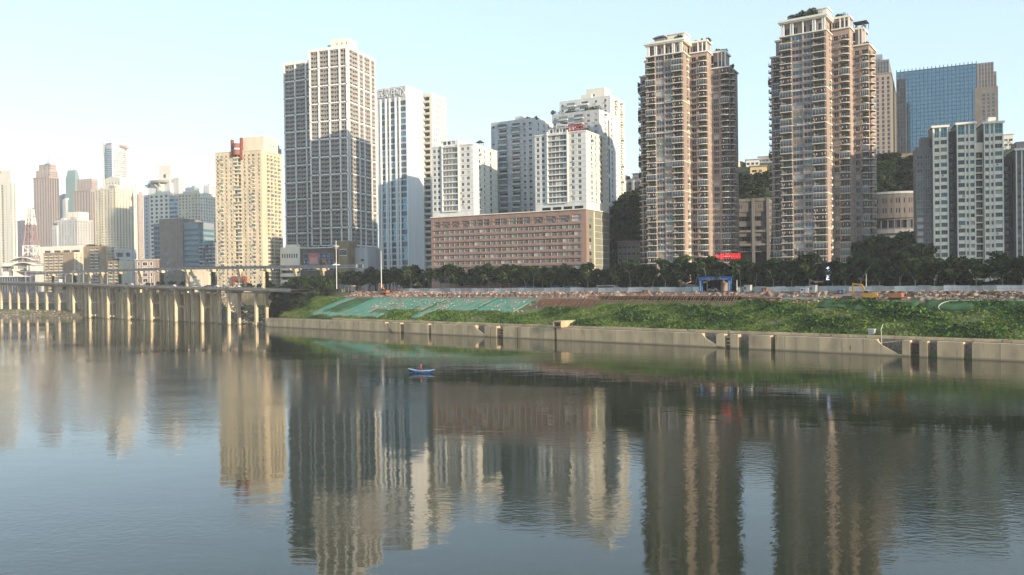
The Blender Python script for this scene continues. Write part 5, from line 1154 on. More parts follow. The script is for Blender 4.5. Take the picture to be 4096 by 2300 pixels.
b.vol(0, L, 0, W, 0, H, 'yellow_stone', [dict(u=L * .5, w=L * .60, sill=1, h=10.5, d=.5, g='green', n=2, k1=1)], None, None, None, 30, 1.5, 1)
m = b.newpart('glass_panel'); m.box(L * .2, L * .8, -.12, -.005, H - 9.4, H - 5.8, 'glass_mid'); m.box(L * .16, L * .84, -.2, -.125, H - 9.8, H - 9.4, 'cream_light'); m.box(L * .16, L * .84, -.2, -.125, H - 5.8, H - 5.4, 'cream_light'); b.finish()
b, L, W, H, nf, zf = simple('warehouse', 'plain pale grey block between the stone portal and the dark trees', 'building', 1393, 1470, None, 989, 556, -13, 18, 20, 'grey_white', 12, lambda L: [dict(u=L * .72, w=2.2, sill=4, h=1.6, d=.4, g='dark', n=1, frame=None)], [], 103)
m = b.newpart('canopy'); m.box(-1, L * .7, -4, -.005, 4.2, 4.8, 'pink_wash'); m.box(-1, L * .7, -3.5, -.1, 2.4, 2.9, 'yellow_stone'); b.finish()
# ================================================================== river wall
def sx(px, d=0.0, z=0.0):
    """s coordinate where image column px meets the line at inland distance d, at roughly that height"""
    py = 1123 + 300
    for _ in range(4):
        s_, Y, zz = s_at(px, py, d); py += (zz - z) / Y * FPX
    return s_
def lb(mb, s0, s1, d0, d1, z0, z1, m): mb.box(s0, s1, d0, d1, z0, z1, m)
wall = empty('river_wall', SD(0, 0), BANK, 'long weathered concrete river wall with stair notches and mooring recesses along the waterline', 'wall')
w_ = MB(); lb(w_, -174, 300, 1.6, 4.2, -3, 4.9, 'concrete_dark'); build(w_, 'back_wall', wall)
w_ = MB(); lb(w_, -120, 300, 2.6, 4.6, 4.9, 5.7, 'concrete_wall'); build(w_, 'upper_kerb', wall)
SECT = [(1072, 1545, 1), (1560, 1581, 0), (1583, 1606, 0), (1622, 1662, 0), (1663, 1718, 0), (1731, 1905, 1), (1944, 1964, 0), (1968, 1992, 0), (2018, 2072, 0), (2076, 2222, 0), (2232, 2562, 0), (2563, 2812, 1),
        (2870, 2902, 0), (2925, 2957, 0), (3000, 3086, 0), (3106, 3510, 1), (3612, 3643, 0), (3681, 3713, 0), (3752, 3856, 0), (3891, 4300, 0)]
for (a, c, notch) in SECT:
    s0, s1 = sx(a), sx(c); m = MB(); d0 = -.9; h = 4.75
    lb(m, s0, s1, d0, 1.58, -3, h, 'concrete_wall')
    x = s0 + 7
    while x < s1 - 3: lb(m, x, x + .07, d0 - .03, d0 - .002, -.5, h - .1, 'concrete_dark'); x += 7 + rng.uniform(-.5, .5)
    if notch and a > 1072 or a == 1072:   # sloping stair down from the end of the section
        e = 6.0; nv = len(m.v); pts = [(s1, -3), (s1 + e + 3, -3), (s1 + e + 3, .35), (s1 + e, .6), (s1 + e * .7, 1.6), (s1 + e * .25, 3.0), (s1, h)]
        for (dd_, ) in ((d0,), (d0 + 1.0,)): m.v += [(p[0] + .01, dd_, p[1]) for p in pts]
        k = len(pts); m.f.append(tuple(nv + i for i in range(k))); m.m.append('concrete_wall'); m.f.append(tuple(nv + k + i for i in reversed(range(k)))); m.m.append('concrete_wall')
        for i in range(k): j = (i + 1) % k; m.f.append((nv + i, nv + k + i, nv + k + j, nv + j)); m.m.append('concrete_wall')
    build(m, 'wall_section', wall)
m = MB()
for (a, c) in ((1607, 1620), (1993, 2004), (2903, 2924), (3645, 3680)):
    s0, s1 = sx(a), sx(c)
    for k in range(3): lb(m, s0, s1, .2, 1.59, .9 + k * 1.25, 1.3 + k * 1.25, 'concrete_wall' if c < 3000 else 'rust_board')
build(m, 'recess_beam', wall)
m = MB(); s0, s1 = sx(3510, 1.5), sx(3612, 1.5)
m.beam((s0 + 1, 1.5, 3.6), (s1 - .5, 1.5, 4.4), .2, .3, 'concrete_wall'); m.beam((sx(3406), -1.1, 1.2), (sx(3406), -1.1, 2.6), .3, .1, 'concrete_dark'); build(m, 'drain_ledge', wall)
# box culvert
cv_ = empty('box_culvert', SD(sx(2240), 3.0, 5.0), BANK, 'open-ended concrete box culvert jutting from the grassy slope above the river wall', 'culvert')
m = MB(); m.box(-2.2, 2.0, -4.8, 8, 2.2, 2.7, 'concrete_wall'); m.box(-2.2, 2.0, -4.8, 8, 0, .5, 'concrete_wall'); m.box(-2.2, -1.7, -4.8, 8, .5, 2.2, 'concrete_wall'); m.box(1.5, 2.0, -4.8, 8, .5, 2.2, 'concrete_wall'); m.box(-1.6, 1.4, 0, .2, .5, 2.2, 'shadow_room'); build(m, 'culvert_box', cv_)
m = MB(); m.box(-1.6, 1.2, -3.5, 1, -1.2, -.004, 'concrete_wall'); m.box(-.8, .6, -3.0, 1, -2.2, -1.2, 'concrete_wall'); build(m, 'support_block', cv_)
# little pump hut and hoses
hut = MB(); hut.box(-.9, .9, -.8, .8, 0, 2.0, 'fence_panel'); hut.box(-1, 1, -.9, .9, 2.0, 2.15, 'white_metal'); hut.box(-.4, .3, -.83, -.802, .1, 1.7, 'grey_metal')
p = SD(sx(3488, 5), 5.0, 5.4); tag(build(hut, 'pump_hut', None, p, BANK), 'small white pump hut standing on the ledge above the river wall', 'hut')
def hose(pts, r, label, mt='hose_white'):
    m = MB(); 
    for a_, b_ in zip(pts[:-1], pts[1:]): m.tube(a_, b_, r, r, 5, mt, False)
    tag(build(m, 'hose', None), label, 'hose')
def onslope(s, d, off=.5): return SD(s, d, zg1(s, d) + off)
sA = sx(3800, 24, 14)
hose([onslope(sA + 26 - 26 * t, 29.0 - 1.5 * t * t) for t in np.linspace(0, 1, 8)] + [onslope(sA - 3.2 * math.sin(a_) , 27.5 - 3.6 * (1 - math.cos(a_))) for a_ in np.linspace(.3, 2.4, 8)], .14, 'long pale hose curling over the edge of the green slope on the right')
hose([onslope(sx(3527, 8, 8), 9, 1.2), onslope(sx(3524, 6, 6), 6, 1.1), onslope(sx(3527, 4, 5.4), 3.6, .6), SD(sx(3532), -1.2, 3.0)], .12, 'short pale pipe dropping over the river wall by the pump hut')

# ================================================================== netting and ground sheets
def net(s0, s1, d0, d1, m, label, lean=0.0, jag=1.5, off=.22, name='debris_netting', step=1.5):
    ns, nd = max(2, int((s1 - s0) / step)), max(2, int((d1 - d0) / 1.6)); mb_ = MB(); v = []
    jg = rng.normal(size=ns + 1).cumsum() * .25; jg = jg - jg.mean()
    for i in range(ns + 1):
        for j in range(nd + 1):
            t = j / nd; s_ = s0 + (s1 - s0) * i / ns + lean * (1 - t); dl = d0 + max(-jag, min(jag, jg[i])) * (1 - t); d_ = dl + (d1 - dl) * t
            p = SD(s_, d_, zg1(s_, d_) + off + .12 * math.sin(i * 1.7) + rng.uniform(-.18, .18)); v.append(tuple(p))
    mb_.v = v
    for i in range(ns):
        for j in range(nd): a_ = i * (nd + 1) + j; mb_.f.append((a_, a_ + nd + 1, a_ + nd + 2, a_ + 1)); mb_.m.append(m)
    o = build(mb_, name, None, smooth=True); md = o.modifiers.new('thick', 'SOLIDIFY'); md.thickness = .05; md.offset = 1
    tag(o, label, 'netting' if 'net' in name else 'sheet', 'debris netting spread on the slope')
S = lambda px, d: sx(px, d, zg1(0, d))
net(S(1275, 27) - 2, S(1330, 27), 8, 28, 'netting_teal', 'short teal netting strip at the left end of the slope below the big bushes', -9)
net(S(1332, 27), S(1378, 27), 7, 28.2, 'netting_green', 'narrow olive netting strip, first olive one from the left of the slope', -9, off=.3)
net(S(1380, 27), S(1418, 27), 6, 28, 'netting_teal', 'teal netting strip between the two olive strips', -9)
net(S(1420, 27), S(1492, 27), 9, 28.3, 'netting_green', 'wide olive netting strip, second olive one from the left of the slope', -9, off=.3)
net(S(1240, 9) + 2, S(1530, 9), 5.5, 10.5, 'netting_teal', 'teal netting running along the foot of the slope under the olive strips', 0, off=.42)
net(S(1494, 27), S(1600, 27), 6, 28, 'netting_teal', 'broad pale teal netting right of the olive strips, half buried in stones', -9)
net(S(1600, 27), S(1790, 27), 14, 28, 'netting_teal', 'long teal netting on the upper slope above the dry grass patch', -6, 3)
net(S(1795, 27), S(1980, 27), 15, 28.2, 'netting_teal', 'teal netting on the upper slope below the rubble wall', -4, 3)
net(S(1984, 27), S(2146, 27), 14, 28, 'netting_teal', 'brightest teal netting, ending at the brown bamboo scaffold', -3, 3)
net(S(1700, 12), S(1736, 12), 6, 17, 'netting_teal', 'narrow teal netting tongue hanging down through the grass', -5, off=.7)
net(S(3290, 27), S(3420, 27), 22, 29, 'netting_green', 'dark green netting on the slope crest beneath the excavator', 0, off=.4)
net(S(3424, 27), S(3680, 27), 20, 28, 'netting_green', 'long dark green netting right of the excavator on the slope crest', 0, off=.4)
net(S(3700, 27), S(4150, 27), 22, 28.3, 'netting_green', 'dark green netting along the crest at the right edge', 0, off=.4)
net(S(3010, 36), S(3330, 36), 31, 40, 'netting_teal', 'teal sheet over the terrace left of the excavator', 0, 2, off=.35, name='debris_netting')
net(S(2480, 36), S(2900, 36), 34, 40, 'netting_teal', 'faded teal sheet over the terrace below the blue gateway', 0, 2, off=.3, name='debris_netting')

# ================================================================== scaffolds
def scaffold(s0, s1, dbot, dtop, zt, label, rows, step, m='bamboo', deck=False):
    e = empty('bamboo_scaffold', SD(s0, dtop, 0), BANK, label, 'scaffold'); L = s1 - s0
    n = int(L / step); pr = []
    for i in range(n + 1):
        x = L * i / n + rng.uniform(-.15, .15); ln = rng.uniform(-.7, .2)
        pb = zg1(s0 + x, dbot) + .1; pr.append((x, ln, pb, rng.uniform(.2, 1.6)))
    pr2 = pr[:100]
    for (x, ln, pb, ex) in pr2: mm = MB(); mm.beam((x + ln, dbot - dtop, pb), (x, 0, zt + ex), .13, .13, m); build(mm, 'pole', e)
    if pr[100:]:
        mm = MB()
        for (x, ln, pb, ex) in pr[100:]: mm.beam((x + ln, dbot - dtop, pb), (x, 0, zt + ex), .14, .14, m)
        build(mm, 'pole', e)['kind'] = 'stuff'
    zb = zg1(s0 + L / 2, dbot)
    for r in range(rows):
        t = (r + .5) / rows; mm = MB(); z = zb + (zt - zb) * t + .3; y = (dbot - dtop) * (1 - t) - .15
        k = 10
        for q in range(k): mm.beam((L * q / k, y, z + rng.uniform(-.12, .12)), (L * (q + 1) / k + .2, y, z + rng.uniform(-.12, .12)), .12, .14, m)
        build(mm, 'rail', e)
    if deck:
        mm = MB(); mm.box(-1, L + 1, -.9, .5, zt - .55, zt - .1, 'rust_board'); mm.box(-1, L + 1, -.2, .3, zb, zt - .56, 'shadow_room'); build(mm, 'board_walk', e)  # near-black panel below the boards stands in for their underside shade
    return e
scaffold(S(2152, 24), S(2388, 24), 19.5, 27.5, 16.4, 'dense brown bamboo scaffold over bare red earth, left of the long board walk', 4, 1.0)
scaffold(S(2392, 27), S(2950, 27), 24.0, 28.5, 17.2, 'long bamboo scaffold with a dark red board walk above the green slope', 2, 1.05, deck=True)
m = MB(); nb_ = 22
for i in range(nb_):
    for j in range(4):
        s0_, s1_ = S(2152, 24) + (S(2388, 24) - S(2152, 24)) * i / nb_, S(2152, 24) + (S(2388, 24) - S(2152, 24)) * (i + 1) / nb_
        dA, dB = 20.5 + j * 1.8, 22.3 + j * 1.8
        m.poly([SD(s0_, dA, zg1(s0_, dA) + .35), SD(s1_, dA, zg1(s1_, dA) + .35), SD(s1_, dB, zg1(s1_, dB) + .35), SD(s0_, dB, zg1(s0_, dB) + .35)], 'rust_board')
tag(build(m, 'bare_earth'), kind='structure')
# beam lying beside the right scaffold
m = MB(); m.beam(SD(S(2960, 28), 28.6, 16.4), SD(S(3120, 28), 29.2, 16.2), .5, .5, 'rust_board'); m.beam(SD(S(2990, 28), 28.1, 16.0), SD(S(3100, 28), 28.8, 16.1), .4, .3, 'stone_red')
tag(build(m, 'timber_beam'), 'long rust-red beams lying at the slope edge right of the scaffold', 'beam')

# ================================================================== rubble terrace wall and stones
def rocks(name, n, sr, dr, zf_, size, mats_, label=None, flat=.7):
    m = MB()
    for i in range(n):
        s_ = rng.uniform(*sr); d_ = rng.uniform(*dr); r = rng.uniform(*size); p = SD(s_, d_, zf_(s_, d_)); q = MB()
        a_ = rng.uniform(.6, 1.3, 3) * r; q.box(-a_[0], a_[0], -a_[1], a_[1], -a_[2] * flat, a_[2] * flat, mats_[rng.integers(len(mats_))])
        q.v = [tuple(np.array(v) * rng.uniform(.75, 1.2, 3)) for v in q.v]; m.merge(q, p.x, p.y, p.z, rng.uniform(0, 3.1))
    o = build(m, name); tag(o, kind='stuff'); return o
zz_ = lambda s, d: zg1(s, d) + .1
rocks('rubble', 1300, (S(1400, 44), S(2350, 44)), (40.5, 48), zz_, (.2, .75), ['stone_pale', 'stone_pale', 'stone_pale', 'stone_red', 'stone_grey'])
rocks('rubble', 260, (S(2350, 44), S(3350, 44)), (40, 47.5), zz_, (.2, .7), ['stone_pale', 'stone_grey', 'stone_red', 'stone_grey'])
rocks('rubble', 1000, (S(3480, 44), S(4200, 44)), (37, 47.5), zz_, (.25, .8), ['stone_red', 'stone_grey', 'soil_brown', 'stone_grey', 'bark_dark', 'stone_pale'])
rocks('rubble', 320, (S(3000, 28), S(3280, 28)), (26.5, 30), zz_, (.2, .6), ['stone_red', 'stone_pale', 'rust_board'])
rocks('rubble', 900, (-262, -172), (7, 22), zz_, (.15, .7), ['stone_pale', 'stone_grey', 'concrete', 'stone_grey'])
rocks('rubble', 500, (-560, -430), (-30, 8), lambda s, d: max(zg1(s, d), -.5) + .05, (.15, .6), ['stone_pale', 'stone_grey'])
rocks('rubble', 420, (S(1500, 20), S(2150, 20)), (14, 27), lambda s, d: zg1(s, d) + .35, (.08, .28), ['stone_pale', 'cloth_white', 'stone_grey'])
# row of rough stone piers in the excavation
for i in range(0, 34):
    s_ = S(1730, 43) + i * 3.6 + rng.uniform(-.6, .6)
    if s_ > S(2330, 43): break
    m = MB(); hgt = rng.uniform(2.0, 2.9); m.box(-1.0, 1.0, -.8, .8, -.5, hgt, 'stone_pale'); m.v = [tuple(np.array(v) * rng.uniform(.85, 1.12, 3)) for v in m.v]
    p = SD(s_, 41.8, 15.6); build(m, 'stone_block', None, p, BANK)
SB = [o for o in COL.objects if o.name.startswith('stone_block')]
for o in SB: tag(o, 'rough pale stone block in the row lining the excavated bank', 'stone block', 'rough stone blocks lining the excavated bank')
# sand heap
m = MB(); NN = 14
pk = (0, 0, 3.6); ring_ = [(4.8 * math.cos(2 * math.pi * i / NN) * rng.uniform(.85, 1.1), 3.2 * math.sin(2 * math.pi * i / NN), -.6) for i in range(NN)]; mid_ = [(p[0] * .45, p[1] * .45, 1.9 + rng.uniform(-.2, .2)) for p in ring_]
for i in range(NN): j = (i + 1) % NN; m.poly([ring_[i], ring_[j], mid_[j], mid_[i]], 'stone_pale'); m.poly([mid_[i], mid_[j], pk], 'stone_pale')
tag(build(m, 'sand_heap', None, SD(S(2475, 40), 39, 15.8), BANK), 'pale conical sand heap at the right end of the stone block row', 'sand heap')

# ================================================================== site fence
fe = empty('site_fence', SD(0, 48.8, 18.4), BANK, 'long low fence of pale grey panels between the excavation and the street trees', 'fence')
x = S(1600, 48.8); gate0, gate1 = S(2805, 48.8), S(2920, 48.8); n = 0
while x < 215:
    wd = 4.0
    if not (gate0 - 2 < x < gate1):
        hh = 2.0 + rng.uniform(-.12, .2); mm = MB(); mm.box(x + .04, x + wd - .04, -.04, .04, .05, hh, ['fence_panel', 'fence_panel', 'white_grey', 'grey_white'][n % 4]); mm.box(x, x + wd, -.09, -.042, hh * .45, hh * .45 + .07, 'grey_metal'); mm.box(x, x + wd, -.09, -.042, hh - .12, hh - .05, 'grey_metal')
        build(mm, 'panel', fe); mm = MB(); mm.box(x - .06, x + .06, -.2, -.095, 0, hh + .15, 'grey_metal'); build(mm, 'post', fe)
    x += wd; n += 1
# blue gateway
p = SD(gate0 + (gate1 - gate0) / 2, 48.6, 18.2); gt = empty('site_gateway', p, BANK, 'blue gateway arch with rows of small white lettering at the site entrance', 'gateway'); W2 = (gate1 - gate0) / 2
for s_ in (-1, 1):
    m = MB(); m.box(s_ * W2 - .65, s_ * W2 + .65, -.5, .5, 0, 4.9, 'arch_blue'); m.box(s_ * W2 - .40, s_ * W2 + .40, -.54, -.502, .4, 4.6, 'arch_pale'); pl = build(m, 'pillar', gt)
    m = MB()
    for k in range(6): 
        z = .75 + k * .68; m.box(s_ * W2 - .22, s_ * W2 + .22, -.58, -.542, z + .16, z + .24, 'letter_white'); m.box(s_ * W2 - .05, s_ * W2 + .05, -.585, -.545, z, z + .42, 'letter_white'); m.box(s_ * W2 - .2, s_ * W2 + .2, -.583, -.543, z + .34, z + .42, 'letter_white')
    build(m, 'lettering', pl)
m = MB(); m.box(-W2 - .9, W2 + .9, -.55, .55, 4.92, 6.4, 'arch_blue'); cb = build(m, 'crossbeam', gt)
m = MB()
for (zr, x0_, x1_, k_) in ((5.75, -W2 * .5, W2 * .55, 14), (5.2, -W2 * .85, W2 * .9, 22)):
    for i in range(k_):
        if rng.random() < .1: continue
        x = x0_ + (x1_ - x0_) * i / k_; m.box(x, x + .28, -.60, -.552, zr + .13, zr + .18, 'letter_white'); m.box(x + .11, x + .17, -.605, -.555, zr, zr + .33, 'letter_white'); m.box(x + .02, x + .26, -.603, -.553, zr + .27, zr + .33, 'letter_white')
build(m, 'lettering', cb)

# hotel sign on its layered canopy
s_, Y_, z_ = s_at(2912, 1024, 66)
sg = empty('hotel_sign', SD(s_, 66, 0), BANK + R(10), 'glowing red five-character hotel sign above a layered entrance canopy', 'sign')
tx, tz = ray(2912, 1035); zb_ = CAMZ + tz * Y_
sign_text('小世界酒店', 's', sg, 11.6, 2.25, 'sign_red', -5.8, -.2, zb_, bold=0)
m = MB(); 
for i in range(5): m.box(-5 + i * 2.4, -4.9 + i * 2.4, 0, .12, zb_ - 1.7, zb_ + 2.3, 'sign_red_back')
m.box(-6, 6, .13, .2, zb_ + .5, zb_ + .62, 'sign_red_back'); m.box(-6, 6, .13, .2, zb_ + 1.7, zb_ + 1.82, 'sign_red_back'); build(m, 'bracket', sg)
cn = empty('entrance_canopy', SD(s_ - 1.8, 66, 18.2), BANK + R(10), 'layered beige entrance canopy on a round brown column under the red hotel sign', 'canopy')
m = MB(); zc = zb_ - 18.2 - 1.9
for k, (w0, w1) in enumerate(((-3.9, 4.6), (-6.2, 5.4), (-5.2, 4.0), (-3.6, 3.0))): m.box(w0, w1, -3 + k * .3, 5, zc - k * .85 - .5, zc - k * .85, 'pink_wash')
build(m, 'canopy_slab', cn); m = MB(); m.tube((-.4, 1, 0), (-.4, 1, zc - 3.06), 1.5, 1.5, 16, 'brown_stone'); build(m, 'column', cn)
# vertical blue sign
s_, Y_, z_ = s_at(3312, 1102, 49.6)
vs = empty('vertical_sign', SD(s_, 49.6, 18.3), BANK + R(8), 'narrow navy vertical sign with white lit characters among the street trees', 'sign')
m = MB(); m.box(-.75, .75, -.02, .25, 3.6, 9.4, 'sign_navy'); m.box(-.1, .1, .0, .2, 0, 3.6, 'dark_metal'); build(m, 'sign_board', vs)
sign_text('千丁·店', 's', vs, 1.25, 1.05, 'sign_led', -.6, -.1, 8.3, bold=.05, vertical=True)

# ================================================================== trees
def tree_proto(name, H, rc, nl, per, fork, seed, mats_=('leaf_dark', 'leaf_mid', 'leaf_light'), weights=(.45, .4, .15), bark='bark_pale', zc=.62, leaf=(.28, .6), shell=.45, spread=1.0):
    rd = random.Random(seed); rs = np.random.default_rng(seed)
    root = bpy.data.objects.new(name, None); COL.objects.link(root); m = MB(); hf = H * fork; tips = []
    m.tube((0, 0, -1.0), (.1, .05, hf), H * .022, H * .016, 7, bark); nf_ = rd.choice([2, 3, 3])
    for i in range(nf_):
        a_ = 2 * math.pi * i / nf_ + rd.uniform(-.4, .4); l = H * rd.uniform(.2, .3); b_ = Vector((.1, .05, hf)) + Vector((math.cos(a_) * l * .55, math.sin(a_) * l * .55, l))
        m.tube((.1, .05, hf), b_, H * .013, H * .009, 6, bark); 
        for j in range(3):
            a2 = a_ + rd.uniform(-1, 1); l2 = H * rd.uniform(.14, .26); c_ = b_ + Vector((math.cos(a2) * l2 * .7, math.sin(a2) * l2 * .7, l2 * rd.uniform(.4, .9))); m.tube(b_, c_, H * .007, H * .003, 5, bark); tips.append(c_)
    kid(m, 'trunk', root)
    lobes = []
    for i in range(nl):
        a_ = rd.uniform(0, 6.28); rr = rc * math.sqrt(rd.uniform(0, 1)) * .72 * spread; z = H * rd.uniform(zc - .2, .93) if i > 2 else H * .85
        sh = math.sqrt(max(.15, 1 - ((z / H - zc) / .45) ** 2)); lobes.append((rr * math.cos(a_) * sh, rr * math.sin(a_) * sh, z, rc * rd.uniform(.26, .46), rc * rd.uniform(.2, .36)))
    P_, lid = crown_points(lobes, per, shell)
    tone = rs.choice(3, len(lobes), p=weights); mi = np.where(rng.random(len(P_)) < .72, tone[lid], rs.choice(3, len(P_), p=weights))
    o = link('crown', leaf_mesh('crown', P_, rng.uniform(leaf[0], leaf[1], len(P_)), list(mats_), mi, .35), root); KIDS.setdefault(root.name, []).append(o)
    o.hide_render = False
    return root
LANDM = [(-200, 260, 'in front of the monorail station'), (260, 540, 'below the old brown apartments'), (540, 760, 'below the house with white window frames'), (760, 860, 'beside the cream pump building'), (860, 1130, 'at the foot of the beige tower'), (1130, 1345, 'under the billboard podium'), (1345, 1500, 'below the stone portal'),
         (1500, 1725, 'in front of the white office tower'), (1725, 2080, 'before the terracotta block, left half'), (2080, 2440, 'before the terracotta block, right half'), (2440, 2590, 'in the gap left of the brown towers'), (2590, 2830, 'before the narrower brown tower'), (2830, 3060, 'around the red hotel sign'),
         (3060, 3300, 'before the tallest brown tower, left part'), (3300, 3510, 'before the tallest brown tower, right part'), (3510, 3700, 'in front of the curved hall'), (3700, 3930, 'before the narrow ribbed tower'), (3930, 4400, 'at the right edge of the photo')]
def where(px):
    for a_, c_, t in LANDM:
        if a_ <= px < c_: return t
    return 'near the right edge'
CNT = {}
ORD = ['first', 'second', 'third', 'fourth', 'fifth', 'sixth', 'seventh', 'eighth', 'ninth', 'tenth', 'eleventh', 'twelfth', 'thirteenth', 'fourteenth', 'fifteenth', 'sixteenth', 'seventeenth', 'eighteenth', 'nineteenth', 'twentieth']
def ordl(kind, px):
    w_ = where(px); k = (kind, w_); CNT[k] = CNT.get(k, 0) + 1; return '%s %s from left, %s' % (ORD[min(CNT[k], 20) - 1], kind, w_)
def pix(x, y, z):
    v = Vector((x, y, z - CAMZ)); d = v.dot(_f); return 2048 + FPX * v.dot(_r) / d, 1150 - FPX * v.dot(_u) / d
protos = [tree_proto('street_tree', 12.8, 4.6, 15, 120, .30, 100 + i) for i in range(5)]
protos2 = [tree_proto('broadleaf_tree', 12.0, 5.0, 16, 110, .22, 200 + i, bark='bark_dark', weights=(.6, .33, .07)) for i in range(3)]
usedp = set()
def put(pr, s_, d_, kind, cat, group, sc=1.0, dz=0.0, base=None):
    z = zg1(s_, d_) + dz if base is None else base; p = SD(s_, d_, z); px, _ = pix(p.x, p.y, z + 5)
    lab = ordl(kind, px)
    if pr.name not in usedp:
        usedp.add(pr.name); o = pr; o.location = p; o.rotation_euler = (0, 0, rng.uniform(0, 6.28)); o.scale = (sc,) * 3
    else: o = copy_tree(pr, p, rng.uniform(0, 6.28), None, None, sc)
    tag(o, lab, cat, group); return o
s_ = S(1640, 50); i = 0
while s_ < 222:
    put(protos[rng.integers(5)], s_, 51.0 + rng.uniform(-.5, .8), 'pale-trunked fence tree', 'tree', 'street trees along the site fence', rng.uniform(.70, 1.22)); s_ += rng.uniform(4.6, 8.6); i += 1
s_ = S(1400, 57)
while s_ < 225:
    if not (S(2810, 57) < s_ < S(2915, 57)): put(protos2[rng.integers(3)], s_, 58 + rng.uniform(-1, 1.5), 'dark rear-row tree', 'tree', 'dark trees behind the street trees', rng.uniform(.85, 1.1))
    s_ += rng.uniform(6, 9)
s_ = S(2440, 70)
while s_ < 228:
    if not (S(2800, 66) < s_ < S(2960, 66)): put(protos2[rng.integers(3)], s_, 73 + rng.uniform(-3, 3), 'dark tower-foot tree', 'tree', 'dark trees close to the tower feet', rng.uniform(.8, 1.05))
    s_ += rng.uniform(8, 12)
# left part: trees behind the road viaduct and round the monorail
for (px, d_, sc) in ((262, 30, .62), (300, 32, .6), (345, 36, .66), (392, 34, .7), (428, 40, .62), (470, 44, .66), (505, 38, .6), (600, 46, .7), (640, 50, .75), (690, 48, .78), (735, 50, .72), (770, 42, .45), (800, 46, .42), (825, 44, .45), (880, 30, .35), (905, 34, .4), (965, 30, .5), (1000, 34, .55), (1035, 30, .5), (1085, 36, .6)):
    put(protos2[rng.integers(3)], sx(px, d_, 22), d_, 'bushy tree behind the viaduct', 'tree', 'trees behind the elevated road', sc, base=18.2)
for (px, d_, sc) in ((560, 95, .95), (700, 100, 1.1), (650, 96, 1.0), (742, 90, .9), (845, 95, .9), (800, 100, .9), (490, 110, 1.0), (30, 110, 1.0), (60, 120, 1.05), (100, 118, 1)):
    put(protos2[rng.integers(3)], sx(px, d_, 25), d_, 'dark tree above the monorail', 'tree', 'trees beyond the monorail', sc, base=18.2)
# big bushy trees on the embankment left of the excavation
bigs = [tree_proto('bushy_tree', 11.5, 7.0, 22, 190, .18, 300 + i, weights=(.5, .42, .08), bark='bark_dark', zc=.55, shell=.5) for i in range(2)]
for (px, d_, sc) in ((1128, 26, .62), (1165, 30, 1.1), (1175, 20, .85), (1205, 30, 1.35), (1225, 22, 1.15), (1250, 34, 1.35), (1265, 26, 1.2), (1290, 32, 1.15), (1150, 12, .5), (1100, 22, .5), (1312, 40, .7), (1195, 12, .75), (1075, 16, .5), (1120, 30, 1.0), (1140, 20, .9), (1185, 34, 1.35), (1232, 30, 1.4), (1275, 38, 1.2), (1210, 16, .85), (1100, 14, .6)):
    put(bigs[rng.integers(2)], sx(px, d_, 12), d_, 'large bushy embankment tree', 'tree', 'bushy trees on the embankment', sc, dz=-.8)
for (px, d_, sc) in ((1345, 54, 1.05), (1375, 57, 1.0), (1410, 60, 1.1), (1440, 56, 1.0), (1480, 58, 1.2), (1505, 62, 1.1), (1530, 54, 1.05), (1558, 60, 1.15), (1585, 55, 1.15), (1620, 54, 1.0), (1650, 60, 1.1)):
    put(protos2[rng.integers(3)], S(px, d_), d_, 'leafy tree behind the sheds', 'tree', 'leafy trees left of the site fence', sc)
for (px, d_, sc) in ((1462, 120, 1.9), (1492, 112, 2.0), (1478, 96, 1.3), (1440, 92, .9)):
    put(protos2[rng.integers(3)], sx(px, d_, 25), d_, 'tall dark warehouse tree', 'tree', 'tall dark trees beside the white office tower', sc, base=18.2)
# yellowish young tree by the water on the left
yt = tree_proto('young_tree', 7.5, 2.4, 9, 90, .3, 401, mats_=('leaf_light', 'leaf_yellow', 'leaf_mid'), weights=(.4, .35, .25), leaf=(.15, .35)); p = SD(sx(968, 16, 5), 16, 2.8); yt.location = p; tag(yt, 'pale yellow-green young tree on the shore below the end of the elevated road', 'tree')
# added dark leaf belts standing in for deep shade under the crowns
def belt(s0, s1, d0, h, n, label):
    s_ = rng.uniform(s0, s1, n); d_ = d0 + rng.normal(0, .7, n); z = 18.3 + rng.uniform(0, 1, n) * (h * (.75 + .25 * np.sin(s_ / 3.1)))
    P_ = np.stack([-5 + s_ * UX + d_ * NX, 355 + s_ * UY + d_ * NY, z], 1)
    tag(link('shade_belt', leaf_mesh('shade_belt', P_, rng.uniform(.35, .8, n), ['leaf_dark', 'leaf_mid'], (rng.random(n) < .25).astype(int), .1)), label, 'shade_belt', 'added dark leaf belts for the shade under the street trees')
belt(S(1610, 62), S(2440, 62), 62, 6.5, 12000, 'added dark leaf belt for the shade under street trees, along the terracotta block')
belt(S(2440, 62), S(2800, 62), 62, 6.0, 6000, 'added dark leaf belt for the shade under street trees, before the narrower brown tower')
belt(S(2790, 78), S(2950, 78), 78, 6.5, 5000, 'added dark leaf belt filling the view through the blue gateway')
belt(S(2935, 62), S(3520, 62), 62, 6.0, 8000, 'added dark leaf belt for the shade under street trees, before the tallest brown tower')
belt(S(3525, 62), 232, 62, 6.0, 7000, 'added dark leaf belt for the shade under street trees, before the ribbed towers')
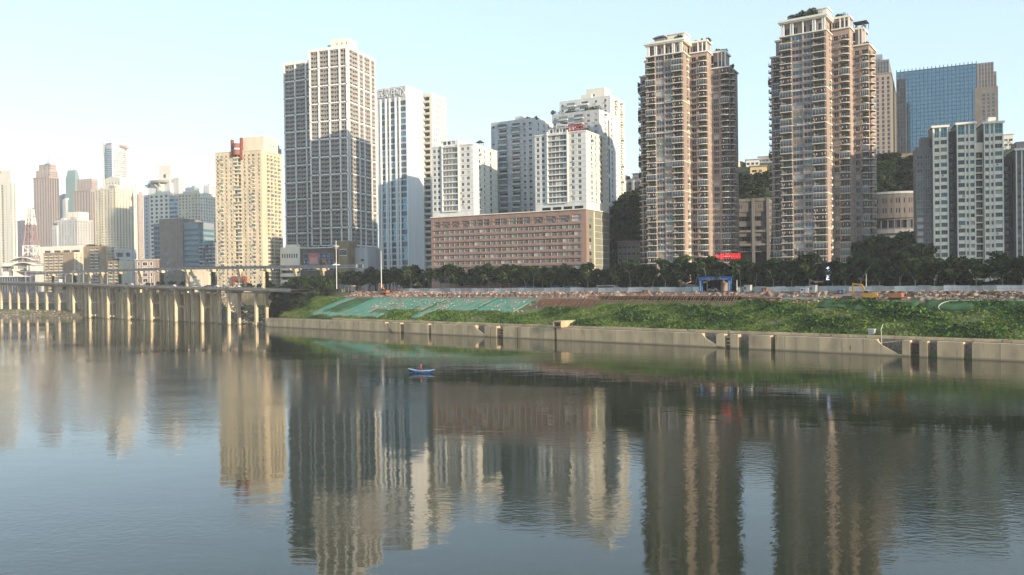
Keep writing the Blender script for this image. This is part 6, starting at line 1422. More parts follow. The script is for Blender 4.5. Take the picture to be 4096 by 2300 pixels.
# hillside trees
hp = [tree_proto('hillside_tree', 13, 6.5, 18, 120, .2, 500 + i, weights=(.62, .32, .06), bark='bark_dark', leaf=(.4, .8), zc=.55) for i in range(3)]
def hillrow(pxs, ds, kind, group, sc=(.9, 1.3)):
    for px, d_ in zip(pxs, ds):
        s_ = sx(px, d_, 24 + hill(0, d_)); z = zg1(s_, d_); s_ = sx(px, d_, z); put(hp[rng.integers(3)], s_, d_, kind, 'tree', group, rng.uniform(*sc), dz=-1.2)
for k_, (d0, zlab) in enumerate(((128, 'lower'), (140, 'middle'), (152, 'upper'), (164, 'topmost'))):
    hillrow([2450 + 26 * i + rng.uniform(-6, 6) for i in range(6)], [d0 + rng.uniform(-4, 4) for _ in range(6)], '%s dark slope tree' % zlab, 'dark trees on the wooded slope left of the brown towers')
hillrow([2940 + 19 * i for i in range(7)], [204 + rng.uniform(-4, 8) for _ in range(7)], 'tree on the hilltop terrace', 'trees on the hilltop terrace', (.6, 1.0))
hillrow([2950 + 22 * i for i in range(6)], [120 + rng.uniform(-6, 10) for _ in range(6)], 'low dark tree', 'dark trees under the framed building', (.6, .85))
hillrow([3496 + 22 * i for i in range(10)], [232 + rng.uniform(-6, 6) for _ in range(10)], 'lower hillside tree', 'trees above the curved hall', (.9, 1.4))
hillrow([3505 + 24 * i for i in range(8)], [250 + rng.uniform(-5, 5) for _ in range(8)], 'upper hillside tree', 'trees below the yellow podium', (.9, 1.4))
hillrow([3500 + 24 * i for i in range(9)], [128 + rng.uniform(-8, 8) for _ in range(9)], 'big dark foreground tree', 'dark trees below the curved hall', (1.3, 1.9))
hillrow([3506 + 26 * i for i in range(8)], [160 + rng.uniform(-6, 6) for _ in range(8)], 'dark second-row tree', 'dark trees below the curved hall', (1.2, 1.6))

# ================================================================== ground cover on the slope
def cover(name, n, sr, dr, size, mats_, thr=-1, zoff=.15, hgt=.5, scale=9.0, f=None):
    s_ = rng.uniform(*sr, n); d_ = rng.uniform(*dr, n)
    pn = np.sin(s_ / scale * 1.3 + 1.7 * np.sin(d_ / 4.1)) + np.sin(d_ / 3.3 + s_ / 5.7) + .6 * np.sin(s_ / 2.1 - d_ / 1.7)
    keep = pn + (rng.normal(0, .8, n) if thr > -9 else 0) > thr
    if f is not None: keep &= f(s_, d_)
    s_, d_, pn = s_[keep], d_[keep], pn[keep]
    lump = np.clip(pn + 1.2, .1, 3.2) * hgt
    z = zg(s_, d_) + zoff + rng.uniform(0, 1, len(s_)) * lump
    P_ = np.stack([-5 + s_ * UX + d_ * NX, 355 + s_ * UY + d_ * NY, z], 1)
    q = (pn + rng.normal(0, .9, len(pn))); mi = np.clip(np.digitize(q, [-.3, .7, 1.7]), 0, len(mats_) - 1)
    o = link(name, leaf_mesh(name, P_, rng.uniform(size[0], size[1], len(P_)), mats_, mi, .2)); tag(o, kind='stuff'); return o
G4 = ['leaf_dry', 'leaf_grass', 'leaf_grass_dark', 'leaf_mid']
s22 = S(2160, 15); SA_ = S(2390, 24); SB_ = S(2960, 27)
cover('slope_weeds', 70000, (s22, 235), (3.6, 27.5), (.14, .42), G4, -1.35, hgt=.30, f=lambda s, d: ~((s < SA_) & (d > 19.5)) & ~((s < SB_) & (d > 23.5)))
cover('slope_weeds', 22000, (s22, 235), (3.6, 27.0), (.10, .30), ['leaf_dry', 'leaf_yellow', 'leaf_grass', 'leaf_grass_dark'], -9, hgt=.12, f=lambda s, d: ~((s < SA_) & (d > 19.5)) & ~((s < SB_) & (d > 23.5)))
cover('slope_bushes', 20000, (S(2500, 15), 235), (8, 26), (.22, .6), ['leaf_grass', 'leaf_grass_dark', 'leaf_mid', 'leaf_grass'], 1.0, hgt=.55, scale=13, f=lambda s, d: ~((s < SB_) & (d > 22)))
cover('slope_weeds', 16000, (S(1560, 12), s22), (3.6, 15), (.15, .42), ['leaf_dry', 'leaf_grass', 'leaf_grass', 'leaf_grass_dark'], -.9, hgt=.28)
cover('slope_weeds', 6000, (-170, S(1560, 10)), (3.4, 7), (.15, .42), ['leaf_dry', 'leaf_grass', 'leaf_mid', 'leaf_grass_dark'], -.9, hgt=.25)
cover('slope_weeds', 12000, (-172, S(1290, 16)), (4, 30), (.2, .55), ['leaf_yellow', 'leaf_grass', 'leaf_grass_dark', 'leaf_mid'], -1.2, hgt=.4)
cover('shore_grass', 7000, (-232, -170), (9, 22), (.15, .4), ['leaf_dry', 'leaf_yellow', 'leaf_grass', 'leaf_grass_dark'], -.2, hgt=.22, f=lambda s, d: (s > -215) | (d > 13))
cover('shore_grass', 5000, (-560, -430), (-20, 14), (.15, .4), ['leaf_dry', 'leaf_yellow', 'leaf_grass', 'leaf_grass_dark'], .0, hgt=.2)
cover('hanging_creeper', 1500, (-172, 230), (1.0, 3.2), (.15, .4), ['leaf_grass', 'leaf_mid', 'leaf_grass_dark', 'leaf_dark'], 1.0, zoff=.8, hgt=.5)
cover('crest_weeds', 6000, (S(2400, 30), 235), (27, 41), (.15, .35), ['leaf_dry', 'leaf_grass', 'leaf_grass_dark', 'leaf_mid'], .9, hgt=.2)
cover('hill_undergrowth', 26000, (-60, 60), (112, 200), (.5, 1.1), ['leaf_dark', 'leaf_dark', 'leaf_mid', 'leaf_mid'], -9, hgt=.9, scale=20)
cover('hill_undergrowth', 26000, (60, 190), (112, 280), (.5, 1.1), ['leaf_dark', 'leaf_dark', 'leaf_mid', 'leaf_mid'], -9, hgt=.9, scale=20)
# ================================================================== road viaduct
def deck_z(s): return float(np.interp(s, [-760, -603, -446, -310, -176, -150], [29.4, 28.8, 26.3, 23.2, 21.0, 20.4]))
rv = empty('road_viaduct', SD(0, 0, 0), BANK, 'elevated riverside road on rows of tall concrete piers standing in the water', 'viaduct')
m = MB(); xs = list(np.linspace(-760, -150, 40))
for a_, c_ in zip(xs[:-1], xs[1:]):
    za, zc = deck_z(a_), deck_z(c_); y0, y1 = -2.6, 13.5
    prof = [(y0, -1.25), (y0, -.15), (y0 + .3, -.15), (y0 + .3, .0), (y1, .0), (y1, -1.25)]
    for (p, q) in zip(prof, prof[1:] + prof[:1]):
        m.poly([(a_, p[0], za + p[1]), (c_, p[0], zc + p[1]), (c_, q[0], zc + q[1]), (a_, q[0], za + q[1])], 'deck_paint' if not (p[1] == 0 and q[1] == 0) else 'asphalt')
build(m, 'deck', rv)
m = MB()
for a_, c_ in zip(xs[:-1], xs[1:]):
    za, zc = deck_z(a_), deck_z(c_)
    for (z, h) in ((.95, .12), (.5, .07)):
        m.beam((a_, -2.3, za + z), (c_, -2.3, zc + z), .10, h, 'grey_metal')
    m.beam((a_, -2.75, za - .75), (c_, -2.75, zc - .75), .30, .35, 'concrete_dark'); m.beam((a_, -2.45, za + .05), (c_, -2.45, zc + .05), .3, .45, 'deck_paint')
x = -760
while x < -150: m.box(x - .06, x + .06, -2.36, -2.24, deck_z(x) + .0, deck_z(x) + 1.0, 'grey_metal'); x += 2.0
build(m, 'guard_rail', rv)
PIERS = [6, 41, 75, 111, 149, 188, 237, 295, 360, 433, 515, 606, 704, 809, 916, 1026]
for i, px in enumerate(PIERS):
    s_ = sx(px, 0, 5 if px < 200 else 0); zd = deck_z(s_) - 1.25; m = MB()
    zb0 = max(-2.5, min(zg1(s_, 0), zg1(s_, 7)) - 1) if zg1(s_, 0) > 0 else -2.5
    m.box(s_ - .78, s_ + .78, -.8, .8, zb0, zd - 1.0, 'concrete'); m.box(s_ - .75, s_ + .75, 6.0, 7.6, min(zb0, -2.5), zd - 1.0, 'concrete')
    # crosshead tapering outwards
    y0, y1 = -2.3, 10
    nv = len(m.v); m.v += [(s_ - 1.0, y0, zd - .45), (s_ - 1.0, -.9, zd - 1.5), (s_ - 1.0, 9, zd - 1.5), (s_ - 1.0, y1, zd - .45), (s_ - 1.0, y1, zd - .01), (s_ - 1.0, y0, zd - .01)]
    m.v += [(s_ + 1.0, y, z) for (_, y, z) in m.v[nv:nv + 6]]
    m.f.append(tuple(nv + q for q in range(6))); m.m.append('concrete'); m.f.append(tuple(nv + 6 + q for q in reversed(range(6)))); m.m.append('concrete')
    for q in range(6): r = (q + 1) % 6; m.f.append((nv + q, nv + 6 + q, nv + 6 + r, nv + r)); m.m.append('concrete')
    zz = [1.5, 11.5] if 237 <= px <= 700 else ([9.5] if px > 700 else [10.5])
    for z in zz:
        if z < zd - 3 and px < 900: m.box(s_ - .6, s_ + .6, .81, 5.99, z, z + 1.3, 'concrete')
    build(m, 'pier', rv)
for (a_, c_) in zip(PIERS[5:14], PIERS[6:15]):   # light front struts half way between the main bents
    s_ = (sx(a_, 0) + sx(c_, 0)) / 2; zd = deck_z(s_) - 1.3; m = MB(); m.box(s_ - .5, s_ + .5, 3.0, 4.0, -2.5, zd, 'concrete'); m.box(s_ - 2.6, s_ - 1.9, 3.1, 3.9, -2.5, zd, 'concrete'); m.box(s_ - 1.89, s_ - .51, 3.2, 3.8, 6.5, 7.4, 'concrete'); m.box(s_ - 1.89, s_ - .51, 3.2, 3.8, 13.0, 13.9, 'concrete'); build(m, 'strut', rv)
for (a_, c_) in zip(PIERS[6:13], PIERS[7:14]):   # slimmer intermediate bents behind
    s_ = (sx(a_, 0) + sx(c_, 0)) / 2; zd = deck_z(s_) - 1.3; m = MB(); m.box(s_ - .7, s_ + .7, 8.3, 9.7, -2.5, zd, 'concrete'); m.box(s_ + 3.3, s_ + 4.6, 8.3, 9.7, -2.5, zd, 'concrete'); m.box(s_ + .71, s_ + 3.29, 8.6, 9.4, 10, 11, 'concrete'); build(m, 'rear_pier', rv)
# retaining wall behind the piers
rw = empty('retaining_wall', SD(0, 12.2, 0), BANK, 'tan ribbed retaining wall behind the viaduct piers', 'wall')
m = MB(); m.box(-425, -252, 0, 1.2, -3, 18.3, 'ochre_wall'); build(m, 'wall_face', rw)
x = -424
while x < -253:
    m = MB(); m.box(x, x + 3.4, -1.6, -.005, -3, 17.6, 'ochre_wall'); build(m, 'rib', rw)
    m = MB(); m.box(x + 3.42, x + 7.5, -.3, -.006, 8.2, 9.4, 'concrete'); build(m, 'wall_band', rw); x += 11.4
m = MB(); m.box(-600, -426, 12, 13, 2, 18.2, 'concrete_grey'); m.box(-250, -200, 16, 17, 6, 18.2, 'ochre_wall'); o = build(m, 'abutment_wall', rw)
# fallen concrete pipe on the shore
m = MB(); p0 = SD(sx(755, 12, 1), 10, .5); p1 = SD(sx(795, 20, 6), 19, 6.0); m.tube(p0, p1, .5, .5, 8, 'concrete'); tag(build(m, 'drain_pipe'), 'pale concrete drain pipe lying on the rubble shore under the viaduct', 'pipe')
m = MB(); 
for i in range(5): m.box(i * 3.0, i * 3 + 2.9, 0, 1.6, 0, 1.2 - .1 * i, 'concrete')
tag(build(m, 'landing_steps', None, SD(sx(218, 2, 1), 1, -.4), BANK), 'low concrete landing steps at the water on the left shore', 'steps')

# ================================================================== street lamps and poles
def lamp(px, H, label, d=-2.0, base=None, arm=1.9, double=False, m_='white_metal'):
    s_ = sx(px, d, 22); z = deck_z(s_) if base is None else base
    e = empty('street_lamp', SD(s_, d, z), BANK + R(20), label, 'street lamp', 'street lamps on the elevated road'); m = MB(); m.tube((0, 0, 0), (0, 0, H), .16, .10, 6, m_); build(m, 'pole', e)
    for sg_ in ((1, -1) if double else (1,)):
        m = MB(); pts = [(0, 0, H), (.5 * sg_, 0, H + .7), (1.2 * sg_, 0, H + 1.1), (arm * sg_ + .3 * sg_, 0, H + 1.2)]
        for a_, c_ in zip(pts[:-1], pts[1:]): m.tube(a_, c_, .09, .08, 5, m_)
        build(m, 'arm', e); m = MB(); m.box(min(pts[-1][0], pts[-1][0] + 1.5 * sg_), max(pts[-1][0], pts[-1][0] + 1.5 * sg_), -.25, .25, H + 1.08, H + 1.3, m_); build(m, 'lamp_head', e)
LN = ['left of the monorail station end', 'in front of the lattice mast', 'below the left old apartments', 'below the right old apartments', 'below the small house', 'in front of the pump building', 'in front of the beige tower']
for (px, hh, lb_) in ((104, 9.0, 'curved street lamp on the viaduct in front of the station end'), (184, 9.0, 'curved street lamp on the viaduct left of the old brown apartments'), (290, 8.6, 'curved street lamp on the viaduct before the right old brown apartments'), (430, 8.4, 'curved street lamp on the viaduct below the blank-gabled block'),
                      (604, 8.2, 'curved street lamp on the viaduct below the small white-framed house'), (807, 8.0, 'straight thin lamp pole on the viaduct before the pump building'), (1024, 7.6, 'thin lamp pole on the viaduct at the right side of the beige tower')):
    lamp(px, hh, lb_, arm=1.6)
lamp(618, 7.0, 'shorter pole just right of a curved lamp, behind the viaduct rail', d=12)
lamp(262, 6.0, 'small round-headed lamp beyond the road, before the old brown apartments', d=13, arm=.3)
def pole(px, ybot, ytop, D, label, ring=False, r=.26):
    p0 = at(px, ybot, D); p1 = at(px, ytop, D); h = p1.z - p0.z
    e = empty('floodlight_mast', p0, 0, label, 'mast'); m = MB(); m.tube((0, 0, 0), (0, 0, h), r, r * .65, 8, 'white_metal'); build(m, 'pole', e)
    if ring: 
        m = MB(); m.box(-2.0, 2.0, -.5, .5, h * .49, h * .49 + .6, 'white_metal'); m.box(-1.0, -.3, -.4, .4, h * .49 + .61, h * .52 + .6, 'grey_metal'); build(m, 'lower_lamp_bracket', e)
        m = MB(); m.tube((0, 0, h * .87), (0, 0, h * .89), 1.6, 1.9, 12, 'white_metal'); m.tube((0, 0, h * .84), (0, 0, h * .85), 1.2, 1.2, 12, 'white_metal'); build(m, 'lamp_ring', e)
pole(1347, 1156, 962, 478, 'tall white floodlight mast with lamp rings before the stone portal', True)
pole(1526, 1152, 1003, 455, 'plain white tall pole in front of the white office tower')
pole(2948, 1162, 1120, 330, 'short white pole right of the blue gateway', r=.2)
pole(3465, 1146, 1094, 300, 'thin white pole among the trees before the excavator', r=.13)

# ================================================================== monorail
mr = empty('monorail_viaduct', SD(0, 35, 0), BANK, 'monorail guideway of twin concrete beams on T-shaped piers behind the elevated road', 'viaduct')
def mz(s): return float(np.interp(s, [-560, -330, -80], [36.6, 36.0, 32.6]))
m = MB(); xs = np.linspace(sx(120, 35, 30), sx(1440, 35, 30), 30)
for a_, c_ in zip(xs[:-1], xs[1:]):
    for y in (-2.2, 2.2): m.beam((a_, y, mz(a_)), (c_, y, mz(c_)), 1.0, 1.9, 'concrete_grey')
    m.beam((a_, -3.3, mz(a_) - .9), (c_, -3.3, mz(c_) - .9), .25, .3, 'grey_metal'); m.beam((a_, -3.3, mz(a_) + .4), (c_, -3.3, mz(c_) + .4), .1, .1, 'grey_metal')
build(m, 'guide_beam', mr)
for px in (212, 300, 360, 408, 480, 562, 648, 748, 852, 958, 1068, 1180, 1290):
    s_ = sx(px, 35, 30); z = mz(s_); m = MB(); 
    green = px in (212, 300, 480, 648, 852, 1068)
    m.box(s_ - .8, s_ + .8, -.8, .8, 18, z - 2.8, 'leaf_dark' if green else 'concrete')
    nv = len(m.v); pr = [(-1.3, z - 2.8), (1.3, z - 2.8), (4.2, z - 1.7), (4.2, z - 1.0), (-4.2, z - 1.0), (-4.2, z - 1.7)]
    m.v += [(s_ - .9, y, z_) for y, z_ in pr] + [(s_ + .9, y, z_) for y, z_ in pr]
    m.f.append(tuple(nv + q for q in reversed(range(6)))); m.m.append('concrete'); m.f.append(tuple(nv + 6 + q for q in range(6))); m.m.append('concrete')
    for q in range(6): r = (q + 1) % 6; m.f.append((nv + q, nv + r, nv + 6 + r, nv + 6 + q)); m.m.append('concrete')
    po = build(m, 'pier', mr)
    if green:
        P_ = np.stack([rng.uniform(s_ - 1.5, s_ + 1.5, 260), rng.uniform(-1.5, 1.5, 260), rng.uniform(18, z - 3, 260)], 1); link('creeper', leaf_mesh('creeper', P_, rng.uniform(.2, .5, 260), ['leaf_dark', 'leaf_mid'], rng.integers(0, 2, 260)), po)
# station
p = at(5, 1100, 850); p.z = 18; st = empty('monorail_station', p, R(-8), 'cream monorail station with two arched roofs at the left edge of the photo', 'station')
Ls = 155 * 850 / FPX * 1.05
def arched(x0, x1, y0, y1, z, rise, m, th=.7):
    mb_ = MB(); k = 12
    for i in range(k):
        f = lambda t: (x0 + (x1 - x0) * t, z + rise * math.sin(math.pi * t))
        (xa, za), (xb, zb) = f(i / k), f((i + 1) / k)
        for (ya, yb, zo) in ((y0, y1, th), (y0, y1, 0)): mb_.poly([(xa, ya, za + zo), (xb, ya, zb + zo), (xb, yb, zb + zo), (xa, yb, za + zo)], m)
        mb_.poly([(xa, y0, za), (xb, y0, zb), (xb, y0, zb + th), (xa, y0, za + th)], m); mb_.poly([(xb, y1, zb), (xa, y1, za), (xa, y1, za + th), (xb, y1, zb + th)], m)
    return mb_
K = Ls / 155.0
X = lambda px: (px - 5) * K
YS = (1147, p.y)
tz_ = lambda py: CAMZ - 18 + (1149 - py) / FPX * p.y * .98
build(arched(X(20), X(125), 6, 16, tz_(1042), 3.6, 'cream_light'), 'upper_roof', st)
build(arched(X(56), X(160), -5, 8, tz_(1064), 3.4, 'cream_light'), 'lower_roof', st)
m = MB(); m.box(X(26), X(60), -4, 10, tz_(1064), tz_(1051), 'cream_light'); m.box(X(28), X(150), 2, 14, tz_(1085), tz_(1052), 'grey_paint'); m.box(X(132), X(158), -3, 8, tz_(1085), tz_(1063), 'cream_light'); m.box(X(60), X(140), -2, 1.9, tz_(1085), tz_(1078), 'grey_dark'); build(m, 'hall', st)
m = MB(); m.box(X(26), X(42), -4, 4, tz_(1106), tz_(1085), 'cream_light'); m.box(X(70), X(88), -5, 4, tz_(1106), tz_(1078), 'cream_light'); m.box(X(67), X(91), -5.5, 4.5, tz_(1083), tz_(1076), 'cream_light'); m.box(X(42), X(69), -2, 4, tz_(1104), tz_(1078), 'concrete_grey'); build(m, 'pier', st)
m = MB(); m.box(X(20), X(104), -7, 8, tz_(1107), tz_(1103), 'cream_light'); m.box(X(2), X(102), -5, 7, 0, tz_(1107.5), 'glass_navy'); build(m, 'ground_hall', st)
for f in (74, 84, 128, 140): m = MB(); m.box(X(f) - .5, X(f) + .5, -4.5, -3.6, tz_(1080), tz_(1062), 'cream_light', 'tb'); build(m, 'column', st)
for i in range(9): m = MB(); x = X(3) + i * X(99) / 9; m.box(x, x + .5, -5.2, -5.01, 0, tz_(1108), 'grey_metal'); build(m, 'mullion', st)
m = MB(); m.box(X(88), X(158), -6, 8, tz_(1088), tz_(1084), 'concrete_grey'); build(m, 'platform', st)
# dark awning structures left of the station
m = MB(); m.box(X(-12), X(22), 8, 20, 0, tz_(1062), 'grey_dark'); m.beam((X(-6), 4, tz_(1070)), (X(24), 4, tz_(1042)), 1.0, .6, 'white_metal'); m.beam((X(-6), 3, tz_(1070) + .4), (X(-2), 3, tz_(1070) + .4), 1.0, .6, 'white_metal'); m.box(X(12), X(26), 0, 6, 0, tz_(1066), 'concrete_grey'); build(m, 'escalator_shelter', st)

# ================================================================== lattice mast
ms = empty('lattice_mast', at(126, 1090, 860), 0, 'red and white lattice cable mast with flared legs beside the monorail station', 'mast'); sc_ = 860 / FPX
LV = [(1092, 27, 'tower_red'), (1062, 25, 'tower_white'), (1022, 24, 'tower_red'), (986, 23, 'tower_white'), (945, 18, 'tower_red'), (902, 15, 'tower_red'), (868, 12, 'tower_white'), (836, 9, 'tower_white'), (818, 7, 'tower_white')]
LV = [(1092, 27, 'tower_white'), (1060, 25, 'tower_red'), (1025, 23.5, 'tower_red'), (985, 22.5, 'tower_white'), (945, 17, 'tower_red'), (902, 15, 'tower_red'), (868, 11, 'tower_white'), (836, 9, 'tower_white')]
for (ya, wa, _), (yb, wb, cm_) in zip(LV[:-1], LV[1:]):
    m = MB(); za, zb = (1092 - ya) * sc_, (1092 - yb) * sc_; ra, rb = wa * sc_ * .9, wb * sc_ * .9; cn_ = [(-1, -1), (1, -1), (1, 1), (-1, 1)]
    t = 1.25 if cm_ == 'tower_white' else .8
    for i in range(4):
        a_, c_ = cn_[i], cn_[(i + 1) % 4]
        m.beam((a_[0] * ra, a_[1] * ra, za), (a_[0] * rb, a_[1] * rb, zb), t, t, cm_); m.beam((a_[0] * ra, a_[1] * ra, za), (c_[0] * rb, c_[1] * rb, zb), t * .5, t * .5, cm_); m.beam((c_[0] * ra, c_[1] * ra, za), (a_[0] * rb, a_[1] * rb, zb), t * .5, t * .5, cm_)
        m.beam((a_[0] * rb, a_[1] * rb, zb), (c_[0] * rb, c_[1] * rb, zb), t * .6, t * .6, cm_)
        mid = ((a_[0] + c_[0]) / 2, (a_[1] + c_[1]) / 2)
        m.beam((mid[0] * ra, mid[1] * ra, za), (mid[0] * rb, mid[1] * rb, zb), t * .6, t * .6, cm_)
    build(m, 'lattice_section', ms)
for y in (836, 868): m = MB(); z = (1092 - y) * sc_; m.box(-13 * sc_, 16 * sc_, -1, 1, z, z + .7, 'grey_metal'); m.beam((-9 * sc_, 0, z), (-45 * sc_, -3, z - 1.4), .5, .5, 'grey_metal'); build(m, 'cross_arm', ms)
m = MB(); m.beam((-10 * sc_, 0, (1092 - 836) * sc_), (-10 * sc_, 0, (1092 - 815) * sc_), .5, .5, 'tower_white'); m.beam((-10 * sc_, 0, (1092 - 815) * sc_), (-4 * sc_, 0, (1092 - 822) * sc_), .4, .4, 'grey_metal'); build(m, 'top_spar', ms)

# ================================================================== vehicles
def car_proto(name, body, L_=4.4, Wd=1.8, Hh=1.45, van=False):
    r = bpy.data.objects.new(name, None); COL.objects.link(r); m = MB()
    side = [(-L_ / 2, .35), (L_ / 2, .35), (L_ / 2, .75), (L_ / 2 - .9, .88), (L_ / 2 - 1.5, Hh), (-L_ / 2 + .7, Hh), (-L_ / 2 + .2, .9), (-L_ / 2, .8)]
    if van: side = [(-L_ / 2, .35), (L_ / 2, .35), (L_ / 2, Hh * .55), (L_ / 2 - .5, Hh), (-L_ / 2, Hh)]
    k = len(side); m.v = [(x, -Wd / 2, z) for x, z in side] + [(x, Wd / 2, z) for x, z in side]
    m.f = [tuple(range(k)), tuple(range(2 * k - 1, k - 1, -1))] + [(i, k + i, k + (i + 1) % k, (i + 1) % k) for i in range(k)]; m.m = [body] * (k + 2); kid(m, 'body', r)
    m = MB(); a_ = Wd / 2 + .01
    if van: m.box(-L_ / 2 + .3, L_ / 2 - .8, -a_, a_, Hh * .58, Hh * .86, 'glass_dark')
    else: m.v = [(-L_ / 2 + .75, -a_, .92), (L_ / 2 - 1.2, -a_, .92), (L_ / 2 - 1.65, -a_, Hh - .1), (-L_ / 2 + .95, -a_, Hh - .1), (-L_ / 2 + .75, a_, .92), (L_ / 2 - 1.2, a_, .92), (L_ / 2 - 1.65, a_, Hh - .1), (-L_ / 2 + .95, a_, Hh - .1)]; m.f = [(0, 1, 2, 3), (7, 6, 5, 4)]; m.m = ['glass_dark'] * 2
    kid(m, 'window', r)
    for x in (-L_ / 2 + .85, L_ / 2 - .85):
        for y in (-Wd / 2, Wd / 2): m = MB(); m.tube((x, y - .12, .33), (x, y + .12, .33), .33, .33, 10, 'tyre'); kid(m, 'wheel', r)
    return r
CP = [car_proto('parked_car', 'car_white'), car_proto('parked_car', 'car_dark'), car_proto('parked_car', 'car_silver'), car_proto('bus', 'car_white', 10.5, 2.5, 3.0, True), car_proto('bus', 'canopy_blue', 9.0, 2.5, 2.8, True)]
usedc = set()
def car(k, s_, d_, z, label, rz=0.0):
    pr = CP[k]; p = SD(s_, d_, z); cat = 'bus' if k in (3, 4) else 'car'
    if k not in usedc: usedc.add(k); o = pr; o.location = p; o.rotation_euler = (0, 0, BANK + rz)
    else: o = copy_tree(pr, p, BANK + rz)
    tag(o, label, cat)
def vz(px): s_ = sx(px, 1, 22); return s_, deck_z(s_) + .01
s_, z = vz(527); car(0, s_, 1, z, 'white car driving on the elevated road below the blank-gabled block')
s_, z = vz(696); car(0, s_, 1, z, 'white car driving on the elevated road left of the pump building')
s_, z = vz(192); car(3, s_, 9, z, 'white minibus on the elevated road before the left old apartments')
for px, k, t in ((870, 1, 'dark car parked under the beige tower, leftmost there'), (900, 0, 'white car parked under the beige tower'), (935, 2, 'silver car parked under the beige tower'), (985, 0, 'white car parked near the right foot of the beige tower'), (1012, 1, 'dark car parked near the right foot of the beige tower')):
    s_ = sx(px, 17, 22); car(k, s_, 11.5, deck_z(s_) + .01, t)
for px, k, t in ((1760, 3, 'white bus half hidden behind the fence, left half of the terracotta block'), (1990, 1, 'dark car behind the fence below the red stall'), (2120, 4, 'blue bus behind the fence'), (2290, 4, 'second blue bus behind the fence, before the terracotta end wall'), (2392, 0, 'white car behind the fence below the pale end wall'), (2430, 3, 'white bus behind the fence in the gap before the slope'),
                 (2640, 1, 'dark car behind the fence before the narrower brown tower'), (2855, 0, 'white car seen through the blue gateway'), (3225, 1, 'dark car behind the fence before the tallest brown tower')):
    car(k, sx(px, 54.5, 19), 54.5, 18.42, t)
# kiosks, stalls and site huts
def stall(px, d_, w, h, m_, label, name='market_stall', cat='stall', roofm=None):
    s_ = sx(px, d_, 19); e = empty(name, SD(s_, d_, zg1(s_, d_)), BANK, label, cat); m = MB(); m.box(-w / 2 - .3, w / 2 + .3, -1.6, 1.6, h, h + .25, roofm or m_); build(m, 'roof', e)
    for x in (-w / 2, 0, w / 2): m = MB(); m.box(x - .08, x + .08, -1.4, -1.24, 0, h, 'grey_metal'); build(m, 'post', e)
    m = MB(); m.box(-w / 2, w / 2, .2, 1.4, 0, 1.1, 'grey_dark'); m.box(-w / 2 + .3, w / 2 - .3, 1.41, 1.5, 0, h, m_); build(m, 'counter', e)
stall(2010, 55, 6.5, 2.9, 'canopy_red', 'red-fronted stall under the trees before the terracotta block'); stall(1780, 56, 7, 2.8, 'white_grey', 'white-roofed stall under the trees before the terracotta block, left of the red stall')
stall(1400, 49, 7, 3.6, 'white_grey', 'open shed with a pale roof beside the tall floodlight mast', 'open_shed', 'shed'); stall(2215, 57, 6, 2.8, 'canopy_blue', 'blue canopy stall under the trees behind the fence'); stall(2760, 58, 6, 2.7, 'white_grey', 'small pale stall left of the blue gateway')
def cage(px, w, label):
    s_ = sx(px, 49, 19); e = empty('scaffold_frame', SD(s_, 49, 18.2), BANK, label, 'scaffold')
    for i in range(7): m = MB(); x = -w / 2 + w * i / 6; m.box(x - .07, x + .07, -1, -.86, 0, 3.6, 'bamboo'); m.box(x - .07, x + .07, .86, 1, 0, 3.6, 'bamboo'); build(m, 'post', e)
    for z in (1.2, 2.4, 3.5): m = MB(); m.box(-w / 2 - .3, w / 2 + .3, -1.1, -1.01, z, z + .1, 'grey_metal'); build(m, 'rail', e)
cage(1454, 6.5, 'brown scaffold frame on the bank, left of the plain white pole'); cage(1592, 8.5, 'brown scaffold frame on the bank, right of the plain white pole')
def cabin(px, d_, w, h, m_, label, rz=0.0):
    s_ = sx(px, d_, 18); m = MB(); m.box(-w / 2, w / 2, -1, 1, 0, h, m_); m.box(-w / 2 - .1, w / 2 + .1, -1.1, 1.1, h, h + .12, 'grey_metal'); m.box(-w * .12, w * .12, -1.03, -1.002, .05, h * .8, 'grey_metal'); m.box(-w * .42, -w * .2, -1.03, -1.002, h * .4, h * .75, 'glass_dark')
    tag(build(m, 'site_cabin', None, SD(s_, d_, zg1(s_, d_)), BANK + rz), label, 'cabin', 'site cabins along the fence')
cabin(2992, 47.0, 2.6, 2.9, 'fence_panel', 'tall white site cabin right of the blue gateway'); cabin(2958, 47.0, 1.0, 1.9, 'cream_light', 'narrow cream booth beside the short white pole'); cabin(3222, 46.5, 3.2, 2.0, 'white_metal', 'white box cabin before the tallest brown tower'); cabin(3060, 46.5, 2.0, 1.9, 'stone_red', 'red-brown box cabin at the fence')
cabin(3255, 46.8, 2.0, 2.7, 'fence_panel', 'grey kiosk next to the white box cabin'); cabin(1362, 48, 4.8, 2.0, 'tan_stone', 'tan box cabin at the foot of the floodlight mast'); cabin(3365, 46, 2.2, 1.3, 'cloth_blue', 'small dark blue container at the fence'); cabin(2410, 31, 1.6, 1.0, 'red_paint', 'small red tool box above the scaffold end'); cabin(2585, 46.5, 2.8, 1.2, 'stone_red', 'low red-brown container beneath the trees')
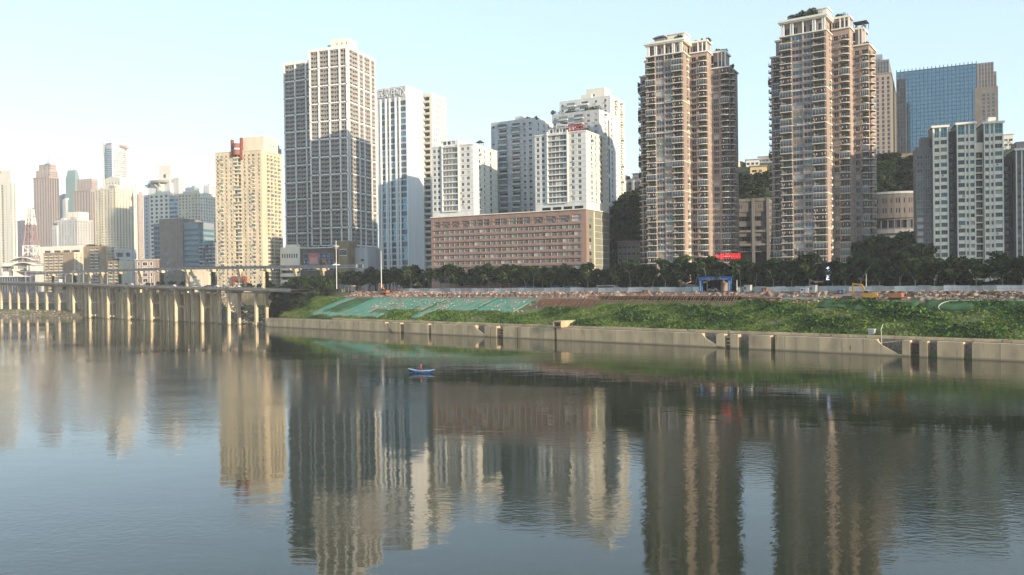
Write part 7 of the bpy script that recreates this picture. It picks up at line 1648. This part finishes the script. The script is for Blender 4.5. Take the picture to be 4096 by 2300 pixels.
# excavator
def excavator(px, d_, label, body, arm=True, rz=0.0):
    s_ = sx(px, d_, 17); e = empty('excavator', SD(s_, d_, zg1(s_, d_) + .1), BANK + rz, label, 'excavator')
    for y in (-1.3, .7):
        m = MB(); pr = [(-1.9, .1), (-1.6, 0), (1.6, 0), (1.9, .1), (2.0, .45), (1.7, .8), (-1.7, .8), (-2.0, .45)]; m.v = [(x, y, z) for x, z in pr] + [(x, y + .6, z) for x, z in pr]; m.f = [tuple(range(8)), tuple(range(15, 7, -1))] + [(i, 8 + i, 8 + (i + 1) % 8, (i + 1) % 8) for i in range(8)]; m.m = ['tyre'] * 10; build(m, 'track', e)
    m = MB(); m.box(-1.2, 2.4, -1.3, 1.3, .95, 2.35, body); m.box(1.6, 2.7, -1.2, 1.2, 1.05, 2.1, body); build(m, 'body', e)
    m = MB(); m.box(-1.3, -.1, -1.25, -.15, 2.36, 3.2, 'glass_dark'); m.box(-1.35, -.05, -1.3, -.1, 3.2, 3.35, 'cloth_white'); m.box(-1.3, -1.2, -1.28, -.12, 1.3, 3.2, body); build(m, 'cab', e)
    if arm:
        m = MB(); m.beam((-1.1, .3, 2.0), (-2.4, .3, 5.2), .5, .6, body); m.beam((-2.4, .3, 5.2), (-5.6, .3, 5.6), .45, .55, body); build(m, 'boom', e)
        m = MB(); m.beam((-5.4, .3, 5.9), (-5.5, .3, 1.6), .4, .45, body); build(m, 'stick', e); m = MB(); m.box(-6.2, -5.1, -.3, .9, .5, 1.6, 'grey_metal'); build(m, 'bucket', e)
excavator(3475, 34, 'yellow-orange excavator with its arm bent down, standing on the slope crest', 'machine_yellow'); excavator(3577, 34, 'small orange machine with a white roof right of the excavator', 'machine_orange', arm=False)
excavator(1540, 44, 'small orange digger at the foot of the plain white pole', 'machine_orange')
car(1, sx(3392, 31, 17), 31, zg1(sx(3392, 31, 17), 31) + .2, 'dark car parked on the terrace left of the yellow excavator')

# ================================================================== boat and rower
bp = at(1686, 1492, 1.0); Yb = -CAMZ / (bp.z - CAMZ); bp = at(1686, 1492, Yb)
bt = empty('rowing_boat', (bp.x, bp.y, 0), R(-7), 'small blue wooden rowing boat with a pale rim, adrift in the middle of the river', 'boat')
m = MB(); st_ = []; Lb = 3.4
for i in range(13):
    t = -1 + 2 * i / 12; w_ = .88 * (1 - abs(t) ** 2.6) ** .8 if abs(t) < 1 else 0; w_ = max(w_, .14 if t < 0 else .30 if t > .9 else .05); zt = .62 + .50 * t * t * (1.15 if t < 0 else .6); zb = -.15 + .40 * abs(t) ** 3; x = t * Lb
    xt = x + (.18 * t ** 3); st_.append([(xt, -w_, zt), (x * .95, -w_ * .72, zb + .15), (x * .93, 0, zb), (x * .95, w_ * .72, zb + .15), (xt, w_, zt)])
for a_, c_ in zip(st_[:-1], st_[1:]):
    for k in range(4): m.poly([a_[k], c_[k], c_[k + 1], a_[k + 1]], 'boat_blue')
for e_ in (st_[0], st_[-1]): m.poly(e_, 'boat_blue')
build(m, 'hull', bt)
m = MB()
for a_, c_ in zip(st_[:-1], st_[1:]):
    m.poly([(a_[0][0], a_[0][1] * .9, a_[0][2] - .35), (c_[0][0], c_[0][1] * .9, c_[0][2] - .35), (c_[4][0], c_[4][1] * .9, c_[4][2] - .35), (a_[4][0], a_[4][1] * .9, a_[4][2] - .35)], 'boat_inside')
build(m, 'floor_boards', bt)
m = MB()
for a_, c_ in zip(st_[:-1], st_[1:]):
    for k in (0, 4): m.beam(a_[k], c_[k], .12, .13, 'boat_rim')
build(m, 'gunwale', bt)
for x in (-1.4, .75, 2.2): m = MB(); m.box(x - .14, x + .14, -.76, .76, .44, .50, 'boat_rim'); build(m, 'thwart', bt)
# rower: one skinned body, kneeling-sitting on the thwart
ZP = .47   # standing: pelvis raised above the seated layout
pe = empty('person', (bp.x - .1, bp.y, 0.06), R(-7 - 70), 'person in a long red coat and pale cap standing in the blue rowing boat', 'person'); pe.scale = (1.14,) * 3
def skin(name, joints, edges, mt, parent, sub=2):
    me_ = bpy.data.meshes.new(name); me_.from_pydata([j[0] for j in joints], edges, []); o = link(name, me_, parent); me_.materials.append(MATS[mt])
    md = o.modifiers.new('skin', 'SKIN'); sv = me_.skin_vertices[0].data
    for i, j in enumerate(joints): sv[i].radius = (j[1], j[2] if len(j) > 2 else j[1])
    sv[0].use_root = True; md.use_smooth_shade = True; s2 = o.modifiers.new('sub', 'SUBSURF'); s2.levels = s2.render_levels = sub; return o
def up(js): return [((j[0][0], j[0][1], j[0][2] + ZP),) + tuple(j[1:]) for j in js]
LEG = [((.10, -.02, .88), .095), ((.13, -.10, .48), .068), ((.13, -.02, .08), .045), ((.13, -.20, .05), .04), ((-.10, .04, .88), .095), ((-.14, -.02, .48), .068), ((-.14, .10, .08), .045), ((-.14, -.08, .05), .04)]
J = up([((0, 0, .50), .16, .13), ((0, .01, .72), .15, .11), ((0, .02, .93), .19, .12), ((0, .02, 1.03), .12, .10), ((0, .0, 1.09), .055), ((0, -.01, 1.15), .075), ((0, -.01, 1.24), .09, .105), ((0, -.01, 1.32), .07),
     ((.19, .02, 1.00), .07), ((.25, -.08, .74), .052), ((.20, -.32, .68), .042), ((.18, -.41, .68), .035), ((-.19, .02, 1.00), .07), ((-.25, -.08, .74), .052), ((-.20, -.32, .66), .042), ((-.18, -.41, .66), .035)]) + LEG
E = [(0, 1), (1, 2), (2, 3), (3, 4), (4, 5), (5, 6), (6, 7), (2, 8), (8, 9), (9, 10), (10, 11), (2, 12), (12, 13), (13, 14), (14, 15), (0, 16), (16, 17), (17, 18), (18, 19), (0, 20), (20, 21), (21, 22), (22, 23)]
skin('body', J, E, 'skin', pe)
JJ = up([((0, .0, .12), .25, .22), ((0, 0, .50), .21, .18), ((0, .01, .72), .20, .155), ((0, .02, .94), .235, .16), ((0, .02, 1.04), .13, .12), ((.20, .02, 1.00), .10), ((.265, -.08, .74), .08), ((.215, -.29, .69), .062), ((-.20, .02, 1.00), .10), ((-.265, -.08, .74), .08), ((-.215, -.29, .67), .062)])
skin('coat', JJ, [(0, 1), (1, 2), (2, 3), (3, 4), (3, 5), (5, 6), (6, 7), (3, 8), (8, 9), (9, 10)], 'red_bright', pe)
JT = [((0, 0, .93), .16, .14), ((.10, -.02, .86), .12), ((.13, -.10, .48), .09), ((.13, -.03, .13), .07), ((-.10, .03, .86), .12), ((-.14, -.02, .48), .09), ((-.14, .09, .13), .07)]
skin('trousers', JT, [(0, 1), (1, 2), (2, 3), (0, 4), (4, 5), (5, 6)], 'car_dark', pe)
hz_ = 1.24 + ZP
m = MB(); m.blob(0, -.0, hz_ + .08, .12, .13, .085, 'hat_white', 12, 6); m.tube((0, -.04, hz_ + .07), (0, -.04, hz_ + .085), .19, .185, 14, 'hat_white'); build(m, 'cap', pe, smooth=True)
m = MB(); m.blob(0, .02, hz_ + .01, .10, .10, .095, 'hair_black', 10, 6); build(m, 'hair', pe, smooth=True)
m = MB()
for s2 in (-1, 1): m.blob(s2 * .035, -.108, hz_ + .01, .012, .008, .008, 'hair_black', 6, 4)
m.blob(0, -.122, hz_ - .02, .012, .018, .022, 'skin', 6, 4); m.box(-.026, .026, -.112, -.102, hz_ - .06, hz_ - .053, 'stone_red'); build(m, 'face', pe)
for s2 in (-1, 1):
    zz2 = (.68 if s2 > 0 else .66) + ZP
    for k in range(4):
        m = MB(); x = s2 * .18 + (k - 1.5) * .019; ln = (.052, .062, .058, .045)[k]
        m.tube((x, -.44, zz2 + .01), (x, -.44 - ln * .55, zz2), .0095, .009, 6, 'skin'); m.tube((x, -.44 - ln * .55, zz2), (x, -.445 - ln * .6, zz2 - .027), .009, .008, 6, 'skin'); build(m, 'finger', pe)
    m = MB(); m.tube((s2 * .15, -.42, zz2), (s2 * .135, -.46, zz2 - .015), .011, .009, 6, 'skin'); build(m, 'thumb', pe)
oa = MB(); oa.tube((-.1, -.35, .45), (2.2, -1.5, -1.15), .025, .02, 6, 'bamboo'); oa.box(2.1, 2.5, -1.6, -1.45, -1.3, -1.12, 'bamboo')
tag(build(oa, 'oar', None, (bp.x - .6, bp.y, .80), R(-7)), 'wooden oar trailing from the blue rowing boat', 'oar')
